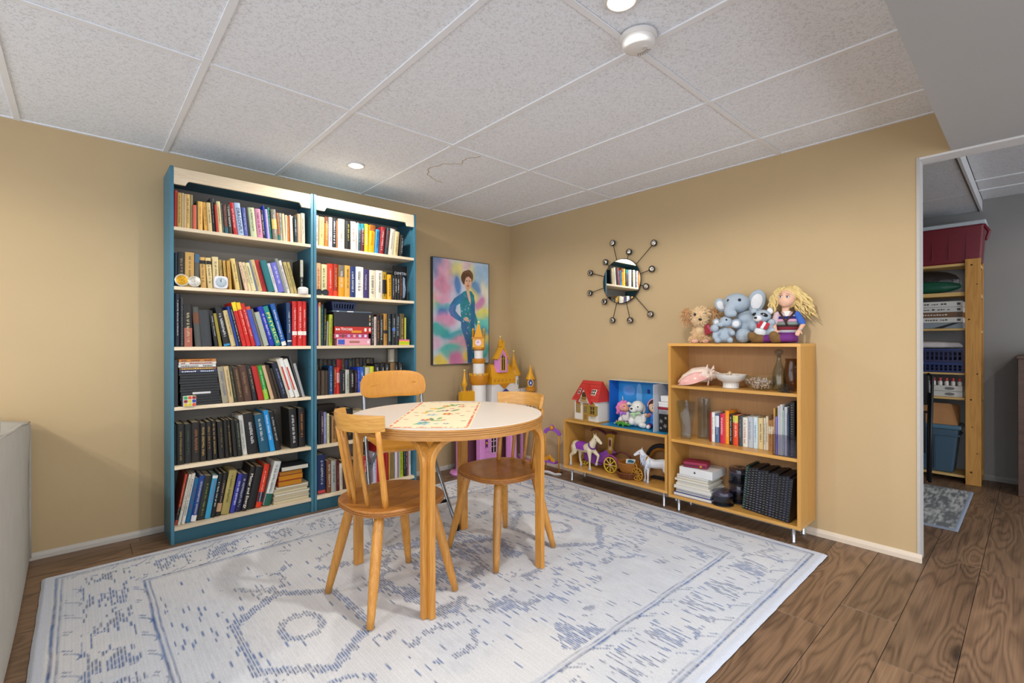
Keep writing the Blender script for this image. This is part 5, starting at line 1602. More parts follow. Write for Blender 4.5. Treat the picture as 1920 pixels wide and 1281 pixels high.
# ================================================================ TOY CASTLE (generic)
def make_castle():
    t = thing('toy_castle', 'tall plastic toy castle with gold roofs and pink lower walls in the corner', 'toy castle', (2.70, 3.15, 0))
    GOLD = mat('d69a1e', 0.35, var=0.06); GOLD2 = mat('c07c18', 0.35, var=0.06)
    WHT = mat('dedad6', 0.45, var=0.03); PNK = mat('d48cc8', 0.4, var=0.06); PNK2 = mat('c070b8', 0.4, var=0.05)
    LIL = mat('b89ad0', 0.4); DRK = mat('3c2418', 0.7); BLU = mat('22347c', 0.4)
    Y = 3.15
    def cren(b, x, y, z, r, n=10, h=0.022):
        for k in range(n):
            a = 2 * pi * k / n
            M = Matrix.Translation((x + r * cos(a), y + r * sin(a), z)) @ Matrix.Rotation(a, 4, 'Z')
            b.box(-0.004, 0.004, -r * 0.17, r * 0.17, 0, h, M)
    def star(name, x, y, z, r, par):
        b = MB(); pts = []
        for k in range(10):
            a = pi / 2 + k * pi / 5; q = r if k % 2 == 0 else r * 0.45
            pts.append((q * cos(a), q * sin(a)))
        M = Matrix.Translation((x, y, z)) @ Matrix.Rotation(-YAW, 4, 'Z') @ Matrix.Rotation(pi / 2, 4, 'X')
        b.prism(pts, -0.004, 0.004, M).build(name, mat('e6cf7c', 0.4), par)
    # --- tall clock tower
    x = 2.487
    base = MB().lathe([(0.062, 0.40), (0.062, 0.745)], (x, Y, 0), 24).build('clock_tower', WHT, t, auto=40)
    MB().lathe([(0.064, 0.745), (0.082, 0.775), (0.082, 0.828), (0.074, 0.828), (0.074, 0.80)], (x, Y, 0), 24).build('battlement_ring', GOLD2, base, auto=40)
    b = MB(); cren(b, x, Y, 0.826, 0.079, 12, 0.020); b.build('battlements', GOLD, base)
    MB().lathe([(0.050, 0.80), (0.050, 0.945)], (x, Y, 0), 24).build('upper_shaft', WHT, base, auto=40)
    MB().lathe([(0.048, 0.925), (0.058, 0.94), (0.058, 0.965), (0.046, 0.972)], (x, Y, 0), 24).build('gold_collar', GOLD2, base, auto=40)
    MB().lathe([(0.038, 0.96), (0.038, 1.055)], (x, Y, 0), 20).build('neck_shaft', WHT, base, auto=40)
    MB().lathe([(0.038, 1.040), (0.055, 1.052), (0.055, 1.066), (0.040, 1.072)], (x, Y, 0), 20).build('gold_collar', GOLD2, base, auto=40)
    Mr = Matrix.Translation((x, Y, 0)) @ Matrix.Rotation(-YAW, 4, 'Z')
    MB().box(-0.050, 0.050, -0.050, 0.050, 1.065, 1.148, Mr).build('clock_box', GOLD, base, bevel=0.003)
    MB().lathe([(0.0001, 0.0), (0.026, 0.0), (0.027, -0.003)], (0, 0, 0), 24, Mr @ Matrix.Translation((0, -0.0525, 1.108)) @ Matrix.Rotation(pi / 2, 4, 'X')).build('clock_face', mat('e2c4d0', 0.4), base)
    MB().box(-0.0015, 0.0015, -0.0545, -0.0535, 1.108, 1.126, Mr).box(-0.012, 0, -0.0545, -0.0535, 1.1065, 1.1095, Mr).build('clock_hands', BLU, base)
    MB().box(-0.056, 0.056, -0.056, 0.056, 1.146, 1.156, Mr).build('cornice', GOLD2, base)
    MB().lathe([(0.052, 1.156), (0.014, 1.262), (0.006, 1.272), (0.0001, 1.274)], (0, 0, 0), 4, Mr @ Matrix.Rotation(pi / 4, 4, 'Z')).build('spire', GOLD, base)
    for sx in (-1, 1):
        for sy in (-1, 1):
            MB().lathe([(0.006, 1.155), (0.006, 1.212), (0.0085, 1.214), (0.0001, 1.236)], (sx * 0.047, sy * 0.047, 0), 8, Mr).build('corner_pinnacle', GOLD, base, smooth=True)
    star('star', x, Y, 1.288, 0.014, base)
    # --- main keep with steep roof and pink gable window
    x = 2.715; fy = Y - 0.07
    keep = MB().box(2.585, 2.845, fy, Y + 0.07, 0.42, 0.750).build('keep', WHT, t, bevel=0.003)
    MB().box(2.578, 2.852, fy - 0.006, Y + 0.076, 0.742, 0.800).build('gold_band', GOLD, keep, bevel=0.002)
    for k in range(6):
        MB().lathe([(0.0001, 0.003), (0.008, 0.002), (0.011, 0)], (0, 0, 0), 12, Matrix.Translation((2.605 + k * 0.044, fy - 0.006, 0.776)) @ Matrix.Rotation(pi / 2, 4, 'X')).build('rivet', GOLD2, keep)
    MB().add([(2.58, fy - 0.006, 0.80), (2.85, fy - 0.006, 0.80), (2.85, Y + 0.076, 0.80), (2.58, Y + 0.076, 0.80), (2.608, Y - 0.015, 0.915), (2.822, Y - 0.015, 0.915), (2.822, Y + 0.02, 0.915), (2.608, Y + 0.02, 0.915)],
             [(3, 2, 1, 0), (4, 5, 6, 7), (0, 1, 5, 4), (1, 2, 6, 5), (2, 3, 7, 6), (3, 0, 4, 7)]).build('steep_roof', GOLD, keep, bevel=0.002)
    MB().prism([(-0.06, 0.745), (-0.045, 0.735), (-0.022, 0.715), (0, 0.70), (0.022, 0.715), (0.045, 0.735), (0.06, 0.745)], fy - 0.014, fy - 0.004, Matrix.Translation((2.715, 0, 0)) @ Matrix(((1, 0, 0, 0), (0, 0, 1, 0), (0, 1, 0, 0), (0, 0, 0, 1)))).build('gold_crest', GOLD2, keep)
    Mf = Matrix.Translation((2.695, 0, 0)) @ Matrix(((1, 0, 0, 0), (0, 0, 1, 0), (0, 1, 0, 0), (0, 0, 0, 1)))
    g = MB().prism([(-0.052, 0.845), (0.052, 0.845), (0.052, 0.985), (0, 1.062), (-0.052, 0.985)], fy - 0.012, fy + 0.05, Mf).build('gable', PNK, keep, bevel=0.002)
    MB().prism([(-0.022, 0.865), (0.022, 0.865), (0.022, 0.975), (0, 1.01), (-0.022, 0.975)], fy - 0.014, fy - 0.010, Mf).build('window_opening', DRK, g)
    for (a, b_, c, d) in ((-0.0015, 0.0015, 0.865, 1.008), (-0.022, 0.022, 0.965, 0.968), (-0.025, -0.021, 0.862, 0.978), (0.021, 0.025, 0.862, 0.978), (-0.025, 0.025, 0.860, 0.864)):
        MB().prism([(a, c), (b_, c), (b_, d), (a, d)], fy - 0.017, fy - 0.012, Mf).build('window_bar', mat('e0b838', 0.4), g)
    for sx in (-1, 1):
        MB().prism([(sx * 0.072, 0.965), (sx * 0.062, 0.958), (0, 1.058), (0, 1.082)], fy - 0.022, fy + 0.05, Mf).build('eave', GOLD, g)
    MB().prism([(-0.020, 1.075), (0.020, 1.075), (0.022, 1.125), (0.010, 1.125), (0.009, 1.105), (-0.009, 1.105), (-0.010, 1.125), (-0.022, 1.125)], fy - 0.01, fy + 0.02, Mf).build('crown_finial', GOLD, g)
    tw = MB().lathe([(0.020, 0.93), (0.020, 1.045), (0.028, 1.055)], (2.752, Y + 0.02, 0), 16).build('thin_tower', GOLD2, keep, auto=40)
    MB().lathe([(0.030, 1.055), (0.012, 1.13), (0.004, 1.15), (0.0001, 1.152)], (2.752, Y + 0.02, 0), 16).build('cone_roof', GOLD, tw, smooth=True)
    star('star', 2.752, Y + 0.02, 1.162, 0.011, tw)
    # --- round tower beside the keep
    x = 2.897
    rt = MB().lathe([(0.058, 0.40), (0.058, 0.675), (0.046, 0.680), (0.046, 0.805)], (x, Y, 0), 20).build('round_tower', WHT, t, auto=40)
    MB().lathe([(0.062, 0.805), (0.066, 0.815), (0.064, 0.822), (0.034, 0.89), (0.012, 0.965), (0.004, 1.00), (0.003, 1.02), (0.0001, 1.022)], (x, Y, 0), 20).build('cone_roof', GOLD, rt, auto=50)
    star('star', x, Y, 1.03, 0.010, rt)
    for a in (-2.2, -1.4, -0.5):
        Mw = Matrix.Translation((x, Y, 0.745)) @ Matrix.Rotation(a, 4, 'Z') @ Matrix.Translation((0.0465, 0, 0)) @ Matrix.Rotation(pi / 2, 4, 'Y')
        MB().prism(superellipse(0.025, 0.008, 2.2, 16), -0.002, 0.0012, Mw).build('tower_window', mat('8a8c60', 0.5), rt)
    Mw = Matrix.Translation((x, Y, 0.87)) @ Matrix.Rotation(-2.2, 4, 'Z') @ Matrix.Translation((0.043, 0, 0)) @ Matrix.Rotation(pi / 2 - 0.4, 4, 'Y')
    MB().prism(superellipse(0.018, 0.007, 2.2, 16), -0.002, 0.002, Mw).build('roof_window', GOLD2, rt)
    # --- low walls
    wl = MB().box(2.94, 3.05, Y - 0.02, Y + 0.03, 0.40, 0.655).build('low_wall', WHT, t)
    for k in range(4):
        MB().box(2.945 + k * 0.027, 2.961 + k * 0.027, Y - 0.02, Y - 0.008, 0.655, 0.682).build('merlon', WHT, wl)
    lt = MB().lathe([(0.020, 0.40), (0.020, 0.645)], (3.015, Y - 0.10, 0), 16).build('end_tower', WHT, t, auto=40)
    xe, ye = 3.015, Y - 0.10
    MB().lathe([(0.022, 0.645), (0.045, 0.665), (0.047, 0.69), (0.03, 0.70)], (xe, ye, 0), 20).build('gold_collar', GOLD2, lt, auto=40)
    MB().lathe([(0.030, 0.695), (0.032, 0.765), (0.046, 0.77), (0.020, 0.83), (0.007, 0.88), (0.003, 0.905), (0.0001, 0.907)], (xe, ye, 0), 20).build('gold_roof', GOLD, lt, auto=50)
    Me = Matrix.Translation((xe, ye, 0.738)) @ Matrix.Rotation(-YAW, 4, 'Z') @ Matrix.Translation((0, -0.034, 0)) @ Matrix.Rotation(pi / 2, 4, 'X')
    MB().prism(superellipse(0.024, 0.033, 2.0, 24), -0.004, 0.002, Me).build('shield_rim', mat('e0c89a', 0.4), lt)
    MB().prism(superellipse(0.020, 0.029, 2.0, 24), 0.0, 0.003, Me).build('blue_shield', BLU, lt)
    MB().prism([(-0.007, -0.01), (0.006, -0.012), (0.008, 0.004), (0.0, 0.014), (-0.004, 0.004)], 0.002, 0.0038, Me).build('shield_mark', mat('c8ccdc', 0.4), lt)
    # left gold wing with little spire
    lw = MB().box(2.295, 2.43, Y - 0.02, Y + 0.03, 0.40, 0.692).build('gold_wing', GOLD, t)
    for k in range(6):
        MB().lathe([(0.010, 0.69), (0.008, 0.70), (0.0001, 0.704)], (2.385 + (k - 3.5) * 0.022, Y, 0), 8).build('merlon', GOLD, lw)
    MB().lathe([(0.012, 0.69), (0.012, 0.735), (0.025, 0.75), (0.024, 0.768), (0.018, 0.772), (0.010, 0.83), (0.004, 0.865), (0.0001, 0.868)], (2.335, Y, 0), 16).build('little_spire', GOLD, lw, auto=50)
    star('star', 2.335, Y, 0.876, 0.010, lw)
    # blue-roofed inner room front
    MB().box(2.69, 2.80, fy - 0.05, fy - 0.005, 0.50, 0.60).build('inner_room', LIL, t)
    MB().add([(2.655, fy - 0.08, 0.655), (2.745, fy - 0.08, 0.655), (2.70, fy - 0.05, 0.705), (2.655, fy - 0.01, 0.655), (2.745, fy - 0.01, 0.655), (2.70, fy - 0.04, 0.705)], [(0, 1, 2), (5, 4, 3), (0, 2, 5, 3), (1, 4, 5, 2), (0, 3, 4, 1)]).build('blue_roof', BLU, t)
    # --- pink lower storeys: wall panels with arches
    def panel(x0, x1, y, z0, z1, arches, m, nme):
        o = MB()
        # build the panel from strips around the arches
        xs_ = [x0]
        for (c, w_, zt) in arches: xs_ += [c - w_ / 2, c + w_ / 2]
        xs_ += [x1]
        for i in range(0, len(xs_), 2):
            if xs_[i + 1] - xs_[i] > 0.002: o.box(xs_[i], xs_[i + 1], y, y + 0.02, z0, z1)
        for (c, w_, zt) in arches:
            n = 10
            for k in range(n):
                a0 = pi * k / n; a1 = pi * (k + 1) / n
                xa, xb = c + w_ / 2 * cos(a0), c + w_ / 2 * cos(a1)
                za, zb = zt + w_ / 2 * sin(a0), zt + w_ / 2 * sin(a1)
                o.add([(xa, y, za), (xa, y, z1), (xb, y, z1), (xb, y, zb), (xa, y + 0.02, za), (xa, y + 0.02, z1), (xb, y + 0.02, z1), (xb, y + 0.02, zb)],
                      [(0, 1, 2, 3), (7, 6, 5, 4), (0, 3, 7, 4), (1, 5, 6, 2)])
        return o.build(nme, m, t)
    p1 = panel(2.47, 2.95, 3.085, 0.0, 0.42, [(2.715, 0.085, 0.27), (2.90, 0.07, 0.26)], PNK, 'pink_front')
    MB().box(2.46, 2.97, 3.08, 3.11, 0.402, 0.425).build('pink_ledge', PNK2, p1)
    MB().box(2.43, 2.485, 3.06, 3.115, 0.0, 0.42).build('pink_pillar', PNK, p1, bevel=0.004)
    for k in range(4):
        zz = 0.08 + 0.085 * k
        MB().box(2.492, 2.668, 3.082, 3.0852, zz, zz + 0.0022).build('brick_line', PNK2, p1)
    w_ = MB().box(2.565, 2.625, 3.081, 3.085, 0.155, 0.285).build('window_pane', mat('2a1a1c', 0.5), p1)
    for (a, c, z0_, z1_) in ((2.563, 2.567, 0.15, 0.29), (2.593, 2.597, 0.15, 0.29), (2.623, 2.627, 0.15, 0.29), (2.563, 2.627, 0.148, 0.153), (2.563, 2.627, 0.205, 0.209), (2.563, 2.627, 0.25, 0.254), (2.555, 2.635, 0.288, 0.298)):
        MB().box(a, c, 3.076, 3.082, z0_, z1_).build('window_bar', mat('e2c0d8', 0.4), w_)
    bn = MB().prism([(-0.013, 0.0), (0, 0.018), (0.013, 0.0), (0.013, 0.075), (-0.013, 0.075)], 0, 0.003, Matrix.Translation((2.52, 3.085, 0.20)) @ Matrix.Rotation(pi / 2, 4, 'X')).build('banner', mat('5a2a5c', 0.5), p1)
    MB().lathe([(0.0001, 0.004), (0.009, 0.003), (0.010, 0)], (0, 0, 0), 12, Matrix.Translation((2.52, 3.083, 0.245)) @ Matrix.Rotation(pi / 2, 4, 'X')).build('banner_badge', GOLD, bn)
    rl = MB().box(2.80, 2.866, 3.078, 3.088, 0.0, 0.42).build('carved_pillar', mat('d89acc', 0.4), t, bevel=0.003)
    MB().lathe([(0.0001, 0.006), (0.024, 0.004), (0.027, 0)], (0, 0, 0), 16, Matrix.Translation((2.833, 3.079, 0.27)) @ Matrix.Rotation(pi / 2, 4, 'X')).build('medallion', PNK2, rl)
    MB().box(2.30, 3.04, 3.06, 3.30, 0.0, 0.018).build('base_plate', PNK2, t, bevel=0.004)
    MB().box(2.31, 3.03, 3.24, 3.26, 0.018, 0.60).build('rear_wall', mat('7a4a5c', 0.6), t)
    MB().box(2.46, 2.97, 3.11, 3.24, 0.405, 0.42).build('upper_floor', PNK2, t)
    # side wing, pink column with round foot
    sw = MB().lathe([(0.075, 0.0), (0.08, 0.012), (0.075, 0.024), (0.030, 0.03), (0.026, 0.06), (0.026, 0.40), (0.034, 0.42), (0.034, 0.44)], (2.305, 3.19, 0), 20).build('pink_column', PNK, t, auto=40)
    MB().lathe([(0.027, 0.385), (0.036, 0.395), (0.036, 0.41), (0.027, 0.415)], (2.305, 3.19, 0), 20).build('gold_collar', GOLD, sw, auto=40)
    MB().box(2.26, 2.45, 3.14, 3.24, 0.40, 0.425).build('wing_floor', PNK2, t)
    MB().box(2.34, 2.43, 3.235, 3.25, 0.018, 0.40).build('wing_back', mat('8a5a70', 0.6), t)
make_castle()
for _o in bpy.data.objects:
    if _o.name == 'toy_castle':
        _o.location = (2.768, 3.238, 0)

# ---- purple toy vanity beside the castle
def make_vanity():
    cx, cy = 2.985, 2.775
    t = thing('toy_vanity', 'small purple and gold toy vanity arch between the castle and the low cabinet', 'toy furniture', (cx, cy, 0))
    PU = mat('9a58c0', 0.35); GO = mat('d8941c', 0.35); 
    ya, yb_ = cy + 0.075, cy - 0.075
    MB().box(cx - 0.03, cx + 0.05, yb_, ya, 0.0, 0.012).build('base', mat('7a4a30', 0.5), t, bevel=0.003)
    for yy in (ya, yb_):
        MB().tube([(cx, yy, 0.012), (cx, yy, 0.20), (cx, yy + (0.004 if yy > cy else -0.004), 0.325)], 0.0055, 8).build('post', GO, t, smooth=True)
    pts = []
    for k in range(13):
        g = pi * k / 12
        pts.append((cx, cy + 0.083 * cos(g), 0.325 + 0.045 * sin(g)))
    MB().ribbon(pts, 0.014, 0.030, up=(1, 0, 0)).build('arch', PU, t, bevel=0.003)
    MB().lathe([(0.0001, 0.012), (0.018, 0.010), (0.022, 0.0)], (0, 0, 0), 16, Matrix.Translation((cx - 0.005, cy, 0.380)) @ Matrix.Rotation(-pi / 2, 4, 'Y')).build('gold_boss', GO, t, smooth=True)
    for k in range(5):
        a = pi * (k + 1) / 6
        MB().cyl((cx, cy + 0.018 * cos(a), 0.380 + 0.018 * sin(a)), (cx, cy + 0.036 * cos(a), 0.380 + 0.036 * sin(a)), 0.005, 0.001, 8).build('ray', PU, t)
    MB().box(cx - 0.04, cx + 0.02, yb_ + 0.012, ya - 0.012, 0.085, 0.103).build('shelf', PU, t, bevel=0.004)
    for k in range(5):
        MB().ell((cx - 0.035, cy + (k - 2) * 0.023, 0.110 + 0.022 * (2 - abs(k - 2)) * 0.6), (0.006, 0.016, 0.022), 10, 7).build('gold_scroll', GO, t, smooth=True)
make_vanity()
b = MB()
pts = [(2.895 + 0.06 * k / 10, 2.80 - 0.16 * k / 10 + 0.008 * sin(k * 0.9), 0.012 + 0.006 * sin(k * 0.7)) for k in range(11)]
b.tube(pts, [0.010, 0.016, 0.020, 0.022, 0.022, 0.02, 0.018, 0.016, 0.017, 0.016, 0.01], 10, sx=0.5)
o = b.build('toy_slipper', mat('d4d4d6', 0.4), None, smooth=True)
tag(o, 'curved white plastic toy piece lying on the floor by the low cabinet', 'toy')

# ================================================================ BIRCH CABINETS ON STEEL LEGS
BIRCH = wood('c08a3e', 'd6a558', stretch=(16, 1.3, 16), scale=3, lines=3, rough=0.35, fine=0.6, coat=0.1)
BIRCH_V = wood('bd863c', 'd2a052', stretch=(16, 16, 1.3), scale=3, lines=3, rough=0.35, fine=0.6, coat=0.1)
BIRCH_B = wood('a87c4c', 'b98c5a', stretch=(16, 16, 1.3), scale=3, lines=3, rough=0.5, fine=0.6)
CHROME = mat('b9bbbd', 0.18, 0.95, var=0)
XC = 2.876     # cabinet fronts
XB = 3.130
def steel_leg(x, y, top, t):
    lg = MB().lathe([(0.011, 0.001), (0.011, 0.004), (0.0095, 0.006), (0.0095, top)], (x, y, 0), 16).build('leg', CHROME, t, auto=40)
    MB().lathe([(0.017, 0.0006), (0.017, 0.004), (0.011, 0.006)], (x, y, 0), 16).build('foot', CHROME, lg, auto=40)
def make_cabinets():
    T = 0.018
    # low open cabinet
    t = thing('low_cabinet', 'low open birch cabinet on steel legs holding toy horses', 'cabinet', (3.0, 2.09, 0))
    y0, y1, z0, z1 = 1.640, 2.550, 0.106, 0.494
    MB().box(XC, XB, y0, y1, z1 - T, z1).build('top', BIRCH, t, bevel=0.0012)
    MB().box(XC, XB, y0, y1, z0, z0 + T).build('bottom', BIRCH, t, bevel=0.0012)
    for ya in (y0, y1 - T):
        MB().box(XC, XB, ya, ya + T, z0 + T, z1 - T).build('side', BIRCH_V, t, bevel=0.0012)
    MB().box(XB - 0.008, XB, y0 + T, y1 - T, z0 + T, z1 - T).build('back', BIRCH_B, t)
    for ya in (y0 + 0.05, y1 - 0.05):
        for xa in (XC + 0.045, XB - 0.045): steel_leg(xa, ya, z0, t)
    # tall cabinet
    t = thing('display_cabinet', 'taller birch cabinet on steel legs with soft toys on top', 'cabinet', (3.0, 1.24, 0))
    y0, y1, z0, z1 = 0.852, 1.632, 0.092, 1.103
    MB().box(XC, XB, y0, y1, z1 - T, z1).build('top', BIRCH, t, bevel=0.0012)
    MB().box(XC, XB, y0, y1, z0, z0 + T).build('bottom', BIRCH, t, bevel=0.0012)
    for ya in (y0, y1 - T):
        MB().box(XC, XB, ya, ya + T, z0 + T, z1 - T).build('side', BIRCH_V, t, bevel=0.0012)
    MB().box(XB - 0.008, XB, y0 + T, y1 - T, z0 + T, z1 - T).build('back', BIRCH_B, t)
    for z in (0.829, 0.475):
        MB().box(XC + 0.006, XB - 0.008, y0 + T, y1 - T, z - T, z).build('shelf', BIRCH, t, bevel=0.0012)
    for ya in (y0 + 0.05, y1 - 0.05):
        for xa in (XC + 0.045, XB - 0.045): steel_leg(xa, ya, z0, t)
make_cabinets()
ZL = 0.1245     # floor of low cabinet
ZT = 0.4945     # top of low cabinet

# ---------------------------------------------------------------- toy horses
def horse(name, label, loc, rotz, h_body, h_hoof, pose, extra):
    t = thing(name, label, 'toy horse', loc, rotz, local=True, group='toy horses in the low cabinet')
    b = MB()
    def ch(*a): b.chain([((p[0], p[1], p[2]), p[3]) for p in a])
    ch((-.090, 0, .168, .036), (-.05, 0, .163, .040), (0, 0, .158, .037), (.055, 0, .166, .041))
    ch((.062, 0, .178, .036), (.090, 0, .215, .026), (.112, 0, .248, .0215))
    ch((.112, 0, .255, .020), (.140, 0, .240, .0165), (.166, 0, .222, .0115))
    for s_ in (-1, 1):
        b.cyl((.108, s_ * .010, .268), (.106, s_ * .013, .292), .006, .0015, 8)
    for s_ in (-1, 1):
        if pose == 'walk' and s_ > 0:
            ch((.068, s_ * .020, .150, .021), (.112, s_ * .021, .122, .0125), (.122, s_ * .021, .116, .0105), (.112, s_ * .021, .080, .008), (.104, s_ * .021, .060, .008))
        else:
            q = .0 if pose == 'walk' else -.012 * s_
            ch((.066, s_ * .020, .150, .021), (.070 + q, s_ * .021, .105, .0125), (.072 + q, s_ * .021, .088, .0105), (.071 + q, s_ * .021, .045, .0075), (.073 + q, s_ * .021, .022, .0085))
        k = .030 * s_ if pose == 'walk' else .008 * s_
        ch((-.085, s_ * .020, .155, .030), (-.078 + k * .4, s_ * .022, .115, .019), (-.104 + k, s_ * .022, .080, .0115), (-.102 + k, s_ * .022, .050, .0085), (-.096 + k * 1.2, s_ * .022, .022, .0085))
    b.build('body', mat(h_body, 0.45, var=0.06, vscale=40), t, remesh=0.0042, iters=3)
    H = mat(h_hoof, 0.45)
    for s_ in (-1, 1):
        k = .030 * s_ if pose == 'walk' else .008 * s_
        MB().lathe([(.0135, .0006), (.0095, .022), (.0001, .024)], (-.096 + k * 1.2, s_ * .022, 0), 12).build('hoof', H, t, smooth=True)
        if pose == 'walk' and s_ > 0:
            MB().lathe([(.0125, 0), (.009, .020), (.0001, .022)], (0, 0, 0), 12, Matrix.Translation((.098, .021, .040)) @ Matrix.Rotation(.5, 4, 'Y')).build('hoof', H, t, smooth=True)
        else:
            q = .0 if pose == 'walk' else -.012 * s_
            MB().lathe([(.0135, .0006), (.0095, .022), (.0001, .024)], (.073 + q, s_ * .021, 0), 12).build('hoof', H, t, smooth=True)
        MB().ell((.128, s_ * .0165, .2475), (.0042, .0028, .0042), 10, 7).build('eye', mat('141012', 0.1), t, smooth=True)
    extra(t)
    return t
def extra1(t):
    PU = mat('8a3aa8', 0.3, var=0.2, vscale=60)
    vs = []
    for i in range(7):
        x = -.062 + .085 * i / 6
        for k in range(13):
            a = -pi * 0.62 + pi * 1.24 * k / 12
            r = .0425 + .001 * sin(i)
            vs.append((x + .008 * cos(k), r * sin(a), .1625 + r * cos(a)))
    b = MB().add(vs + [(p[0], p[1] * 0.96, p[2] - .0012) for p in vs], [(i * 13 + k, i * 13 + k + 1, (i + 1) * 13 + k + 1, (i + 1) * 13 + k) for i in range(6) for k in range(12)])
    b.build('saddle_cloth', PU, t, smooth=True)
    pts = []
    for k in range(20):
        a = 2 * pi * k / 20
        pts.append((.079 + .020 * cos(a) * 0.75, .0375 * sin(a), .190 - .033 * cos(a) * 0.75))
    MB().tube(pts, .006, 8, closed=True, sx=1.0).build('collar', mat('6a2a90', 0.35), t, smooth=True)
    MB().chain([((-.122, 0, .180), .010), ((-.136, 0, .150), .012), ((-.138, 0, .105), .008), ((-.132, 0, .080), .003)]).build('tail', mat('d6cba8', 0.6), t, remesh=0.003, iters=2)
def extra2(t):
    pts = []
    for k in range(20):
        a = 2 * pi * k / 20
        pts.append((.082 + .026 * cos(a) * 0.7, .0375 * sin(a), .192 - .034 * cos(a) * 0.7))
    MB().tube(pts, .0065, 8, closed=True).build('gold_collar', mat('c88a1c', 0.3, 0.3, var=0.2, vscale=120), t, smooth=True)
    FUR = mat('b9c2d2', 0.7, var=0.25, vscale=60)
    b = MB(); rg = random.Random(5)
    for k in range(46):     # long mane and shaggy chest
        s_ = rg.choice((-1, 1)); g = rg.random()
        p0 = Vector((.05 + .05 * g + rg.uniform(-.01, .02), s_ * rg.uniform(.008, .030), .205 - .10 * (1 - g) * rg.random() + .03 * g))
        p1 = p0 + Vector((rg.uniform(-.012, .02), s_ * rg.uniform(.006, .016), -rg.uniform(.035, .07)))
        b.tube([p0, p0.lerp(p1, .5) + Vector((0, s_ * .006, 0)), p1], [.006, .007, .001], 6)
    b.build('mane', FUR, t, smooth=True)['kind'] = 'stuff'
    b = MB()
    for k in range(14):
        s_ = rg.uniform(-1, 1)
        b.tube([(-.120, s_ * .008, .185), (-.145, s_ * .018, .150), (-.142 + rg.uniform(-.01, .01), s_ * .022, .04 + rg.uniform(0, .03))], [.006, .008, .001], 6)
    b.build('tail', FUR, t, smooth=True)['kind'] = 'stuff'
horse('toy_horse', 'cream toy horse with purple saddle cloth stepping in the low cabinet', (2.932, 2.378, ZL), -pi / 2 - 0.08, 'd8cdb0', 'b0b4bc', 'walk', extra1)
horse('toy_horse', 'white shaggy toy horse with gold collar in the low cabinet', (2.975, 1.785, ZL), pi / 2 + 0.50, 'd4d6dc', 'bcc0c8', 'stand', extra2).scale = (0.85, 0.85, 0.85)

# ---------------------------------------------------------------- toy carriage
def wheel(t, nme, c, R, m1, m2, axis_rot, spokes=8, th=0.008):
    M = Matrix.Translation(c) @ axis_rot
    q = MB()
    pts = [M @ Vector((R * cos(2 * pi * k / 24), R * sin(2 * pi * k / 24), 0)) for k in range(24)]
    w_ = q.tube(pts, 0.0048, 6, closed=True).build(nme, m1, t, smooth=True)
    MB().lathe([(0.0001, -th), (0.010, -th * 0.9), (0.011, 0), (0.010, th * 0.9), (0.0001, th)], (0, 0, 0), 14, M).build('hub', m2, w_, smooth=True)
    for k in range(spokes):
        a = 2 * pi * k / spokes
        MB().chain([(tuple(M @ Vector((0.008 * cos(a), 0.008 * sin(a), 0))), 0.0028), (tuple(M @ Vector((R * 0.55 * cos(a), R * 0.55 * sin(a), 0))), 0.0048), (tuple(M @ Vector((R * cos(a), R * sin(a), 0))), 0.0028)]).build('spoke', m1, w_, smooth=True)
    return w_
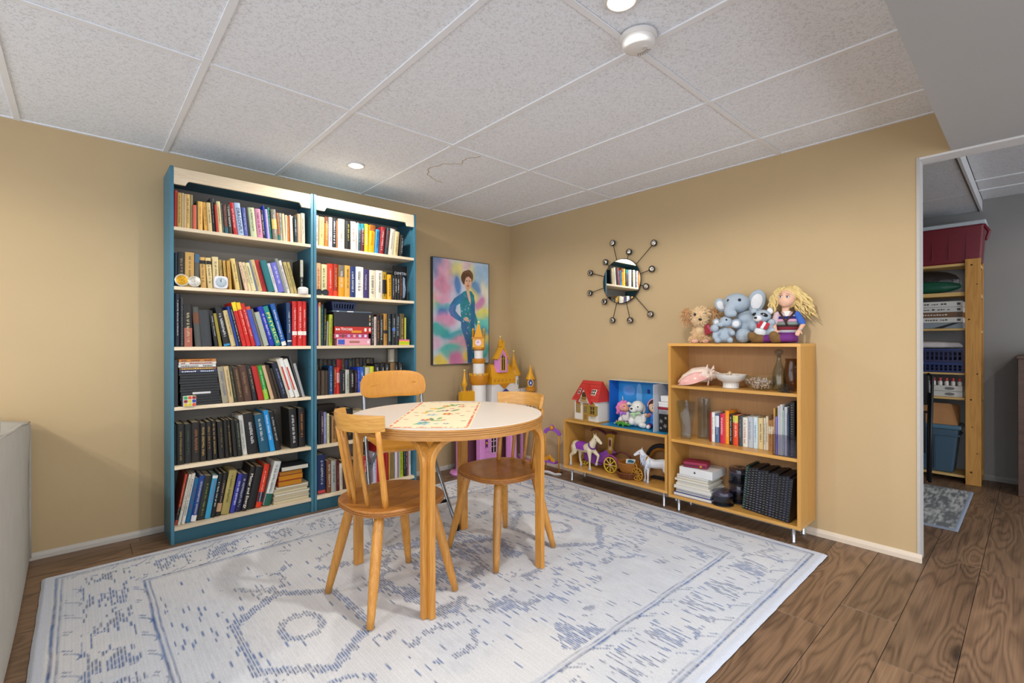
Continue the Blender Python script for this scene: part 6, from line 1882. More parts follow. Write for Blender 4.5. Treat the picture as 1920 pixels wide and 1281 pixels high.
def make_carriage():
    t = thing('toy_carriage', 'purple and gold toy carriage behind the cream horse', 'toy carriage', (3.03, 2.27, ZL))
    PU = mat('7e3f9c', 0.35, var=0.08); GO = mat('a8801e', 0.4, var=0.1); YE = mat('d4b838', 0.4); MR = mat('5c2a34', 0.4)
    # scooped body
    prof = [(2.435, 0.185), (2.40, 0.165), (2.34, 0.155), (2.27, 0.155), (2.235, 0.175), (2.20, 0.215), (2.182, 0.25)]
    for xo, nme in ((2.985, 'body_side'), (3.065, 'body_side')):
        poly = [(y, z) for y, z in prof] + [(2.215, 0.285), (2.25, 0.262), (2.30, 0.235), (2.37, 0.232), (2.43, 0.245)]
        M = Matrix(((0, 0, 1, 0), (1, 0, 0, 0), (0, 1, 0, 0), (0, 0, 0, 1)))
        MB().prism(poly, xo, xo + 0.006, M).build(nme, PU, t, bevel=0.002)
    b = MB(); vs = []
    for (y, z) in prof: vs += [(2.988, y, z), (3.068, y, z)]
    b.add(vs + [(x, y, z + 0.004) for x, y, z in vs], [(2 * i, 2 * i + 1, 2 * i + 3, 2 * i + 2) for i in range(6)] + [(14 + 2 * i, 14 + 2 * i + 2, 14 + 2 * i + 3, 14 + 2 * i + 1) for i in range(6)]).build('floor_pan', mat('68308a', 0.4), t)
    MB().box(2.995, 3.06, 2.24, 2.30, 0.175, 0.205).build('seat', mat('9a50b8', 0.4), t, bevel=0.006)
    # tall canopy frame: gold panel with framed picture, curved maroon roof edge
    M = Matrix(((0, 0, 1, 0), (1, 0, 0, 0), (0, 1, 0, 0), (0, 0, 0, 1)))
    pn = MB().prism([(2.262, 0.235), (2.215, 0.232), (2.186, 0.395), (2.268, 0.395)], 3.060, 3.068, M).build('canopy_panel', GO, t, bevel=0.002)
    MB().prism([(2.246, 0.268), (2.216, 0.268), (2.206, 0.368), (2.246, 0.368)], 3.0575, 3.0605, M).build('picture_plate', mat('cfae84', 0.5, var=0.35, vscale=70), pn)
    MB().prism([(2.238, 0.30), (2.224, 0.30), (2.220, 0.345), (2.232, 0.352), (2.240, 0.34)], 3.0555, 3.058, M).build('picture_figure', mat('7a3430', 0.5), pn)
    roof = [(3.064, 2.415, 0.398), (3.064, 2.39, 0.415), (3.064, 2.35, 0.418), (3.064, 2.305, 0.405), (3.064, 2.27, 0.388), (3.064, 2.245, 0.405), (3.064, 2.21, 0.412), (3.064, 2.178, 0.402)]
    MB().ribbon(roof, 0.030, 0.010, up=(1, 0, 0)).build('roof_edge', MR, t, bevel=0.002)
    MB().tube([(3.064, 2.415, 0.40), (3.064, 2.408, 0.30), (3.064, 2.405, 0.20)], 0.004, 8).build('canopy_post', GO, t, smooth=True)
    MB().tube([(3.064, 2.43, 0.43), (3.064, 2.42, 0.40), (3.064, 2.412, 0.36)], 0.003, 8).build('canopy_finial', GO, t, smooth=True)
    RX = Matrix.Rotation(pi / 2, 4, 'Y')
    wheel(t, 'wheel', (3.000, 2.437, ZL + 0.045), 0.039, YE, mat('7a3020', 0.4), RX)
    wheel(t, 'wheel', (2.952, 2.152, ZL + 0.062), 0.056, YE, mat('c8a0a8', 0.4), RX)
    wheel(t, 'wheel', (3.085, 2.437, ZL + 0.045), 0.039, YE, mat('7a3020', 0.4), RX)
    arc = [(2.952, 2.152 + 0.075 * cos(a), ZL + 0.062 + 0.075 * sin(a)) for a in [pi * 0.95 - pi * 0.75 * k / 10 for k in range(11)]]
    MB().ribbon(arc, 0.018, 0.006, up=(1, 0, 0)).build('mudguard', mat('a04880', 0.35), t, bevel=0.002)
    MB().tube([(3.000, 2.437, ZL + 0.045), (2.985, 2.30, ZL + 0.05), (2.96, 2.152, ZL + 0.062)], 0.004, 8).build('chassis_bar', MR, t, smooth=True)
    MB().tube([(3.085, 2.437, ZL + 0.045), (3.000, 2.437, ZL + 0.045)], 0.003, 8).build('axle', MR, t, smooth=True)
    MB().tube([(2.952, 2.152, ZL + 0.062), (3.085, 2.152, ZL + 0.062)], 0.003, 8).build('axle', MR, t, smooth=True)
    MB().tube([(3.03, 2.16, ZL + 0.13), (3.03, 2.11, ZL + 0.155), (3.03, 2.06, ZL + 0.15), (3.03, 2.02, ZL + 0.125)], 0.006, 8).build('driver_rail', MR, t, smooth=True)
make_carriage()

# ---- wicker baskets
def basket(name, label, c, r0, r1, h, hexa, hexb, n_w=30):
    t = thing(name, label, 'basket', c, group='wicker baskets in the low cabinet')
    x, y, z = c
    prof = [(0.0001, 0.0), (r0, 0.0), (r1, h), (r1 - 0.004, h), (r0 - 0.003, 0.004), (0.0001, 0.004)]
    MB().lathe(prof, c, 30).build('bowl', mat(hexb, 0.6, var=0.2, vscale=60), t, auto=40)
    b = MB()
    for k in range(n_w):
        a = 2 * pi * k / n_w
        pts = []
        for q in range(6):
            v = q / 5; r = r0 + (r1 - r0) * v + 0.0015 + 0.0012 * ((q + k) % 2)
            pts.append((x + r * cos(a), y + r * sin(a), z + 0.002 + (h - 0.004) * v))
        b.tube(pts, 0.0022, 5)
    b.build('woven_stakes', mat(hexa, 0.6, var=0.15), t, smooth=True)['kind'] = 'stuff'
    b = MB()
    for q in range(1, int(h / 0.009)):
        v = q * 0.009 / h; r = r0 + (r1 - r0) * v + 0.0016
        b.tube([(x + (r + 0.0012 * (-1) ** k) * cos(2 * pi * k / 40), y + (r + 0.0012 * (-1) ** k) * sin(2 * pi * k / 40), z + v * h) for k in range(40)], 0.002, 5, closed=True)
    b.build('woven_rings', mat(hexa, 0.6, var=0.15), t, smooth=True)['kind'] = 'stuff'
    MB().tube([(x + (r1 - 0.001) * cos(2 * pi * k / 36), y + (r1 - 0.001) * sin(2 * pi * k / 36), z + h) for k in range(36)], 0.0042, 6, closed=True).build('rim', mat(hexa, 0.5, var=0.15), t, smooth=True)
    return t
basket('wicker_basket', 'dark round wicker basket in the middle of the low cabinet', (2.962, 1.996, ZL + 0.0005), 0.065, 0.088, 0.046, '7a4420', '5c3014')
basket('wicker_basket', 'lighter woven basket sitting inside the dark one with a picture card', (2.966, 1.996, ZL + 0.040), 0.058, 0.076, 0.070, 'a86c28', '9a6020')
o = MB().box(-0.033, 0.033, -0.0008, 0.0008, -0.02, 0.02, Matrix.Translation((2.985, 1.995, ZL + 0.113)) @ Matrix.Rotation(-1.1, 4, 'Z') @ Matrix.Rotation(-0.9, 4, 'X')).build('picture_card', mat('d8dcd8', 0.4), None)
tag(o, 'white and blue picture card lying in the wicker basket', 'card')
q = MB().prism([(-0.022, -0.012), (0.020, -0.014), (0.026, 0.004), (0.0, 0.014), (-0.018, 0.010)], 0.0008, 0.0014, Matrix.Translation((2.985, 1.995, ZL + 0.113)) @ Matrix.Rotation(-1.1, 4, 'Z') @ Matrix.Rotation(-0.9, 4, 'X') @ Matrix.Rotation(pi / 2, 4, 'X')).build('printed_patch', mat('2c6a8a', 0.4), o)
# ---- loose toy wheel and the dark arch
t = thing('spoked_toy', 'loose golden toy wheel leaning beside the wicker baskets', 'toy wheel', (2.93, 1.905, ZL))
wheel(t, 'rim', (2.930, 1.905, ZL + 0.0485), 0.043, mat('b8862c', 0.4, var=0.1), mat('8a5c1c', 0.4), Matrix.Rotation(pi / 2, 4, 'Y'), 10, 0.006)
MB().tube([(2.93, 1.905, ZL + 0.092), (2.935, 1.918, ZL + 0.118), (2.945, 1.935, ZL + 0.122), (2.955, 1.943, ZL + 0.105)], 0.004, 8).build('curl', mat('c0902c', 0.4), t, smooth=True)
t = thing('toy_arch', 'dark toy archway with golden trim behind the white horse', 'toy arch', (3.09, 1.77, ZL))
for r, m_, rr, xo, nme in ((0.118, mat('22262e', 0.4), 0.017, 3.095, 'outer_arch'), (0.094, mat('9a6420', 0.4, var=0.3, vscale=50), 0.013, 3.088, 'gold_arch')):
    pts = [(xo, 1.803 + r * cos(a), ZL + 0.125 + r * 0.98 * sin(a)) for a in [-0.55 + (pi + 1.1) * k / 26 for k in range(27)]]
    pts = [(1 and p[0], p[1], max(p[2], ZL + rr)) for p in pts]
    MB().tube(pts, rr, 10).build(nme, m_, t, smooth=True)
MB().box(3.07, 3.118, 1.720, 1.885, ZL + 0.0003, ZL + 0.014).build('base', mat('22262e', 0.5), t, bevel=0.003)
MB().ell((3.07, 1.900, ZL + 0.13), (0.008, 0.018, 0.032), 12, 8).build('gold_ornament', mat('d09828', 0.35, 0.3), t, smooth=True)

# ---------------------------------------------------------------- doll house
def make_dollhouse():
    t = thing('doll_house', 'small white doll house with red roof on the low cabinet', 'doll house', (2.99, 2.345, ZT))
    WH = mat('d6d0c6', 0.6, var=0.05); RD = mat('b8322a', 0.45, var=0.08); WD = mat('a8813c', 0.5, var=0.12)
    Mt = Matrix.Translation((2.985, 2.345, ZT)) @ Matrix.Rotation(-0.06, 4, 'Z')
    # local: front faces -X, width along Y (+Y is image left)
    D0, D1, W, H = -0.075, 0.085, 0.120, 0.165
    MB().box(D0 - 0.03, D1, -W - 0.012, W + 0.012, 0, 0.008, Mt).build('base', WD, t, bevel=0.002)
    MB().box(D0, D1, -W, W, 0.008, H, Mt).build('walls', WH, t, bevel=0.002)
    # roof: ridge along Y, front slope steep, hipped ends slanting in
    rz0, rz1 = H - 0.004, 0.312
    rf = MB().add([Mt @ Vector(p) for p in [(D0 - 0.018, -W - 0.016, rz0), (D0 - 0.018, W + 0.016, rz0), (0.0, W - 0.022, rz1), (0.0, -W + 0.022, rz1), (D1 + 0.012, W + 0.016, rz0), (D1 + 0.012, -W - 0.016, rz0), (0.012, W - 0.022, rz1), (0.012, -W + 0.022, rz1)]],
                  [(0, 3, 2, 1), (4, 6, 7, 5), (2, 3, 7, 6), (1, 2, 6, 4), (0, 5, 7, 3), (0, 1, 4, 5)]).build('roof', RD, t)
    for k in range(1, 6):
        v = k / 6
        x = (D0 - 0.018) * (1 - v); z = rz0 + (rz1 - rz0) * v; ww = (W + 0.016) * (1 - v) + (W - 0.022) * v
        MB().tube([Mt @ Vector((x - 0.001, -ww + 0.002, z)), Mt @ Vector((x - 0.001, ww - 0.002, z))], 0.0016, 5).build('tile_course', mat('9c2820', 0.5), rf)
    # front gable in the middle
    M2 = Mt @ Matrix(((0, 0, 1, 0), (1, 0, 0, 0), (0, 1, 0, 0), (0, 0, 0, 1)))
    g = MB().prism([(-0.062, 0.150), (0.062, 0.150), (0.0, 0.262)], D0 - 0.020, D0 + 0.03, M2).build('gable', WH, t)
    for s_ in (-1, 1):
        MB().prism([(s_ * 0.076, 0.146), (s_ * 0.066, 0.140), (0, 0.262), (0, 0.282)], D0 - 0.032, D0 + 0.05, M2).build('gable_roof', RD, g, bevel=0.001)
    dn = MB().prism([(-0.020, 0.172), (0.020, 0.172), (0.020, 0.212)] + [(0.020 * cos(a), 0.212 + 0.020 * sin(a)) for a in [pi * k / 8 for k in range(1, 8)]] + [(-0.020, 0.212)], D0 - 0.024, D0 - 0.018, M2).build('arched_window', mat('4a3418', 0.5), g)
    for k in range(5):
        y = -0.026 + 0.013 * k
        MB().box(D0 - 0.034, D0 - 0.031, y - 0.002, y + 0.002, 0.160, 0.190, Mt).build('balcony_baluster', WD, dn)
    MB().box(D0 - 0.035, D0 - 0.020, -0.032, 0.032, 0.158, 0.163, Mt).build('balcony', WD, dn)
    MB().box(D0 - 0.035, D0 - 0.030, -0.032, 0.032, 0.188, 0.193, Mt).build('balcony_rail', WD, dn)
    # door
    d = MB().box(D0 - 0.006, D0, -0.026, 0.026, 0.008, 0.142, Mt).build('door', WD, t, bevel=0.001)
    MB().box(D0 - 0.008, D0 - 0.006, -0.014, 0.014, 0.070, 0.120, Mt).build('door_pane', mat('7a6a48', 0.3), d)
    MB().box(D0 - 0.008, D0 - 0.006, -0.014, 0.014, 0.020, 0.056, Mt).build('door_panel', mat('8a6a30', 0.5), d)
    # ground floor windows
    for yc, arched in ((0.078, True), (-0.072, False)):
        wv = MB().box(D0 - 0.005, D0, yc - 0.024, yc + 0.024, 0.062, 0.128, Mt).build('house_window', WD, t, bevel=0.001)
        MB().box(D0 - 0.0065, D0 - 0.005, yc - 0.019, yc + 0.019, 0.067, 0.123, Mt).build('pane', mat('3c3020' if not arched else '8a7a5a', 0.3), wv)
        for yy in (yc - 0.001, ):
            MB().box(D0 - 0.008, D0 - 0.0065, yy - 0.0015, yy + 0.0035, 0.067, 0.123, Mt).build('glazing_bar', WD, wv)
        MB().box(D0 - 0.008, D0 - 0.0065, yc - 0.019, yc + 0.019, 0.093, 0.097, Mt).build('glazing_bar', WD, wv)
        if not arched:
            for s_ in (-1, 1):
                MB().box(D0 - 0.012, D0 - 0.002, yc + s_ * 0.036 - 0.012, yc + s_ * 0.036 + 0.012, 0.060, 0.130, Mt).build('shutter', mat('8f7a30', 0.5), wv)
            MB().box(D0 - 0.022, D0, yc - 0.03, yc + 0.03, 0.050, 0.062, Mt).build('flower_box', WD, wv)
        MB().lathe([(0.0001, 0.001), (0.024, 0.0)], (0, 0, 0), 16, Mt @ Matrix.Translation((D0 - 0.002, yc, 0.128)) @ Matrix.Rotation(-pi / 2, 4, 'Y')).build('window_arch', WD, wv)
    # roof windows
    for yc in (0.070, -0.066):
        v = 0.45
        x = (D0 - 0.018) * (1 - v) - 0.004; z = rz0 + (rz1 - rz0) * v
        Mr = Mt @ Matrix.Translation((x, yc, z)) @ Matrix.Rotation(atan2(-(D0 - 0.018), rz1 - rz0), 4, 'Y')
        wv = MB().box(-0.004, 0.003, -0.021, 0.021, -0.025, 0.025, Mr).build('roof_window', mat('e2dcd2', 0.5), t, bevel=0.001)
        for (a, c) in ((-0.010, -0.012), (0.010, -0.012), (-0.010, 0.012), (0.010, 0.012)):
            MB().box(-0.0052, -0.004, a - 0.0078, a + 0.0078, c - 0.0095, c + 0.0095, Mr).build('pane', mat('4a4034', 0.3), wv)
make_dollhouse()

# ---------------------------------------------------------------- open blue display box with its plush animals
def make_bluebox():
    t = thing('display_box', 'open bright blue cardboard display box on the low cabinet', 'display box', (3.0, 1.92, ZT))
    BL = mat('1f62bc', 0.4, var=0.12, vscale=8); BL2 = mat('2c8ad0', 0.45, var=0.25, vscale=6); CY = mat('1f86b4', 0.25, var=0.12, vscale=14)
    y0, y1 = 1.665, 2.195; zb = ZT + 0.0005; zt = 0.822
    MB().box(2.885, 3.122, y0, y1, zb, zb + 0.003).build('floor_panel', CY, t)
    MB().box(3.118, 3.122, y0, y1, zb + 0.003, zt).build('back_panel', BL2, t)
    MB().box(3.00, 3.118, y1 - 0.003, y1, zb + 0.003, zt).build('side_panel', BL, t)
    MB().box(3.00, 3.118, y0, y0 + 0.003, zb + 0.003, zt).build('side_panel', BL, t)
    MB().box(2.999, 3.122, y0, y1, zt, zt + 0.003).build('top_panel', mat('c8c4b4', 0.5), t)
    MB().box(2.890, 3.118, 1.748, 1.751, zb + 0.003, zt).build('divider', mat('b4bac4', 0.35), t)
    for (yc, zc) in ((1.925, 0.745), (1.838, 0.742)):
        MB().box(3.1155, 3.118, yc - 0.011, yc + 0.011, zc - 0.015, zc + 0.015).build('printed_patch', mat('16308a', 0.5), t)
    for k, (ya, yb_, za, zb2, h_) in enumerate(((2.04, 2.15, 0.70, 0.78, '5c94d8'), (1.98, 2.03, 0.62, 0.80, '6aa8e0'), (1.84, 1.97, 0.60, 0.69, '3a80cc'))):
        MB().prism(superellipse((ya - yb_) / 2, (zb2 - za) / 2, 2.2, 20), 0, 0.002, Matrix.Translation((3.1175, (ya + yb_) / 2, (za + zb2) / 2)) @ Matrix(((0, 0, -1, 0), (1, 0, 0, 0), (0, 1, 0, 0), (0, 0, 0, 1)))).build('printed_patch', mat(h_, 0.5, var=0.2, vscale=20), t)
make_bluebox()
FACE_CAM = lambda x, y: atan2(-y, -x)
def plush_root(name, label, cat, x, y, z, group=None, turn=0.0):
    return thing(name, label, cat, (x, y, z), FACE_CAM(x, y) + turn, group, local=True)
GB = 'plush toys in the blue display box'
# pink unicorn
t = plush_root('plush_unicorn', 'pink and white plush unicorn in the blue display box', 'plush toy', 3.035, 2.088, ZT + 0.004, GB)
FURW = mat('dcd6d6', 0.95, var=0.06, vscale=120, bump=0.5, bscale=500)
FURP = mat('dc86a8', 0.95, var=0.1, vscale=80, bump=0.5, bscale=500)
b = MB(); b.ell((0, 0.010, .052), (.040, .040, .050)); b.ell((.038, -.022, .030), (.026, .020, .026)); b.ell((.036, .028, .034), (.026, .022, .030)); b.ell((.03, .03, .07), (.018, .018, .028))
b.build('body', FURW, t, remesh=0.005, iters=3)
b = MB(); b.ell((.006, .000, .124), (.036, .038, .036)); b.ell((.030, .020, .114), (.026, .024, .022))
b.build('head', mat('e0a088', 0.95, var=0.08, bump=0.5, bscale=500), t, remesh=0.005, iters=3)
b = MB()
for p, r in (((.006, -.028, .140), .022), ((-.004, -.038, .118), .022), ((-.004, -.036, .095), .018), ((.010, -.010, .158), .018), ((.004, .012, .160), .016), ((.03, -.006, .128), .014), ((-.01, -.044, .078), .014)):
    b.ell(p, r)
b.build('mane', mat('dc78b4', 0.95, var=0.2, vscale=40, bump=0.6, bscale=300), t, remesh=0.005, iters=3)
MB().cyl((.012, -.004, .165), (.018, -.008, .208), .007, .0015, 10).build('horn', mat('c8c4cc', 0.3, 0.5), t, smooth=True)
MB().ell((.038, .004, .132), (.004, .005, .006), 10, 7).build('eye', mat('141416', 0.1), t, smooth=True)
b = MB(); b.ell((.012, .036, .152), (.008, .016, .014)); b.ell((.014, .052, .148), (.005, .010, .010))
b.build('ear', FURW, t, remesh=0.004, iters=2)
b = MB(); b.ell((.034, -.012, .086), (.012, .022, .010)); b.ell((.040, -.020, .078), (.008, .010, .016)); b.ell((.036, .012, .080), (.008, .016, .010))
b.build('neck_bow', mat('a86cc8', 0.6), t, remesh=0.004, iters=2)
for y_, h_ in ((-.024, '5c3a80'), (.030, '4c3a78')):
    MB().ell((.060, y_, .016), (.018, .019, .0155), 14, 9).build('foot_pad', mat(h_, 0.9, bump=0.4), t, smooth=True)
# white plush dog
t = plush_root('plush_dog', 'white plush dog with green bow in the blue display box', 'plush toy', 2.985, 1.945, ZT + 0.004, GB)
WH = mat('d9d9d4', 0.95, var=0.05, vscale=120, bump=0.5, bscale=500)
b = MB(); b.ell((0, 0, .060), (.046, .050, .056)); b.ell((.040, -.034, .046), (.026, .024, .030)); b.ell((.050, .036, .024), (.036, .026, .022)); b.ell((.028, .052, .066), (.022, .020, .036)); b.ell((.060, .05, .020), (.02, .022, .02))
b.build('body', WH, t, remesh=0.0055, iters=3)
b = MB(); b.ell((.006, .010, .146), (.046, .048, .044)); b.ell((.040, -.022, .132), (.030, .030, .026))
b.build('head', WH, t, remesh=0.0055, iters=3)
b = MB(); b.ell((-.004, .052, .128), (.018, .014, .036))
b.build('ear', mat('c4c8cc', 0.95, bump=0.5), t, remesh=0.005, iters=2)
MB().ell((.066, -.034, .138), (.006, .010, .007), 12, 8).build('nose', mat('18181a', 0.3), t, smooth=True)
MB().ell((.050, .010, .150), (.004, .0055, .006), 10, 7).build('eye', mat('141416', 0.1), t, smooth=True)
b = MB(); b.ell((.050, -.022, .098), (.010, .026, .012)); b.ell((.050, .012, .104), (.010, .022, .012)); b.ell((.056, -.006, .100), (.010, .010, .010)); b.ell((.054, -.016, .082), (.007, .010, .018))
b.build('bow', mat('9cb890', 0.5), t, remesh=0.004, iters=2)
# rag doll
t = plush_root('rag_doll', 'brown-haired rag doll in blue with pink headband in the blue box', 'doll', 3.052, 1.838, ZT + 0.004, GB)
SK = mat('dcb090', 0.8, var=0.04)
b = MB(); b.ell((.004, .0, .148), (.038, .042, .044)); b.ell((.022, 0, .135), (.028, .034, .030)); b.build('head', SK, t, remesh=0.0045, iters=4)
b = MB(); b.ell((-.006, .002, .166), (.042, .046, .036)); b.ell((-.014, .0, .140), (.034, .046, .040)); b.build('hair', mat('4a281a', 0.8, var=0.2, vscale=80), t, remesh=0.005, iters=3)
pts = [(-.004, .048 * cos(a), .150 + .055 * sin(a)) for a in [pi * k / 14 for k in range(15)]]
MB().ribbon(pts, .018, .006, up=(1, 0, 0)).build('headband', mat('dca0b8', 0.7), t, bevel=.002)
for s_ in (-1, 1):
    MB().ell((.041, s_ * .015, .146), (.004, .007, .009), 10, 8).build('eye', mat('e8e4e0', 0.3), t, smooth=True)
    MB().ell((.0445, s_ * .015, .145), (.002, .004, .0055), 10, 8).build('pupil', mat('201814', 0.2), t, smooth=True)
    MB().tube([(.042, s_ * .008, .160), (.042, s_ * .015, .163), (.040, s_ * .022, .160)], .0012, 5).build('eyebrow', mat('3a2016', 0.8), t)
MB().ell((.049, 0, .138), (.004, .004, .004), 8, 6).build('nose', SK, t, smooth=True)
MB().ell((.045, 0, .121), (.004, .007, .005), 10, 7).build('mouth', mat('702c28', 0.5), t, smooth=True)
b = MB(); b.ell((0, 0, .065), (.034, .040, .046)); b.ell((.0, .0, .030), (.038, .044, .028)); b.build('dress', mat('2a78c4', 0.8, var=0.08), t, remesh=0.005, iters=3)
MB().ell((.034, .016, .058), (.006, .018, .018), 12, 8).build('dress_flower', mat('d8b070', 0.7), t, smooth=True)
b = MB(); b.chain([((.01, -.034, .090), .013), ((.045, -.050, .088), .012), ((.062, -.060, .098), .011)]); b.build('arm', SK, t, remesh=0.004, iters=2)
MB().chain([((.01, -.032, .090), .015), ((.030, -.044, .087), .0145)]).build('sleeve', mat('d87898', 0.8), t, remesh=0.004, iters=2)
MB().chain([((.02, .024, .020), .017), ((.06, .030, .018), .016)]).build('trouser_leg', mat('1c3c90', 0.8), t, remesh=0.004, iters=2)
MB().chain([((.02, -.024, .020), .017), ((.055, -.034, .018), .016)]).build('trouser_leg', mat('1c3c90', 0.8), t, remesh=0.004, iters=2)
MB().chain([((.060, -.036, .019), .0165), ((.078, -.040, .018), .0165)]).build('sock', mat('a02c4c', 0.8), t, remesh=0.004, iters=2)
MB().chain([((.086, -.042, .0175), .0155), ((.094, -.044, .017), .015)]).build('shoe', mat('d8d8d8', 0.7), t, remesh=0.004, iters=2)
# little green crocodile
t = thing('toy_crocodile', 'small green toy crocodile in front of the plush animals', 'toy', (2.925, 2.03, ZT + 0.004), -pi / 2 - 0.15, local=True)
b = MB(); b.chain([((-.075, .012, .012), .003), ((-.045, .004, .016), .009), ((-.01, 0, .022), .014), ((.025, 0, .022), .013), ((.045, 0, .022), .011), ((.075, 0, .018), .007)])
for s_ in (-1, 1):
    for x_ in (-.02, .026): b.chain([((x_, s_ * .010, .018), .006), ((x_ + .004, s_ * .022, .010), .005), ((x_ + .010, s_ * .024, .0045), .0045)])
b.build('body', mat('3f8a2c', 0.4, var=0.2, vscale=80), t, remesh=0.0028, iters=2)
for k in range(7):
    MB().cyl((-.05 + .014 * k, 0, .027 + .004 * (1 if 1 < k < 6 else 0)), (-.05 + .014 * k, 0, .036 + .004 * (1 if 1 < k < 6 else 0)), .004, .0008, 6).build('back_spike', mat('c8a830', 0.4), t)
for s_ in (-1, 1): MB().ell((.046, s_ * .007, .033), .004, 8, 6).build('eye', mat('e0dcc0', 0.3), t, smooth=True)
t = thing('toy_lizard', 'small pale striped toy lizard behind the green crocodile', 'toy', (2.955, 2.06, ZT + 0.004), -pi / 2 - 0.05, local=True)
b = MB(); b.chain([((-.06, .0, .008), .004), ((-.02, 0, .014), .009), ((.02, 0, .014), .0095), ((.05, 0, .012), .007)])
b.build('body', mat('c8c8b8', 0.5, var=0.4, vscale=90), t, remesh=0.003, iters=2)
for k in range(6): MB().cyl((-.04 + .014 * k, 0, .018), (-.04 + .014 * k, 0, .033), .005, .001, 6).build('back_fin', mat('5c3048' if k % 2 else 'd08840', 0.5), t)

# snowflake tin and white boxes in the right bay
t = thing('snowflake_tin', 'black tin with white snowflakes beside the display cabinet', 'tin', (3.03, 1.725, ZT + 0.0035))
MB().box(2.945, 3.035, 1.673, 1.742, ZT + 0.004, ZT + 0.125).build('tin_body', mat('17171a', 0.3, var=0.03), t, bevel=0.006, seg=3)
MB().box(2.943, 3.037, 1.671, 1.744, ZT + 0.125, ZT + 0.155).build('silver_band', mat('a8acb0', 0.3, 0.6, var=0.2), t, bevel=0.003)
MB().box(2.941, 3.039, 1.670, 1.746, ZT + 0.155, ZT + 0.172).build('lid', mat('8a2034', 0.4), t, bevel=0.003)
for (yc, zc, r) in ((1.724, 0.075, .015), (1.694, 0.045, .016), (1.69, 0.10, .010), (1.726, 0.028, .009)):
    for k in range(3):
        M = Matrix.Translation((2.9445, yc, ZT + zc)) @ Matrix.Rotation(k * pi / 3 + 0.2, 4, 'X')
        MB().box(-.0006, .0006, -r, r, -.001, .001, M).build('snowflake', mat('b4aea4', 0.5), t)
o = MB().box(2.945, 3.045, 1.672, 1.744, ZT + 0.1725, ZT + 0.205).build('white_box', mat('dadada', 0.5), None, bevel=0.003); tag(o, 'white lidded box lying on the snowflake tin', 'box')
MB().box(2.943, 3.047, 1.670, 1.746, ZT + 0.197, ZT + 0.207).build('lid', mat('e2e2e2', 0.5), o, bevel=0.002)
o = MB().prism([(-.030, 0), (.030, 0), (.034, .04), (-.034, .04)], -.035, .035, Matrix.Translation((3.00, 1.708, ZT + 0.2075)) @ Matrix(((0, 0, 1, 0), (1, 0, 0, 0), (0, 1, 0, 0), (0, 0, 0, 1)))).build('white_tub', mat('e0e0de', 0.5), None, bevel=0.004); tag(o, 'white tapered tub on top of the white lidded box', 'tub')
# small red and green figure above the box
t = thing('toy_figure', 'tiny black, red and green toy figure on top of the blue display box', 'toy', (3.06, 1.668, 0.8255))
MB().chain([((3.06, 1.685, 0.8375), 0.011), ((3.06, 1.685, 0.850), 0.010)]).build('legs', mat('3a8a48', 0.5), t, remesh=.003, iters=1)
MB().chain([((3.06, 1.685, 0.858), 0.014), ((3.06, 1.685, 0.880), 0.012)]).build('body', mat('b82a22', 0.5), t, remesh=.003, iters=1)
MB().chain([((3.055, 1.690, 0.885), 0.011), ((3.055, 1.700, 0.893), 0.007)]).build('head', mat('201c1c', 0.5), t, remesh=.003, iters=1)

# ================================================================ ON TOP OF THE DISPLAY CABINET
ZC = 1.1035
GT = 'soft toys sitting on the display cabinet'
def rot_to(d):
    return Vector((0, 0, 1)).rotation_difference(Vector(d)).to_matrix()
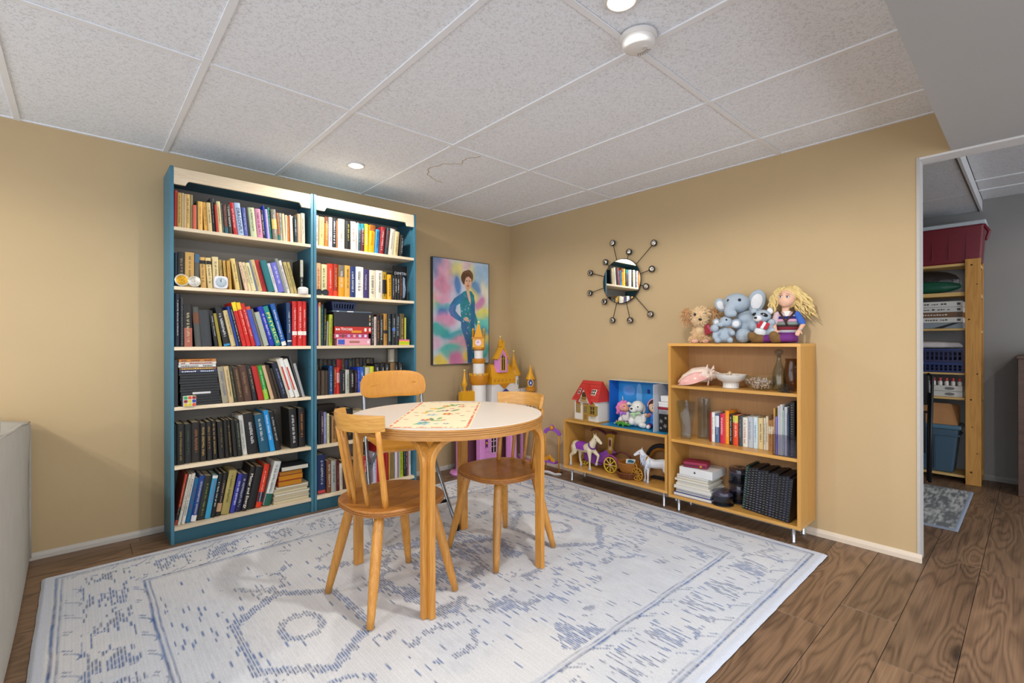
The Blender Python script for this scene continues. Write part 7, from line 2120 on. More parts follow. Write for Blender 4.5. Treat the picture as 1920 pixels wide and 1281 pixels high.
# shaggy dog
def make_dog():
    t = plush_root('plush_dog', 'shaggy tan plush dog with red heart bandana on the cabinet top', 'plush toy', 3.005, 1.475, ZC, GT)
    h_ = 'dcbc92'
    F = mat(h_, 0.95, var=0.15, vscale=90, bump=0.6, bscale=400)
    b = MB(); b.ell((0, 0, .062), (.048, .054, .060)); b.ell((.040, -.034, .024), (.034, .030, .024)); b.ell((.042, .030, .024), (.034, .030, .024)); b.ell((.03, 0, .08), (.03, .035, .04))
    b.build('body', F, t, remesh=0.006, iters=3)
    b = MB(); b.ell((.012, .003, .182), (.054, .060, .054)); b.ell((.052, .0, .148), (.030, .038, .028))
    b.build('head', F, t, remesh=0.006, iters=3)
    for s_ in (-1, 1):
        MB().ell((.0, s_ * .083, .176), (.018, .024, .048), 14, 9).build('ear', mat('c89868', 0.95, var=0.2, vscale=60, bump=0.5), t, smooth=True)
    MB().ell((.084, 0, .152), (.007, .011, .008), 12, 8).build('nose', mat('141212', 0.25), t, smooth=True)
    MB().ell((.062, -.032, .186), (.005, .0075, .0085), 12, 8).build('eye', mat('101010', 0.08), t, smooth=True)
    MB().tube([(.062, .020, .190), (.064, .030, .194), (.060, .040, .191)], .0018, 6).build('winking_eye', mat('30241c', 0.5), t)
    for s_ in (-1, 1):
        MB().ell((.072, s_ * .032, .014), (.010, .022, .0135), 12, 8).build('paw_pad', mat('d8a898', 0.9), t, smooth=True)
    rg = random.Random(2)
    def fur(nme, blobs, n, L, hexes):
        b = MB()
        for k in range(n):
            c, r = rg.choice(blobs)
            u = Vector((rg.gauss(0, 1), rg.gauss(0, 1), rg.gauss(0, 1))).normalized()
            if u.x < -0.55: continue
            p = Vector((c[0] + r[0] * u.x * .95, c[1] + r[1] * u.y * .95, c[2] + r[2] * u.z * .95))
            if p.z < 0.006: continue
            d = (u * 0.75 + Vector((rg.uniform(-.4, .4), rg.uniform(-.4, .4), -.55 + rg.uniform(-.3, .4)))).normalized()
            q = p + d * (L * rg.uniform(.6, 1.2))
            if q.z < 0.003: q.z = 0.003
            b.cyl(p, q, .0030, .0005, 4, False)
        o = b.build(nme, mat(hexes, 0.95, var=0.25, vscale=50), t); o['kind'] = 'stuff'
    fur('head_fur', [((.012, .003, .182), (.054, .060, .054)), ((.050, 0, .146), (.030, .038, .028))], 620, .020, 'e2c8a0')
    fur('ear_fur', [((.0, -.083, .176), (.018, .024, .048)), ((.0, .083, .176), (.018, .024, .048))], 520, .034, 'cfa87c')
    fur('body_fur', [((0, 0, .062), (.048, .054, .060)), ((.040, -.034, .024), (.034, .030, .024)), ((.042, .030, .024), (.034, .030, .024))], 620, .018, 'dcbc90')
    o = MB().prism([(.0, -.052), (.034, -.006), (.030, .020), (.012, .024), (0, .012), (-.012, .024), (-.030, .020), (-.034, -.006)], -.002, .003, Matrix.Translation((.062, .056, .094)) @ Matrix.Rotation(-.5, 4, 'X') @ Matrix(((0, 0, 1, 0), (1, 0, 0, 0), (0, 1, 0, 0), (0, 0, 0, 1)))).build('bandana', mat('9c1c30', 0.6, var=0.1), t, bevel=.002)
    text_mesh('LOVE', 0.018, mat('e0a8b4', 0.5, var=0), 'lettering', t, Matrix.Translation((.0665, .056, .094)) @ Matrix.Rotation(-1.1, 4, 'X') @ Matrix(((0, 0, 1, 0), (1, 0, 0, 0), (0, 1, 0, 0), (0, 0, 0, 1))), 0.0003)
make_dog()
GREY = mat('a3b1be', 0.95, var=0.10, vscale=70, bump=0.6, bscale=420)
WPL = mat('dcdde0', 0.95, var=0.05, vscale=70, bump=0.5, bscale=420)
def ear_disc(t, c, ry, rz, tilt, name='ear', m=GREY, inner=WPL, front=.012):
    M = Matrix.Rotation(tilt, 3, 'X')
    e = MB().ell(c, (.014, ry, rz), 18, 10, M).build(name, m, t, smooth=True)
    MB().ell((c[0] + front, c[1], c[2] - .002), (.006, ry * .66, rz * .66), 16, 9, M).build('ear_lining', inner, e, smooth=True)
def make_elephants():
    t = plush_root('plush_elephant', 'large grey plush elephant with white ears on the cabinet top', 'plush toy', 3.030, 1.232, ZC, GT)
    b = MB(); b.ell((0, .035, .120), (.060, .075, .085)); b.ell((0, .03, .05), (.055, .065, .05)); b.ell((.045, .035, .15), (.03, .055, .03)); b.chain([((.03, .075, .135), .036), ((.06, .080, .105), .036)])
    b.build('body', GREY, t, remesh=0.007, iters=4)
    b = MB(); b.ell((.02, -.02, .248), (.070, .078, .062)); b.chain([((.065, -.045, .225), .036), ((.085, -.062, .200), .030), ((.098, -.060, .182), .026), ((.105, -.035, .180), .022)])
    b.build('head', GREY, t, remesh=0.007, iters=4)
    ear_disc(t, (.004, .092, .255), .050, .074, -.25)
    ear_disc(t, (.004, -.108, .240), .034, .046, .5)
    for y_ in (-.002, ):
        MB().ell((.086, y_, .262), (.006, .009, .009), 12, 8).build('eye', mat('101014', 0.08), t, smooth=True)
    MB().ell((.070, -.065, .262), (.006, .008, .009), 12, 8).build('eye', mat('101014', 0.08), t, smooth=True)
    for (y_, z_, r) in ((.018, .046, .046), (.078, .036, .034)):
        f_ = MB(); f_.chain([((.03, y_ + .01, z_), r * .85), ((.075, y_, z_), r)])
        f_.build('foot', GREY, t, remesh=0.006, iters=3)
    t2 = plush_root('plush_elephant', 'small grey plush elephant leaning on the large one', 'plush toy', 2.935, 1.285, ZC, GT)
    b = MB(); b.ell((0, 0, .050), (.038, .042, .050)); b.chain([((.02, .03, .075), .018), ((.045, .042, .062), .018)])
    b.chain([((.02, -.028, .070), .017), ((.040, -.050, .060), .019), ((.045, -.054, .04), .017)])
    b.chain([((.02, .024, .022), .020), ((.058, .030, .019), .0185)]); b.chain([((.02, -.028, .022), .020), ((.058, -.040, .019), .0185)])
    b.build('body', GREY, t2, remesh=0.005, iters=3)
    b = MB(); b.ell((.008, .006, .132), (.036, .038, .034)); b.chain([((.030, -.010, .122), .018), ((.046, -.022, .112), .0145), ((.052, -.036, .116), .012)])
    b.build('head', GREY, t2, remesh=0.005, iters=3)
    ear_disc(t2, (.004, .062, .120), .032, .030, .2, front=.012)
    ear_disc(t2, (.000, -.045, .128), .022, .026, .2, front=.010)
    MB().ell((.040, .010, .142), (.004, .006, .006), 10, 7).build('eye', mat('101014', 0.1), t2, smooth=True)
    MB().ell((.052, -.056, .092), (.024, .024, .024), 14, 9).build('raised_paw', GREY, t2, smooth=True)
make_elephants()
def make_raccoon():
    t = plush_root('plush_raccoon', 'small grey plush raccoon with red and white scarf on the cabinet top', 'plush toy', 3.000, 1.092, ZC, GT)
    b = MB(); b.ell((0, .004, .078), (.042, .046, .052)); b.chain([((.02, .036, .10), .020), ((.040, .050, .122), .021)]); b.chain([((.02, .035, .055), .025), ((.05, .052, .066), .027)]); b.chain([((.0, -.03, .04), .03), ((.0, .03, .036), .034)])
    b.build('body', GREY, t, remesh=0.005, iters=3)
    MB().ell((.030, -.010, .062), (.024, .034, .038), 14, 9).build('belly', WPL, t, smooth=True)
    b = MB(); b.ell((.004, .0, .158), (.044, .050, .042)); b.build('head', GREY, t, remesh=0.005, iters=2)
    MB().ell((.036, -.022, .146), (.020, .024, .020), 14, 9).build('muzzle', WPL, t, smooth=True)
    MB().ell((.056, -.034, .150), (.006, .009, .007), 10, 7).build('nose', mat('18161a', 0.3), t, smooth=True)
    MB().ell((.040, .010, .166), (.008, .022, .012), 12, 8, Matrix.Rotation(-.35, 3, 'X')).build('eye_mask', mat('16161a', 0.8), t, smooth=True)
    MB().ell((.024, -.038, .172), (.010, .014, .010), 12, 8).build('eye_mask', mat('16161a', 0.8), t, smooth=True)
    MB().ell((.047, .008, .168), (.003, .004, .004), 8, 6).build('eye', mat('c8c8cc', 0.1), t, smooth=True)
    for s_ in (-1, 1):
        MB().ell((.0, s_ * .042, .190), (.010, .018, .020), 12, 8).build('ear', WPL if s_ > 0 else GREY, t, smooth=True)
    RD = mat('b02430', 0.8); 
    for k in range(5):
        a0 = -.9 + .42 * k
        MB().box(.044, .050, -.0085, .0085, -.013, .013, Matrix.Translation((0, 0, .112)) @ Matrix.Rotation(a0 * .5, 4, 'Z') @ Matrix.Translation((0, 0, -.004 * abs(k - 2)))).build('scarf_band', RD if k % 2 == 0 else WPL, t, bevel=.002)
    for k in range(3):
        MB().box(.050, .055, -.026 + .018 * k, -.009 + .018 * k, .060 + .004 * k, .104 + .003 * k, Matrix.Rotation(-.5, 4, 'X') @ Matrix.Translation((0, -.045, .01))).build('scarf_end', RD if k != 1 else WPL, t, bevel=.002)
make_raccoon()
def make_doll():
    t = plush_root('doll', 'blonde doll in a striped knit top sitting on the cabinet', 'doll', 3.035, 0.968, ZC, None)
    SK = mat('dfb196', 0.5, var=0.03)
    # head as one surface with features
    b = MB(); b.ell((.0, 0, .262), (.050, .046, .054)); b.ell((.018, 0, .244), (.036, .038, .036)); b.ell((.044, .0, .256), (.008, .006, .008)); b.ell((.034, -.018, .244), (.014, .013, .012)); b.ell((.034, .018, .244), (.014, .013, .012)); b.ell((.034, 0, .220), (.012, .014, .010))
    b.cyl((0, 0, .17), (0, 0, .23), .019, .021, 14)
    Mh = Matrix.Translation((0, 0, .262)) @ Matrix.Rotation(-.35, 4, 'Z') @ Matrix.Rotation(-.12, 4, 'X') @ Matrix.Translation((0, 0, -.262))
    b.v = [tuple(Mh @ Vector(p)) for p in b.v]
    hd = b.build('head', SK, t, remesh=0.004, iters=4)
    def at(m_, nme, c, r, par=t):
        q = MB().ell(c, r, 12, 8); q.v = [tuple(Mh @ Vector(p)) for p in q.v]; q.build(nme, m_, par, smooth=True)
    for s_ in (-1, 1):
        at(mat('e6e2de', 0.25), 'eye', (.0455, s_ * .0185, .267), (.004, .0095, .0060))
        at(mat('3f5a78', 0.15), 'iris', (.0485, s_ * .0180, .267), (.0025, .0050, .0052))
        at(mat('101014', 0.1), 'pupil', (.0502, s_ * .0180, .267), (.0016, .0025, .0027))
        q = MB().tube([(.0470, s_ * .008, .2725), (.0480, s_ * .019, .2750), (.0430, s_ * .030, .2715)], .0013, 5); q.v = [tuple(Mh @ Vector(p)) for p in q.v]; q.build('eyelash', mat('3a2418', 0.7), t)
        q = MB().tube([(.0480, s_ * .009, .2835), (.0475, s_ * .019, .2860), (.0420, s_ * .030, .2825)], .0011, 5); q.v = [tuple(Mh @ Vector(p)) for p in q.v]; q.build('eyebrow', mat('a07a48', 0.7), t)
    at(mat('c06868', 0.4), 'lips', (.0460, 0, .2345), (.004, .0105, .0038))
    # hair: cap and long wavy locks
    HA = mat('d8be80', 0.5, var=0.3, vscale=60)
    b = MB(); b.ell((-.014, 0, .276), (.050, .052, .054)); b.ell((-.02, 0, .250), (.042, .050, .05))
    b.v = [tuple(Mh @ Vector(p)) for p in b.v]
    b.build('hair_cap', HA, t, remesh=0.005, iters=3)
    rg = random.Random(12); b = MB()
    for k in range(95):
        s_ = -1 if k % 5 < 2 else 1
        a = rg.uniform(0.1, 1.25)
        p = Vector((.022 * cos(a * 1.3) - (.034 if s_ < 0 else .018), s_ * .050 * sin(a + .25), .262 + .058 * cos(a)))
        L = rg.uniform(.10, .17) if s_ > 0 else rg.uniform(.08, .14)
        spread = rg.uniform(.030, .105) if s_ > 0 else rg.uniform(.025, .055)
        fx = rg.uniform(-.035, .025) if s_ > 0 else rg.uniform(-.03, .012)
        pts = []; ph = rg.uniform(0, 6)
        for q in range(9):
            v = q / 8
            pts.append(Vector((p.x + fx * v + .012 * sin(ph + 9 * v), p.y + s_ * (spread * v ** .8) + .014 * sin(ph + 8 * v), p.z - L * v + .010 * (1 - v))))
        b.tube(pts, [.0075, .0085, .0088, .0088, .0082, .0074, .0062, .0044, .0012], 6)
    o = b.build('hair_locks', HA, t, smooth=True); o['kind'] = 'stuff'
    # knitted top in stripes: one lathe ring per colour
    rings = [('b4b4b8', .060, .076, .055, .056), ('7e2430', .076, .094, .056, .058), ('3a2a2a', .094, .106, .058, .058), ('7c8a80', .106, .124, .058, .056), ('d09ab4', .124, .140, .056, .054), ('262a6c', .140, .156, .054, .050), ('c8b4bc', .156, .176, .050, .036), ('c8a890', .176, .184, .036, .024)]
    for h_, z0, z1, r0, r1 in rings:
        MB().lathe([(r0, z0), ((r0 + r1) / 2 + .0012, (z0 + z1) / 2), (r1, z1)], (0, 0, 0), 26, None, .72, 1.0).build('knit_stripe', mat(h_, 0.95, var=0.15, vscale=150, bump=0.5, bscale=300), t, smooth=True)
    MB().lathe([(.0001, .002), (.05, .004), (.056, .02), (.055, .062), (.0001, .064)], (0, 0, 0), 24, None, .75, 1.0).build('hips', mat('6a2878', 0.8), t, smooth=True)
    BR = mat('3c1c1c', 0.7)
    MB().tube([(.010, -.040, .182), (.036, -.026, .160), (.046, -.010, .128), (.046, .0, .104)], .0055, 8).build('neckline_trim', BR, t, smooth=True)
    MB().tube([(.010, .040, .182), (.034, .024, .160), (.046, .0, .136), (.046, -.008, .120)], .0055, 8).build('neckline_trim', BR, t, smooth=True)
    MB().prism([(-.020, .176), (.018, .176), (.002, .140), (-.004, .140)], .030, .034, Matrix.Rotation(-.2, 4, 'Y') @ Matrix(((0, 0, 1, .032), (1, 0, 0, 0), (0, 1, 0, 0), (0, 0, 0, 1))) ).build('shirt_front', mat('d8d4cc', 0.8), t)
    # arms with sleeves and hands
    def arm(s_, el_, wr, nme):
        sh = Vector((.004, s_ * .048, .166)); el_ = Vector(el_); wr = Vector(wr)
        b = MB().chain([(tuple(sh), .017), (tuple(sh.lerp(el_, .55)), .016), (tuple(el_), .0125), (tuple(wr), .0095)])
        d = (wr - el_).normalized()
        pm = wr + d * .014
        b.chain([(tuple(wr), .0095), (tuple(pm), .012)])
        side = d.cross(Vector((1, 0, .3))).normalized()
        for k in range(4):
            r0 = pm + side * (.0055 * (k - 1.5)) + d * .004
            r1 = r0 + d * (.014 - .002 * abs(k - 1.5)); r2 = r1 + (d * .5 + Vector((-.5, 0, -.5))) * .010
            b.chain([(tuple(r0), .0034), (tuple(r1), .0032), (tuple(r2), .0028)])
        th = wr + d * .006 - side * .009
        b.chain([(tuple(th), .0036), (tuple(th - side * .008 + d * .006), .0034), (tuple(th - side * .010 + d * .014), .0028)])
        b.build(nme, SK, t, remesh=0.0022, iters=2)
        MB().chain([(tuple(sh), .0205), (tuple(sh.lerp(el_, .85)), .0195)]).build('sleeve', mat('3a62b4' if s_ > 0 else 'c8b0b8', 0.9, var=0.2, vscale=120, bump=.4), t, remesh=0.004, iters=2)
    arm(1, (.018, .078, .108), (.050, .060, .074), 'arm')
    arm(-1, (.012, -.066, .112), (.052, -.058, .074), 'arm')
    MB().tube([(.046 + .011 * cos(a), .063 + .011 * sin(a), .079) for a in [2 * pi * k / 12 for k in range(12)]], .0022, 6, closed=True).build('bracelet', mat('7ab0c8', 0.3), t, smooth=True)
    # legs forward, brown boots
    PU = mat('6a2878', 0.8, var=0.1)
    MB().chain([((.02, .026, .032), .029), ((.075, .006, .030), .025), ((.085, -.035, .030), .023)]).build('trouser_leg', PU, t, remesh=0.005, iters=3)
    MB().chain([((.015, -.026, .032), .029), ((.055, -.085, .028), .024), ((.058, -.125, .026), .022)]).build('trouser_leg', PU, t, remesh=0.005, iters=3)
    BT = mat('7a5c34', 0.9, var=0.25, vscale=200, bump=.5, bscale=500)
    MB().chain([((.082, -.040, .029), .026), ((.090, -.062, .028), .027), ((.100, -.066, .045), .026)]).build('boot', BT, t, remesh=0.005, iters=3)
    MB().chain([((.058, -.130, .0265), .025), ((.062, -.165, .028), .027), ((.078, -.178, .044), .026)]).build('boot', BT, t, remesh=0.005, iters=3)
make_doll()

# ================================================================ UPPER SHELF OF THE DISPLAY CABINET
ZU = 0.8295
def make_conch():
    t = thing('conch_shell', 'large pink conch shell on the upper shelf of the display cabinet', 'seashell', (2.975, 1.472, ZU), FACE_CAM(2.975, 1.472), local=True)
    # local +Y is away from the spout end; +X towards the viewer
    b = MB()
    b.chain([((.0, -.115, .022), .012), ((.0, -.075, .045), .032), ((-.004, -.02, .066), .050), ((-.006, .035, .072), .052), ((-.006, .07, .070), .036)])
    for k, (y_, r) in enumerate(((.075, .040), (.098, .028), (.115, .018), (.128, .010))): b.ell((-.008, y_, .068 + .002 * k), (r, .016, r))
    for a, y_, L in ((1.2, .05, .03), (.4, .055, .026), (2.0, .05, .028), (-.4, .06, .024), (1.5, .088, .018), (.6, .09, .016)):
        p = Vector((-.006 + .045 * cos(a), y_, .071 + .045 * sin(a))); q = p + Vector((cos(a), .15, sin(a))) * L
        b.cyl(p - (q - p) * .4, q, .012, .002, 8)
    b.build('shell_body', mat('dccabc', 0.5, var=0.15, vscale=25), t, remesh=0.004, iters=2)
    vs = []; n = 16
    for i in range(n):
        v = i / (n - 1); y_ = -.118 + .185 * v
        w_ = .012 + .055 * sin(pi * min(1, v * .95 + .03)) ** .8
        zc = .020 + .050 * sin(pi * .5 * v)
        for k in range(7):
            u = k / 6
            vs.append((.020 + .030 * sin(pi * v) + .030 * u ** 1.5, y_ - .006 * u, zc + w_ * (.45 - u) - .012 * sin(u * pi)))
    vs = [(x, y, max(z, .003)) for x, y, z in vs]
    m_ = len(vs)
    f = [(i * 7 + k, i * 7 + k + 1, (i + 1) * 7 + k + 1, (i + 1) * 7 + k) for i in range(n - 1) for k in range(6)]
    o = MB().add(vs, f).build('pink_lip', mat('dca8a0', 0.25, var=0.15, vscale=20), t, smooth=True)
    s_ = o.modifiers.new('thickness', 'SOLIDIFY'); s_.thickness = .004
    MB().ell((.030, -.045, .034), (.012, .040, .014), 14, 8).build('opening', mat('8a4a70', 0.4), t, smooth=True)
    MB().cyl((.035, .055, .003), (.02, .062, .05), .004, .008, 8).build('spike_foot', mat('cdb0a0', 0.5), t, smooth=True)
make_conch()
t = thing('footed_dish', 'white footed dish holding shells beside the conch', 'dish', (2.975, 1.265, ZU))
MB().lathe([(.0001, .0006), (.048, .0006), (.048, .004), (.043, .010), (.042, .030), (.050, .036), (.078, .052), (.092, .078), (.093, .082), (.090, .082), (.076, .057), (.048, .041), (.0001, .039)], (2.975, 1.265, ZU), 36).build('bowl', mat('d5d2cc', 0.3, var=0.03), t, auto=50)
for k in range(24):
    a = 2 * pi * k / 24
    MB().cyl((2.975 + .0435 * cos(a), 1.265 + .0435 * sin(a), ZU + .008), (2.975 + .0425 * cos(a), 1.265 + .0425 * sin(a), ZU + .031), .0022, n=6).build('foot_rib', mat('d5d2cc', 0.3, var=0.03), t)
rg = random.Random(9)
for k, (dx, dy, r, h_) in enumerate(((-.01, .01, .030, 'd8c4a8'), (.02, -.03, .022, 'c8b0a0'), (-.02, -.035, .022, 'b89898'), (.03, .03, .02, 'd8d0c4'), (-.03, .045, .020, 'c0a890'))):
    b = MB(); z_ = ZU + .058 + (.016 if k == 0 else .004)
    for q in range(6):
        v = q / 6
        b.ell((2.975 + dx, 1.265 + dy + (v - .4) * r, z_ + r * .3), (r * .62 * (1 - v * .9), r * .22, r * .62 * (1 - v * .9)), 10, 7)
    for a in (0.2, 1.2, 2.2, 3.0):
        b.cyl((2.975 + dx, 1.265 + dy - r * .25, z_ + r * .3), (2.975 + dx + r * .95 * cos(a), 1.265 + dy - r * .25, z_ + r * .3 + r * .95 * sin(a)), r * .18, r * .03, 6)
    o = b.build('seashell', mat(h_, 0.4, var=0.15), None, remesh=.0028, iters=1)
    tag(o, ['spiky cream shell on top of the heap', 'small pinkish shell at the front', 'small mauve shell at the cabinet side', 'small white shell at the back', 'small tan shell at the conch side'][k] + ' in the white footed dish', 'seashell', 'shells in the white dish')
t = thing('glass_bowl', 'clear round glass bowl full of small shells', 'bowl', (2.975, 1.092, ZU))
MB().lathe([(.0001, .0006), (.035, .0006), (.060, .010), (.082, .036), (.086, .058), (.078, .084), (.0765, .084), (.0835, .058), (.0795, .037), (.058, .0125), (.034, .0035), (.0001, .0035)], (2.975, 1.092, ZU), 36).build('glass', glass_mat(), t, smooth=True)
b = MB()
for k in range(150):
    a = rg.uniform(0, 6.28); z_ = rg.uniform(.012, .066); R = (.030 + .045 * min(1, (z_ / .04)) ** .6) * (rg.random() ** .4) * .90
    b.ell((2.975 + R * cos(a), 1.092 + R * sin(a), ZU + z_), (rg.uniform(.005, .010), rg.uniform(.005, .010), rg.uniform(.003, .006)), 7, 5, Euler((rg.uniform(0, 3), rg.uniform(0, 3), 0)).to_matrix())
o = b.build('shell_heap', mat('c8a890', 0.45, var=0.55, vscale=45), None, smooth=True)
tag(o, 'heap of small mixed shells inside the glass bowl', 'shells', None, 'stuff')
def glass_vessel(name, label, x, y, prof, extra=None, h_='eef2ee'):
    t = thing(name, label, 'bottle', (x, y, ZU), group='glass vessels on the upper shelf')
    inn = [(max(r - .0022, .0001), z) for r, z in prof[::-1] if z > .004]
    MB().lathe([(.0001, .0006)] + prof + inn + [(.0001, .0045)], (x, y, ZU), 28).build('glass', glass_mat(h_), t, smooth=True)
    if extra: extra(t, x, y)
    return t
glass_vessel('glass_decanter', 'slim glass decanter with stopper at the end of the upper shelf', 2.975, 0.992, [(.032, .0006), (.036, .010), (.038, .05), (.032, .11), (.016, .16), (.012, .18), (.012, .200), (.016, .206)],
             lambda t, x, y: MB().lathe([(.009, .195), (.009, .207), (.020, .212), (.024, .228), (.014, .240), (.0001, .242)], (x, y, ZU), 18).build('stopper', glass_mat('dfe6ea'), t, smooth=True))
glass_vessel('glass_jug', 'tinted glass jug in front of the cabinet side', 3.040, 0.945, [(.036, .0006), (.042, .020), (.046, .07), (.042, .12), (.032, .165), (.036, .185)],
             lambda t, x, y: MB().tube([(x - .03, y - .02, ZU + .17), (x - .052, y - .034, ZU + .15), (x - .056, y - .036, ZU + .10), (x - .04, y - .026, ZU + .06)], .005, 8).build('handle', glass_mat('e6ded2'), t, smooth=True), 'e6dcd0')
glass_vessel('glass_bottle', 'small clear bottle behind the tinted glass jug', 3.092, 0.897, [(.022, .0006), (.024, .010), (.024, .10), (.012, .13), (.010, .165), (.014, .170)])
t = thing('wire_flower', 'black wire flower holder at the front of the upper shelf', 'wire holder', (2.915, 0.938, ZU))
for k in range(7):
    a = pi * (k + .5) / 7
    pts = []
    for q in range(13):
        g = 2 * pi * q / 12; r = .030 * (1 - cos(g)) / 2; w_ = .010 * sin(g)
        yy = cos(a) * r * 1.5 - sin(a) * w_; zz = sin(a) * r * 1.5 + cos(a) * w_
        pts.append((2.915 - .004 * sin(a), 0.938 + yy, max(ZU + .004 + zz, ZU + .0022)))
    MB().tube(pts[:-1], .0016, 6, closed=True).build('wire_petal', mat('141416', 0.4), t, smooth=True)
MB().tube([(2.915 + .016 * cos(a), .938 + .022 * sin(a), ZU + .002) for a in [2 * pi * k / 20 for k in range(20)]], .0016, 6, closed=True).build('wire_base', mat('141416', 0.4), t, smooth=True)

# ================================================================ MIDDLE SHELF
ZM = 0.4755
def square_vase(name, label, x, y, s0, s1, h, twist, rz):
    t = thing(name, label, 'vase', (x, y, ZM), group='glass vases on the middle shelf')
    vs = []; n = 32; rows = 14
    prof = [(v * h + .0006, s0 + (s1 - s0) * v, 0) for v in [k / (rows - 1) for k in range(rows)]]
    allr = [(z, s, twist * z / h) for z, s, _ in prof] + [(max(z, .014), s - .005, twist * max(z, .014) / h) for z, s, _ in prof[::-1]]
    for z, s, tw in allr:
        se = superellipse(s, s, 6, n)
        for (a, b_) in se:
            g = rz + tw; vs.append((x + a * cos(g) - b_ * sin(g), y + a * sin(g) + b_ * cos(g), ZM + z))
    m_ = len(allr)
    fs = [(j * n + i, j * n + (i + 1) % n, (j + 1) * n + (i + 1) % n, (j + 1) * n + i) for j in range(m_ - 1) for i in range(n)]
    fs += [tuple(range(n - 1, -1, -1)), tuple((m_ - 1) * n + i for i in range(n))]
    MB().add(vs, fs).build('glass', glass_mat('f2f6f8'), t, auto=35)
square_vase('glass_vase', 'twisted square glass vase at the end of the middle shelf', 2.965, 1.552, .034, .048, .245, .9, .3)
square_vase('glass_vase', 'straight square glass vase behind the twisted one', 3.060, 1.475, .038, .038, .265, 0.0, .15)

# folders and papers in a clear file holder
t = thing('file_holder', 'clear plastic file holder at the end of the middle shelf', 'file holder', (2.98, 0.95, ZM))
CL = glass_mat('eceaf0', 0.05)
for ya in (0.996, 0.876):
    MB().prism([(2.890, ZM + .001), (3.11, ZM + .001), (3.11, ZM + .25), (3.03, ZM + .25), (2.890, ZM + .13)], ya, ya + .002, Matrix(((1, 0, 0, 0), (0, 0, 1, 0), (0, 1, 0, 0), (0, 0, 0, 1)))).build('side_panel', CL, t)
MB().box(2.890, 3.11, .878, .996, ZM + .001, ZM + .003).build('base', CL, t)
MB().box(2.888, 2.890, .876, .998, ZM + .001, ZM + .12).build('front_panel', CL, t)
FO = [('c8a050', .994, .004, .262, 'tan folder'), ('7a70c0', .987, .008, .215, 'purple folder'), ('d6d6da', .976, .012, .275, 'thick white paper bundle'), ('dcdad8', .961, .011, .285, 'white magazine'), ('a8c4b8', .948, .004, .255, 'pale green folder'), ('d0d2da', .941, .013, .272, 'white and grey brochure'), ('23324c', .925, .010, .24, 'dark blue folder'), ('151618', .912, .022, .305, 'black spiral binder')]
for k, (h_, ya, th, hh, lab) in enumerate(FO):
    o = MB().box(2.897 + .004 * (k % 3), 3.095, ya - th, ya, ZM + .0036, ZM + hh).build('folder' if 'folder' in lab else 'magazine', mat(h_, 0.5, var=0.1), None, bevel=.0008)
    tag(o, lab + ' standing in the clear file holder', 'file', 'files in the clear holder')
    if 'paper' in lab or 'magazine' in lab or 'brochure' in lab:
        for q in range(3):
            MB().box(2.8955 + .004 * (k % 3), 2.899 + .004 * (k % 3), ya - th * (.25 + .25 * q) - .0006, ya - th * (.25 + .25 * q) + .0006, ZM + .006, ZM + hh - .003).build('sheet_edge', mat('9aa0aa', 0.6), o)
    if 'spiral' in lab:
        for q in range(22):
            MB().lathe([(.004, -.001), (.004, .001)], (2.896, ya - th / 2, ZM + .014 + q * .013), 8).build('wire_loop', mat('b0b0b4', 0.3, .7), o)

# ================================================================ BOTTOM SHELF OF THE DISPLAY CABINET
ZB = 0.1105
z = ZB
for k in range(9):
    th = (.020, .014, .013, .018, .014, .016, .014, .018, .008)[k]
    ya = 1.602 - .006 * (k % 3); yb_ = 1.352 + .007 * ((k * 2) % 3) + (.02 if k > 4 else 0); xa = 2.892 + .008 * ((k * 5) % 3) + (.012 if k > 4 else 0)
    o = MB().box(xa, 3.10, yb_, ya, z + .0003, z + .0018).box(xa, 3.10, yb_, ya, z + th - .0018, z + th - .0003).box(3.098, 3.10, yb_, ya, z + .0018, z + th - .0018).build('lying_book', mat(['3c4a8a', 'd0d0cc', '44508c', 'd4d4d2', 'cfc8b4', 'd2d2ce', 'c8c0a8', 'dadad6', 'd8d8d8'][k], .5), None)
    tag(o, f'white paged booklet in the stack under the white box, {ordinal(k + 1)} from below', 'booklet', 'booklets stacked on the bottom shelf')
    MB().box(xa + .001, 3.0975, yb_ + .001, ya - .001, z + .0019, z + th - .0019).build('pages', mat('d2d0c8', .85, var=.1, vscale=150), o)
    z += th
t = thing('white_box', 'flat white product box on the stack of booklets', 'box', (2.99, 1.46, z))
MB().box(2.915, 3.105, 1.355, 1.575, z + .0004, z + .052).build('box_lid', mat('d6d7d8', .45, var=.02), t, bevel=.002)
MB().lathe([(.0001, .0012), (.006, .0012), (.0065, 0)], (0, 0, 0), 14, Matrix.Translation((2.9152, 1.470, z + .026)) @ Matrix.Rotation(-pi / 2, 4, 'Y')).build('round_emblem', mat('3a3c40', .5), t)
MB().chain([((2.9146, 1.4695, z + .0335), .0012), ((2.9146, 1.4675, z + .0365), .001)]).build('emblem_leaf', mat('3a3c40', .5), t)
z += .0525
t = thing('zipped_pouch', 'maroon zipped pouch on the white product box', 'pouch', (2.97, 1.485, z))
Mp = Matrix.Translation((2.985, 1.490, z + .019)) @ Matrix.Rotation(.25, 4, 'Z')
MB().box(-.058, .058, -.075, .075, -.018, .018, Mp).build('case', mat('8c2244', .45, var=.08), t, bevel=.009, seg=4)
MB().tube([Mp @ Vector(p) for p in ((-.060, -.066, -.002), (-.060, .066, -.002), (-.050, .077, -.002), (.05, .077, -.002))], .0026, 6).build('zip', mat('3c1c28', .5), t)
MB().box(-.064, -.058, -.045, -.030, -.010, .004, Mp).build('zip_pull', mat('c08040', .4, .5), t, bevel=.001)
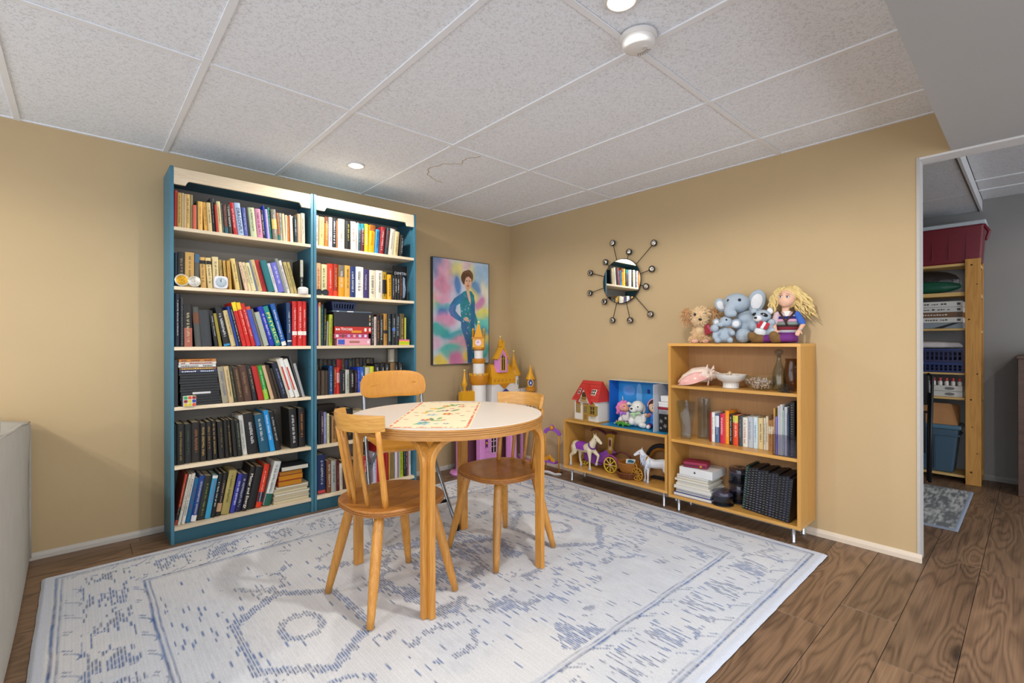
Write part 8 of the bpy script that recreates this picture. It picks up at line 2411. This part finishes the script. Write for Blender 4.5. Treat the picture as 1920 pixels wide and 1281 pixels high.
def spindle(name, label, x, y, z0, r, h, discs):
    t = thing(name, label, 'disc spindle', (x, y, z0), group='disc spindles on the bottom shelf')
    MB().lathe([(.0001, .0006), (r + .003, .0006), (r + .003, .007), (r, .009), (.0001, .009)], (x, y, z0), 36).build('base', mat('17171a', .4), t, auto=40)
    for k in range(discs):
        zz = .010 + (h * .62) * k / discs
        MB().lathe([(.008, zz), (r - .003, zz), (r - .003, zz + h * .62 / discs * .72), (.008, zz + h * .62 / discs * .72)], (x, y, z0), 36, closed=True).build('disc', mat('34363e' if k < discs - 1 else '8a7a94', .25, .4, var=0), t, auto=40)
    MB().lathe([(r + .0005, .0095), (r + .0005, h - .006), (r - .004, h), (.020, h + .001), (.018, h - .004), (.012, h - .004), (.0001, h - .003), (.0001, h - .0045), (.013, h - .0055), (.021, h - .001), (r - .005, h - .0015), (r - .001, h - .0065), (r - .001, .0095)], (x, y, z0), 36).build('clear_cover', glass_mat('e4e6ec', .05), t, smooth=True)
spindle('disc_spindle', 'low clear-topped disc spindle at the front of the bottom shelf', 2.942, 1.302, ZB, .060, .085, 14)
spindle('disc_spindle', 'lower disc spindle behind, under another one', 3.058, 1.248, ZB, .060, .115, 16)
spindle('disc_spindle', 'purple-tinted disc spindle stacked on another at the back', 3.058, 1.248, ZB + .1165, .060, .100, 14)
yy = 1.190
for k in range(14):
    th = .0175 + .001 * ((k * 7) % 3)
    hh = .262 - .004 * ((k * 5) % 3) - .0006 * k
    h_ = '1c3a34' if k == 0 else ('1b1c20' if k % 4 else '202434')
    x0 = 2.945 - .0042 * k
    lean = .09
    t = thing('spiral_notebook', ('dark green' if k == 0 else 'black') + f' spiral notebook on the bottom shelf, {ordinal(k + 1)} from the disc spindles', 'notebook', (x0, yy, ZB), 0, 'spiral notebooks on the bottom shelf', local=True)
    t.rotation_euler = (lean, 0, 0)     # top towards -Y
    t.location.z += th * sin(lean) + .0004
    MB().box(.004, 3.115 - x0 - .004, -th, -.0005, 0, hh).build('covers', mat(h_, .4, var=.06), t, bevel=.001)
    nr = 17
    for q in range(nr):
        zz = .012 + q * (hh - .024) / (nr - 1)
        MB().tube([(.004 + .0062 * cos(a), -th / 2 + th * .44 * sin(a), zz) for a in [2 * pi * j / 10 for j in range(10)]], .0013, 5, closed=True).build('wire_loop', mat('5a5c64', .3, .6, var=0), t)
    yy -= th + .0012

# ================================================================ SOFA
def make_sofa():
    t = thing('sofa', 'light grey fabric sofa at the edge of the rug', 'sofa', (-0.6, 2.4, 0))
    m, nt, b_ = nm('sofa_fabric')
    N = nt.nodes.new; L = nt.links.new
    tc = N('ShaderNodeTexCoord'); n = N('ShaderNodeTexNoise'); n.inputs['Scale'].default_value = 260; n.inputs['Detail'].default_value = 3
    L(tc.outputs['Object'], n.inputs['Vector'])
    n2 = N('ShaderNodeTexNoise'); n2.inputs['Scale'].default_value = 7; L(tc.outputs['Object'], n2.inputs['Vector'])
    mx = N('ShaderNodeMix'); mx.data_type = 'RGBA'; mx.inputs[6].default_value = lin('9a978f'); mx.inputs[7].default_value = lin('c0bcb2')
    ad = N('ShaderNodeMath'); ad.operation = 'MULTIPLY_ADD'; ad.inputs[1].default_value = .55; L(n.outputs['Fac'], ad.inputs[0])
    ml = N('ShaderNodeMath'); ml.operation = 'MULTIPLY'; ml.inputs[1].default_value = .45; L(n2.outputs['Fac'], ml.inputs[0]); L(ml.outputs[0], ad.inputs[2])
    L(ad.outputs[0], mx.inputs[0]); L(mx.outputs[2], b_.inputs['Base Color'])
    bp = N('ShaderNodeBump'); bp.inputs['Strength'].default_value = .5; bp.inputs['Distance'].default_value = .003; L(n.outputs['Fac'], bp.inputs['Height']); L(bp.outputs[0], b_.inputs['Normal'])
    b_.inputs['Roughness'].default_value = .95
    # profile across the back/arm (x,z), swept along y with a rounded top corner
    def slab(nme, x0, x1, y0, y1, z0, z1, bev, **k):
        return MB().box(x0, x1, y0, y1, z0, z1).build(nme, m, t, bevel=bev, seg=4, **k)
    ys_ = [1.55 + (3.44 - 1.55) * k / 12 for k in range(13)]
    vs = []
    for y in ys_:
        u = (y - 1.55) / (3.44 - 1.55)
        top = 0.845 - .125 * u ** 1.4 + .004 * sin(y * 9)
        bulge = .006 * sin(y * 5)
        for (x, z) in ((-.185 + .004 * sin(3 * y), .015), (-.182 + bulge, .25), (-.184 + bulge, .5), (-.182, top - .05), (-.187, top - .012), (-.205, top), (-.30, top + .012), (-.40, top), (-.425, top - .03), (-.43, .35), (-.43, .015)):
            vs.append((x, y, z))
    n_ = 11
    fs = [(i * n_ + k, i * n_ + (k + 1) % n_, (i + 1) * n_ + (k + 1) % n_, (i + 1) * n_ + k) for i in range(12) for k in range(n_)] + [tuple(range(n_ - 1, -1, -1)), tuple(12 * n_ + k for k in range(n_))]
    MB().add(vs, fs).build('back_frame', m, t, auto=45)
    slab('seat_base', -1.15, -.43, 1.55, 3.44, .02, .30, .02)
    slab('arm', -1.15, -.43, 3.22, 3.44, .30, .62, .05)
    slab('seat_cushion', -1.14, -.45, 2.39, 3.21, .30, .46, .05)
    slab('seat_cushion', -1.14, -.45, 1.56, 2.38, .30, .46, .05)
    b = MB(); b.ell((-.372, 2.13, .865), (.20, .25, .17)); b.ell((-.46, 2.10, .74), (.17, .36, .20))
    b.build('back_cushion', m, t, remesh=.02, iters=4)
    b = MB(); b.ell((-.50, 2.82, .70), (.14, .38, .22)); b.ell((-.49, 2.82, .62), (.15, .39, .18)); b.build('back_cushion', m, t, remesh=.02, iters=4)
    pts = [(-.1875 + .002 * sin(y * 9), y, 0.845 - .125 * ((y - 1.55) / 1.89) ** 1.4 + .004 * sin(y * 9) - .006) for y in ys_]
    MB().tube(pts, .006, 6).build('piping', m, t, smooth=True)
    MB().tube([(-.186, 3.441, z_) for z_ in (.02, .2, .4, .6, .70)], .005, 6).build('piping', m, t, smooth=True)
make_sofa()

# ================================================================ STORAGE ROOM
STUD = wood('a8722e', 'd09a4c', stretch=(9, 9, 0.9), scale=2.2, lines=5, rough=.6, fine=.4, knots=True)
BOARD = wood('c09a58', 'd6b474', stretch=(9, .9, 9), scale=2.2, lines=5, rough=.65, fine=.4)
def make_shelving():
    t = thing('storage_shelving', 'homemade pine storage shelving with wide post in the grey room', 'shelving', (5.24, 0.9, 0))
    for ya in (.279, 1.55):
        p = MB().box(5.085, 5.103, ya, ya + .088, 0.001, 1.748).build('front_post', STUD, t, bevel=.002)
        if ya < 1:
            for (yy, zz, r) in ((.33, 1.70, .006), (.345, 1.28, .006), (.30, 1.55, .004), (.335, .66, .006), (.30, .86, .005), (.33, .45, .004), (.30, .25, .004), (.335, .10, .007)):
                MB().lathe([(.0001, .0012), (r, .0012), (r * 1.1, 0)], (0, 0, 0), 10, Matrix.Translation((5.0852, yy, zz)) @ Matrix.Rotation(-pi / 2, 4, 'Y')).build('knot', mat('3a2010', .7), p)
        MB().box(5.345, 5.363, ya, ya + .088, 0.001, 1.748).build('rear_post', STUD, t, bevel=.002)
        MB().box(5.104, 5.344, ya + .03, ya + .048, 1.66, 1.70).build('side_rail', BOARD, t)
    for z0, z1 in ((1.702, 1.722), (1.467, 1.497), (1.197, 1.213), (.848, .862), (.652, .670), (.045, .063)):
        MB().box(5.104, 5.344, .370, 1.55, z0, z1).build('shelf_board', BOARD, t, bevel=.001)
        MB().box(5.104, 5.344, .2815, .3695, z0 - .02, z1 - .021).build('cleat', BOARD, t)
make_shelving()
def sbox(name, label, cat, x0, x1, y0, y1, z0, z1, h_, bev=.002, group=None, rough=.5):
    o = MB().box(x0, x1, y0, y1, z0 + .0005, z1).build(name, mat(h_, rough, var=.06), None, bevel=bev); tag(o, label, cat, group); return o
# red bin with white lid
t = thing('storage_bin', 'dark red plastic bin with pale lid on top of the shelving', 'storage bin', (5.22, .8, 1.7225))
RB = mat('6e1a26', .35, var=.08)
vs = []
for z_, e in ((1.7225, .018), (2.010, 0)):
    vs += [(5.088 + e, .262 + e, z_), (5.36 - e, .262 + e, z_), (5.36 - e, 1.30 - e, z_), (5.088 + e, 1.30 - e, z_)]
MB().add(vs, [(3, 2, 1, 0), (4, 5, 6, 7), (0, 1, 5, 4), (1, 2, 6, 5), (2, 3, 7, 6), (3, 0, 4, 7)]).build('tub', RB, t, bevel=.012, seg=3)
for k in range(9):
    y_ = .36 + k * .10
    MB().box(5.0925, 5.099, y_ - .0015, y_ + .0015, 1.76, 1.985).build('moulded_rib', mat('7c2430', .4), t)
MB().box(5.075, 5.368, .250, 1.312, 2.008, 2.038).build('lid', mat('b9c2c6', .4), t, bevel=.008, seg=3)
MB().chain([((5.12, .262, 2.0), .012), ((5.12, .236, 1.95), .012), ((5.12, .250, 1.89), .010)]).build('handle', RB, t, remesh=.004, iters=1)
# bags on the next shelf
b = MB(); b.ell((5.27, .62, 1.60), (.065, .22, .10)); b.ell((5.27, .95, 1.60), (.065, .2, .095))
b.v = [(max(5.106, x), max(.372, y), max(1.4985, min(1.69, z))) for x, y, z in b.v]
o = b.build('plastic_bag', mat('35302e', .25, var=.2, vscale=14, bump=.6, bscale=30), None, remesh=.008, iters=2); tag(o, 'dark crumpled plastic bag on the upper storage shelf', 'bag')
b = MB(); b.ell((5.165, .60, 1.548), (.038, .22, .050)); b.ell((5.165, .80, 1.545), (.036, .2, .045))
b.v = [(max(5.106, x), max(.374, y), max(1.4985, z)) for x, y, z in b.v]
o = b.build('green_bag', mat('14503c', .35, var=.15), None, remesh=.006, iters=2); tag(o, 'dark green bag in front of the crumpled bag', 'bag')
# five flat boxes
z = 1.2135
for k, (h_, th, lab) in enumerate((('7c868c', .046, 'grey patterned flat box at the bottom of the pile'), ('c8c6c0', .042, 'white flat box, second from below in the pile'), ('6a4c34', .040, 'brown flat box in the middle of the pile'), ('c4c2bc', .042, 'white flat box under the topmost one'), ('cac8c2', .044, 'white flat box on top of the pile'))):
    o = sbox('flat_box', lab + ' on the storage shelf', 'box', 5.115, 5.335, .385, 1.0, z, z + th, h_, .002, 'flat boxes on the storage shelf')
    q = MB(); rg = random.Random(k); y_ = .98
    if k > 0:
        while y_ > .47:
            Lw = rg.uniform(.006, .018); q.box(5.1135, 5.1150, y_ - Lw, y_, z + th * .40, z + th * rg.uniform(.52, .66)); y_ -= Lw + .005 + (.012 if rg.random() < .15 else 0)
        q.build('lettering', mat('3a3836' if h_ != '6a4c34' else 'd8d0c4', .6), o)
        MB().box(5.1135, 5.1150, .395, .415, z + th * .3, z + th * .7).build('corner_mark', mat('4a4a48', .6), o)
    else:
        MB().prism([(.40, z + th - .002), (.44, z + th - .002), (.56, z + .002), (.50, z + .002)], 5.1132, 5.1150, Matrix(((0, 0, 1, 0), (1, 0, 0, 0), (0, 1, 0, 0), (0, 0, 0, 1)))).build('printed_stroke', mat('1c1c1e', .5), o)
    z += th + .0005
# folded blanket and blue crates
z = .8625
def crate(z0, z1, h_, lab):
    t = thing('plastic_crate', lab, 'crate', (5.22, .68, z0), group='blue crates on the storage shelf')
    m = mat(h_, .4)
    MB().box(5.112, 5.335, .380, .980, z0 + .0005, z0 + .004).build('crate_floor', m, t)
    for (x0, x1, y0, y1) in ((5.331, 5.335, .38, .98), (5.112, 5.335, .38, .384), (5.112, 5.335, .976, .98)):
        MB().box(x0, x1, y0, y1, z0 + .004, z1).build('wall', m, t)
    b = MB(); h = z1 - z0
    b.box(5.108, 5.112, .380, .980, z0 + .002, z0 + h * .22); b.box(5.108, 5.112, .380, .980, z1 - h * .22, z1)
    for k in range(22):
        y_ = .38 + .6 * k / 22; b.box(5.108, 5.112, y_, y_ + .011, z0 + h * .22, z1 - h * .22)
    b.box(5.1085, 5.1115, .380, .980, z0 + h * .47, z0 + h * .53)
    b.build('slotted_front', m, t)
    MB().box(5.104, 5.114, .376, .984, z1 - .006, z1).build('rim', mat('2a4a8c', .4), t, bevel=.001)
crate(.8625, .938, '1e2a58', 'lower blue slotted crate on the storage shelf')
crate(.9385, 1.050, '23284e', 'upper blue slotted crate under the folded blanket')
b = MB()
for k in range(3): b.ell((5.22, .68, 1.068 + .014 * k), (.105 - .006 * k, .30 - .01 * k, .018), 20, 8)
b.v = [(x, y, max(z, 1.0508)) for x, y, z in b.v]
o = b.build('folded_blanket', mat('b8b2b0', .95, var=.1, bump=.4), None, remesh=.008, iters=2); tag(o, 'folded red and white blanket on the blue crates', 'blanket')
MB().ell((5.19, .87, 1.085), (.088, .105, .026), 16, 8).build('red_fold', mat('a82430', .95, var=.1), o, smooth=True)
# boxes with rows of small bottles
for zz, k in ((.6705, 0), (.715, 1)):
    o = sbox('carton', ('lower' if k == 0 else 'upper') + ' white printed carton under the small bottles', 'carton', 5.115, 5.33, .385, .75, zz, zz + .043, 'bfbdb6', .002, 'white cartons on the storage shelf')
    for q in range(2):
        MB().prism(superellipse(.03, .012, 2, 16), 0, .001, Matrix.Translation((5.1148, .46 + .2 * q, zz + .022)) @ Matrix(((0, 0, -1, 0), (1, 0, 0, 0), (0, 1, 0, 0), (0, 0, 0, 1)))).build('printed_patch', mat('6a6a66', .6), o)
for k in range(9):
    y_ = .402 + k * .0385
    t = thing('small_bottle', f'small white red-capped bottle on the cartons, {ordinal(k + 1)} from the wide post', 'bottle', (5.135, y_, .7585), group='small bottles in a row on the cartons')
    MB().lathe([(.0001, .0005), (.014, .0005), (.014, .030), (.009, .036), (.0001, .036)], (5.135, y_, .7585), 14).build('flask', mat('c4c0ba', .4), t, auto=40)
    MB().lathe([(.0105, .0365), (.0105, .060), (.0001, .061)], (5.135, y_, .7585), 14).build('cap', mat('a83a34', .4), t, auto=40)
# cardboard box and tub
t = thing('plastic_tub', 'blue-grey plastic storage tub on the lowest shelf', 'storage tub', (5.22, .62, .0635))
TB = mat('3c5668', .45, var=.06)
vs = []
for z_, e in ((.0636, .035), (.415, 0)): vs += [(5.11 + e * .5, .405 + e, z_), (5.33 - e * .3, .405 + e, z_), (5.33 - e * .3, .98 - e, z_), (5.11 + e * .5, .98 - e, z_)]
MB().add(vs, [(3, 2, 1, 0), (4, 5, 6, 7), (0, 1, 5, 4), (1, 2, 6, 5), (2, 3, 7, 6), (3, 0, 4, 7)]).build('body', TB, t, bevel=.014, seg=3)
MB().box(5.105, 5.335, .398, .988, .360, .372).build('rim', TB, t, bevel=.003)
MB().box(5.100, 5.340, .390, .995, .412, .446).build('lid', mat('4a6c80', .4), t, bevel=.008, seg=3)
MB().box(5.112, 5.122, .545, .555, .09, .355).build('rib', mat('2c4250', .5), t)
t = thing('cardboard_box', 'open brown cardboard box on the plastic tub', 'box', (5.22, .56, .4465))
CB = mat('a8794c', .8, var=.08)
zb = .447
MB().add([(5.12, .415, zb), (5.12, .70, zb), (5.15, .665, zb + .165), (5.15, .455, zb + .165), (5.124, .415, zb), (5.124, .70, zb), (5.154, .665, zb + .165), (5.154, .455, zb + .165)], [(0, 3, 2, 1), (4, 5, 6, 7), (0, 1, 5, 4), (1, 2, 6, 5), (2, 3, 7, 6), (3, 0, 4, 7)]).build('front_panel', CB, t)
MB().box(5.30, 5.304, .415, .70, zb, zb + .15).build('rear_panel', CB, t)
MB().add([(5.124, .412, zb), (5.30, .412, zb), (5.30, .412, zb + .13), (5.152, .450, zb + .16), (5.124, .416, zb), (5.30, .416, zb), (5.30, .416, zb + .13), (5.152, .454, zb + .16)], [(0, 1, 2, 3), (7, 6, 5, 4), (0, 4, 5, 1), (1, 5, 6, 2), (2, 6, 7, 3), (3, 7, 4, 0)]).build('side_panel', CB, t)
MB().box(5.124, 5.30, .416, .70, zb, zb + .003).build('bottom', CB, t)
MB().prism(superellipse(.022, .010, 2.4, 18), -.001, .0015, Matrix.Translation((5.1345, .60, zb + .085)) @ Matrix.Rotation(.18, 4, 'Y') @ Matrix(((0, 0, -1, 0), (1, 0, 0, 0), (0, 1, 0, 0), (0, 0, 0, 1)))).build('hand_hole', mat('2a1a10', .9), t)
# dark folded chair leaning at the shelf
t = thing('folded_chair', 'black folded metal chair leaning against the storage shelving', 'chair', (4.98, .66, 0))
BK = mat('191b1f', .4)
for y_ in (.555, .80):
    MB().tube([(4.90, y_, .012), (4.97, y_, .45), (5.055, y_, .83), (5.066, y_ + (.03 if y_ < .7 else -.03), .85)], .011, 10).build('frame_tube', BK, t, smooth=True)
    MB().tube([(4.955, y_ + .018, .012), (4.985, y_ + .018, .40), (5.04, y_ + .018, .70)], .009, 10).build('leg_tube', BK, t, smooth=True)
MB().box(5.040, 5.055, .575, .785, .60, .84, Matrix.Translation((0, 0, 0))).build('back_panel', BK, t, bevel=.004)
MB().box(4.985, 5.00, .59, .77, .22, .54).build('seat', BK, t, bevel=.004)
# small pale rug
ny, nx = 90, 70
U, V = np.meshgrid(np.linspace(3.785, 4.85, nx), np.linspace(.305, .98, ny))
nz = smooth_noise(U.shape, (70, 12), 51, 3); n2 = smooth_noise(U.shape, (10, 14), 53, 3)
k = np.clip((nz * .6 + n2 * .4 - .42) * 4.5, 0, 1)[..., None]
C = np.array(lin('6c7072')[:3]) * (1 - k) + np.array(lin('c4c6c4')[:3]) * k
e = np.minimum(np.minimum(U - 3.785, 4.85 - U), V - .305)
C = np.where((e < .02)[..., None], np.array(lin('8a94a4')[:3]), C)
Z = np.where(e < .001, .001, .009)
o = grid_mesh('small_rug', np.stack([U, V, Z], -1), C, attr_mat('small_rug_pile', .95, .1, 200, .4, 400)); tag(o, 'small pale grey mottled rug on the storage room floor', 'rug')
# brown dresser at the edge of the picture
t = thing('dresser', 'dark brown wooden dresser against the grey wall', 'dresser', (5.17, -.35, 0))
DW = wood('3a261a', '5c4030', stretch=(9, .9, 9), scale=2, lines=4, rough=.45, fine=.5)
MB().box(4.985, 5.36, -.75, .072, .0005, .985).build('carcass', DW, t, bevel=.004)
MB().box(4.965, 5.37, -.77, .095, .985, 1.008).build('top', DW, t, bevel=.004)
MB().box(4.975, 4.985, .050, .085, .001, .985).build('corner_stile', DW, t, bevel=.002)
for k in range(4):
    d = MB().box(4.970, 4.985, -.72, .045, .06 + k * .23, .27 + k * .23).build('drawer', DW, t, bevel=.003)
    for y_ in (-.55, -.12): MB().lathe([(.006, 0), (.006, .012), (.013, .018), (.012, .026), (.0001, .028)], (0, 0, 0), 14, Matrix.Translation((4.970, y_, .165 + k * .23)) @ Matrix.Rotation(-pi / 2, 4, 'Y')).build('knob', mat('2a2422', .3, .5), d, smooth=True)
o = MB().box(5.02, 5.30, -.30, .055, 1.0085, 1.030).build('paper_tray', mat('b8c0c4', .4), None, bevel=.004); tag(o, 'pale flat tray on the brown dresser', 'tray')
MB().box(5.03, 5.29, -.29, .045, 1.030, 1.040).build('paper_sheets', mat('d0d4d6', .6), o)
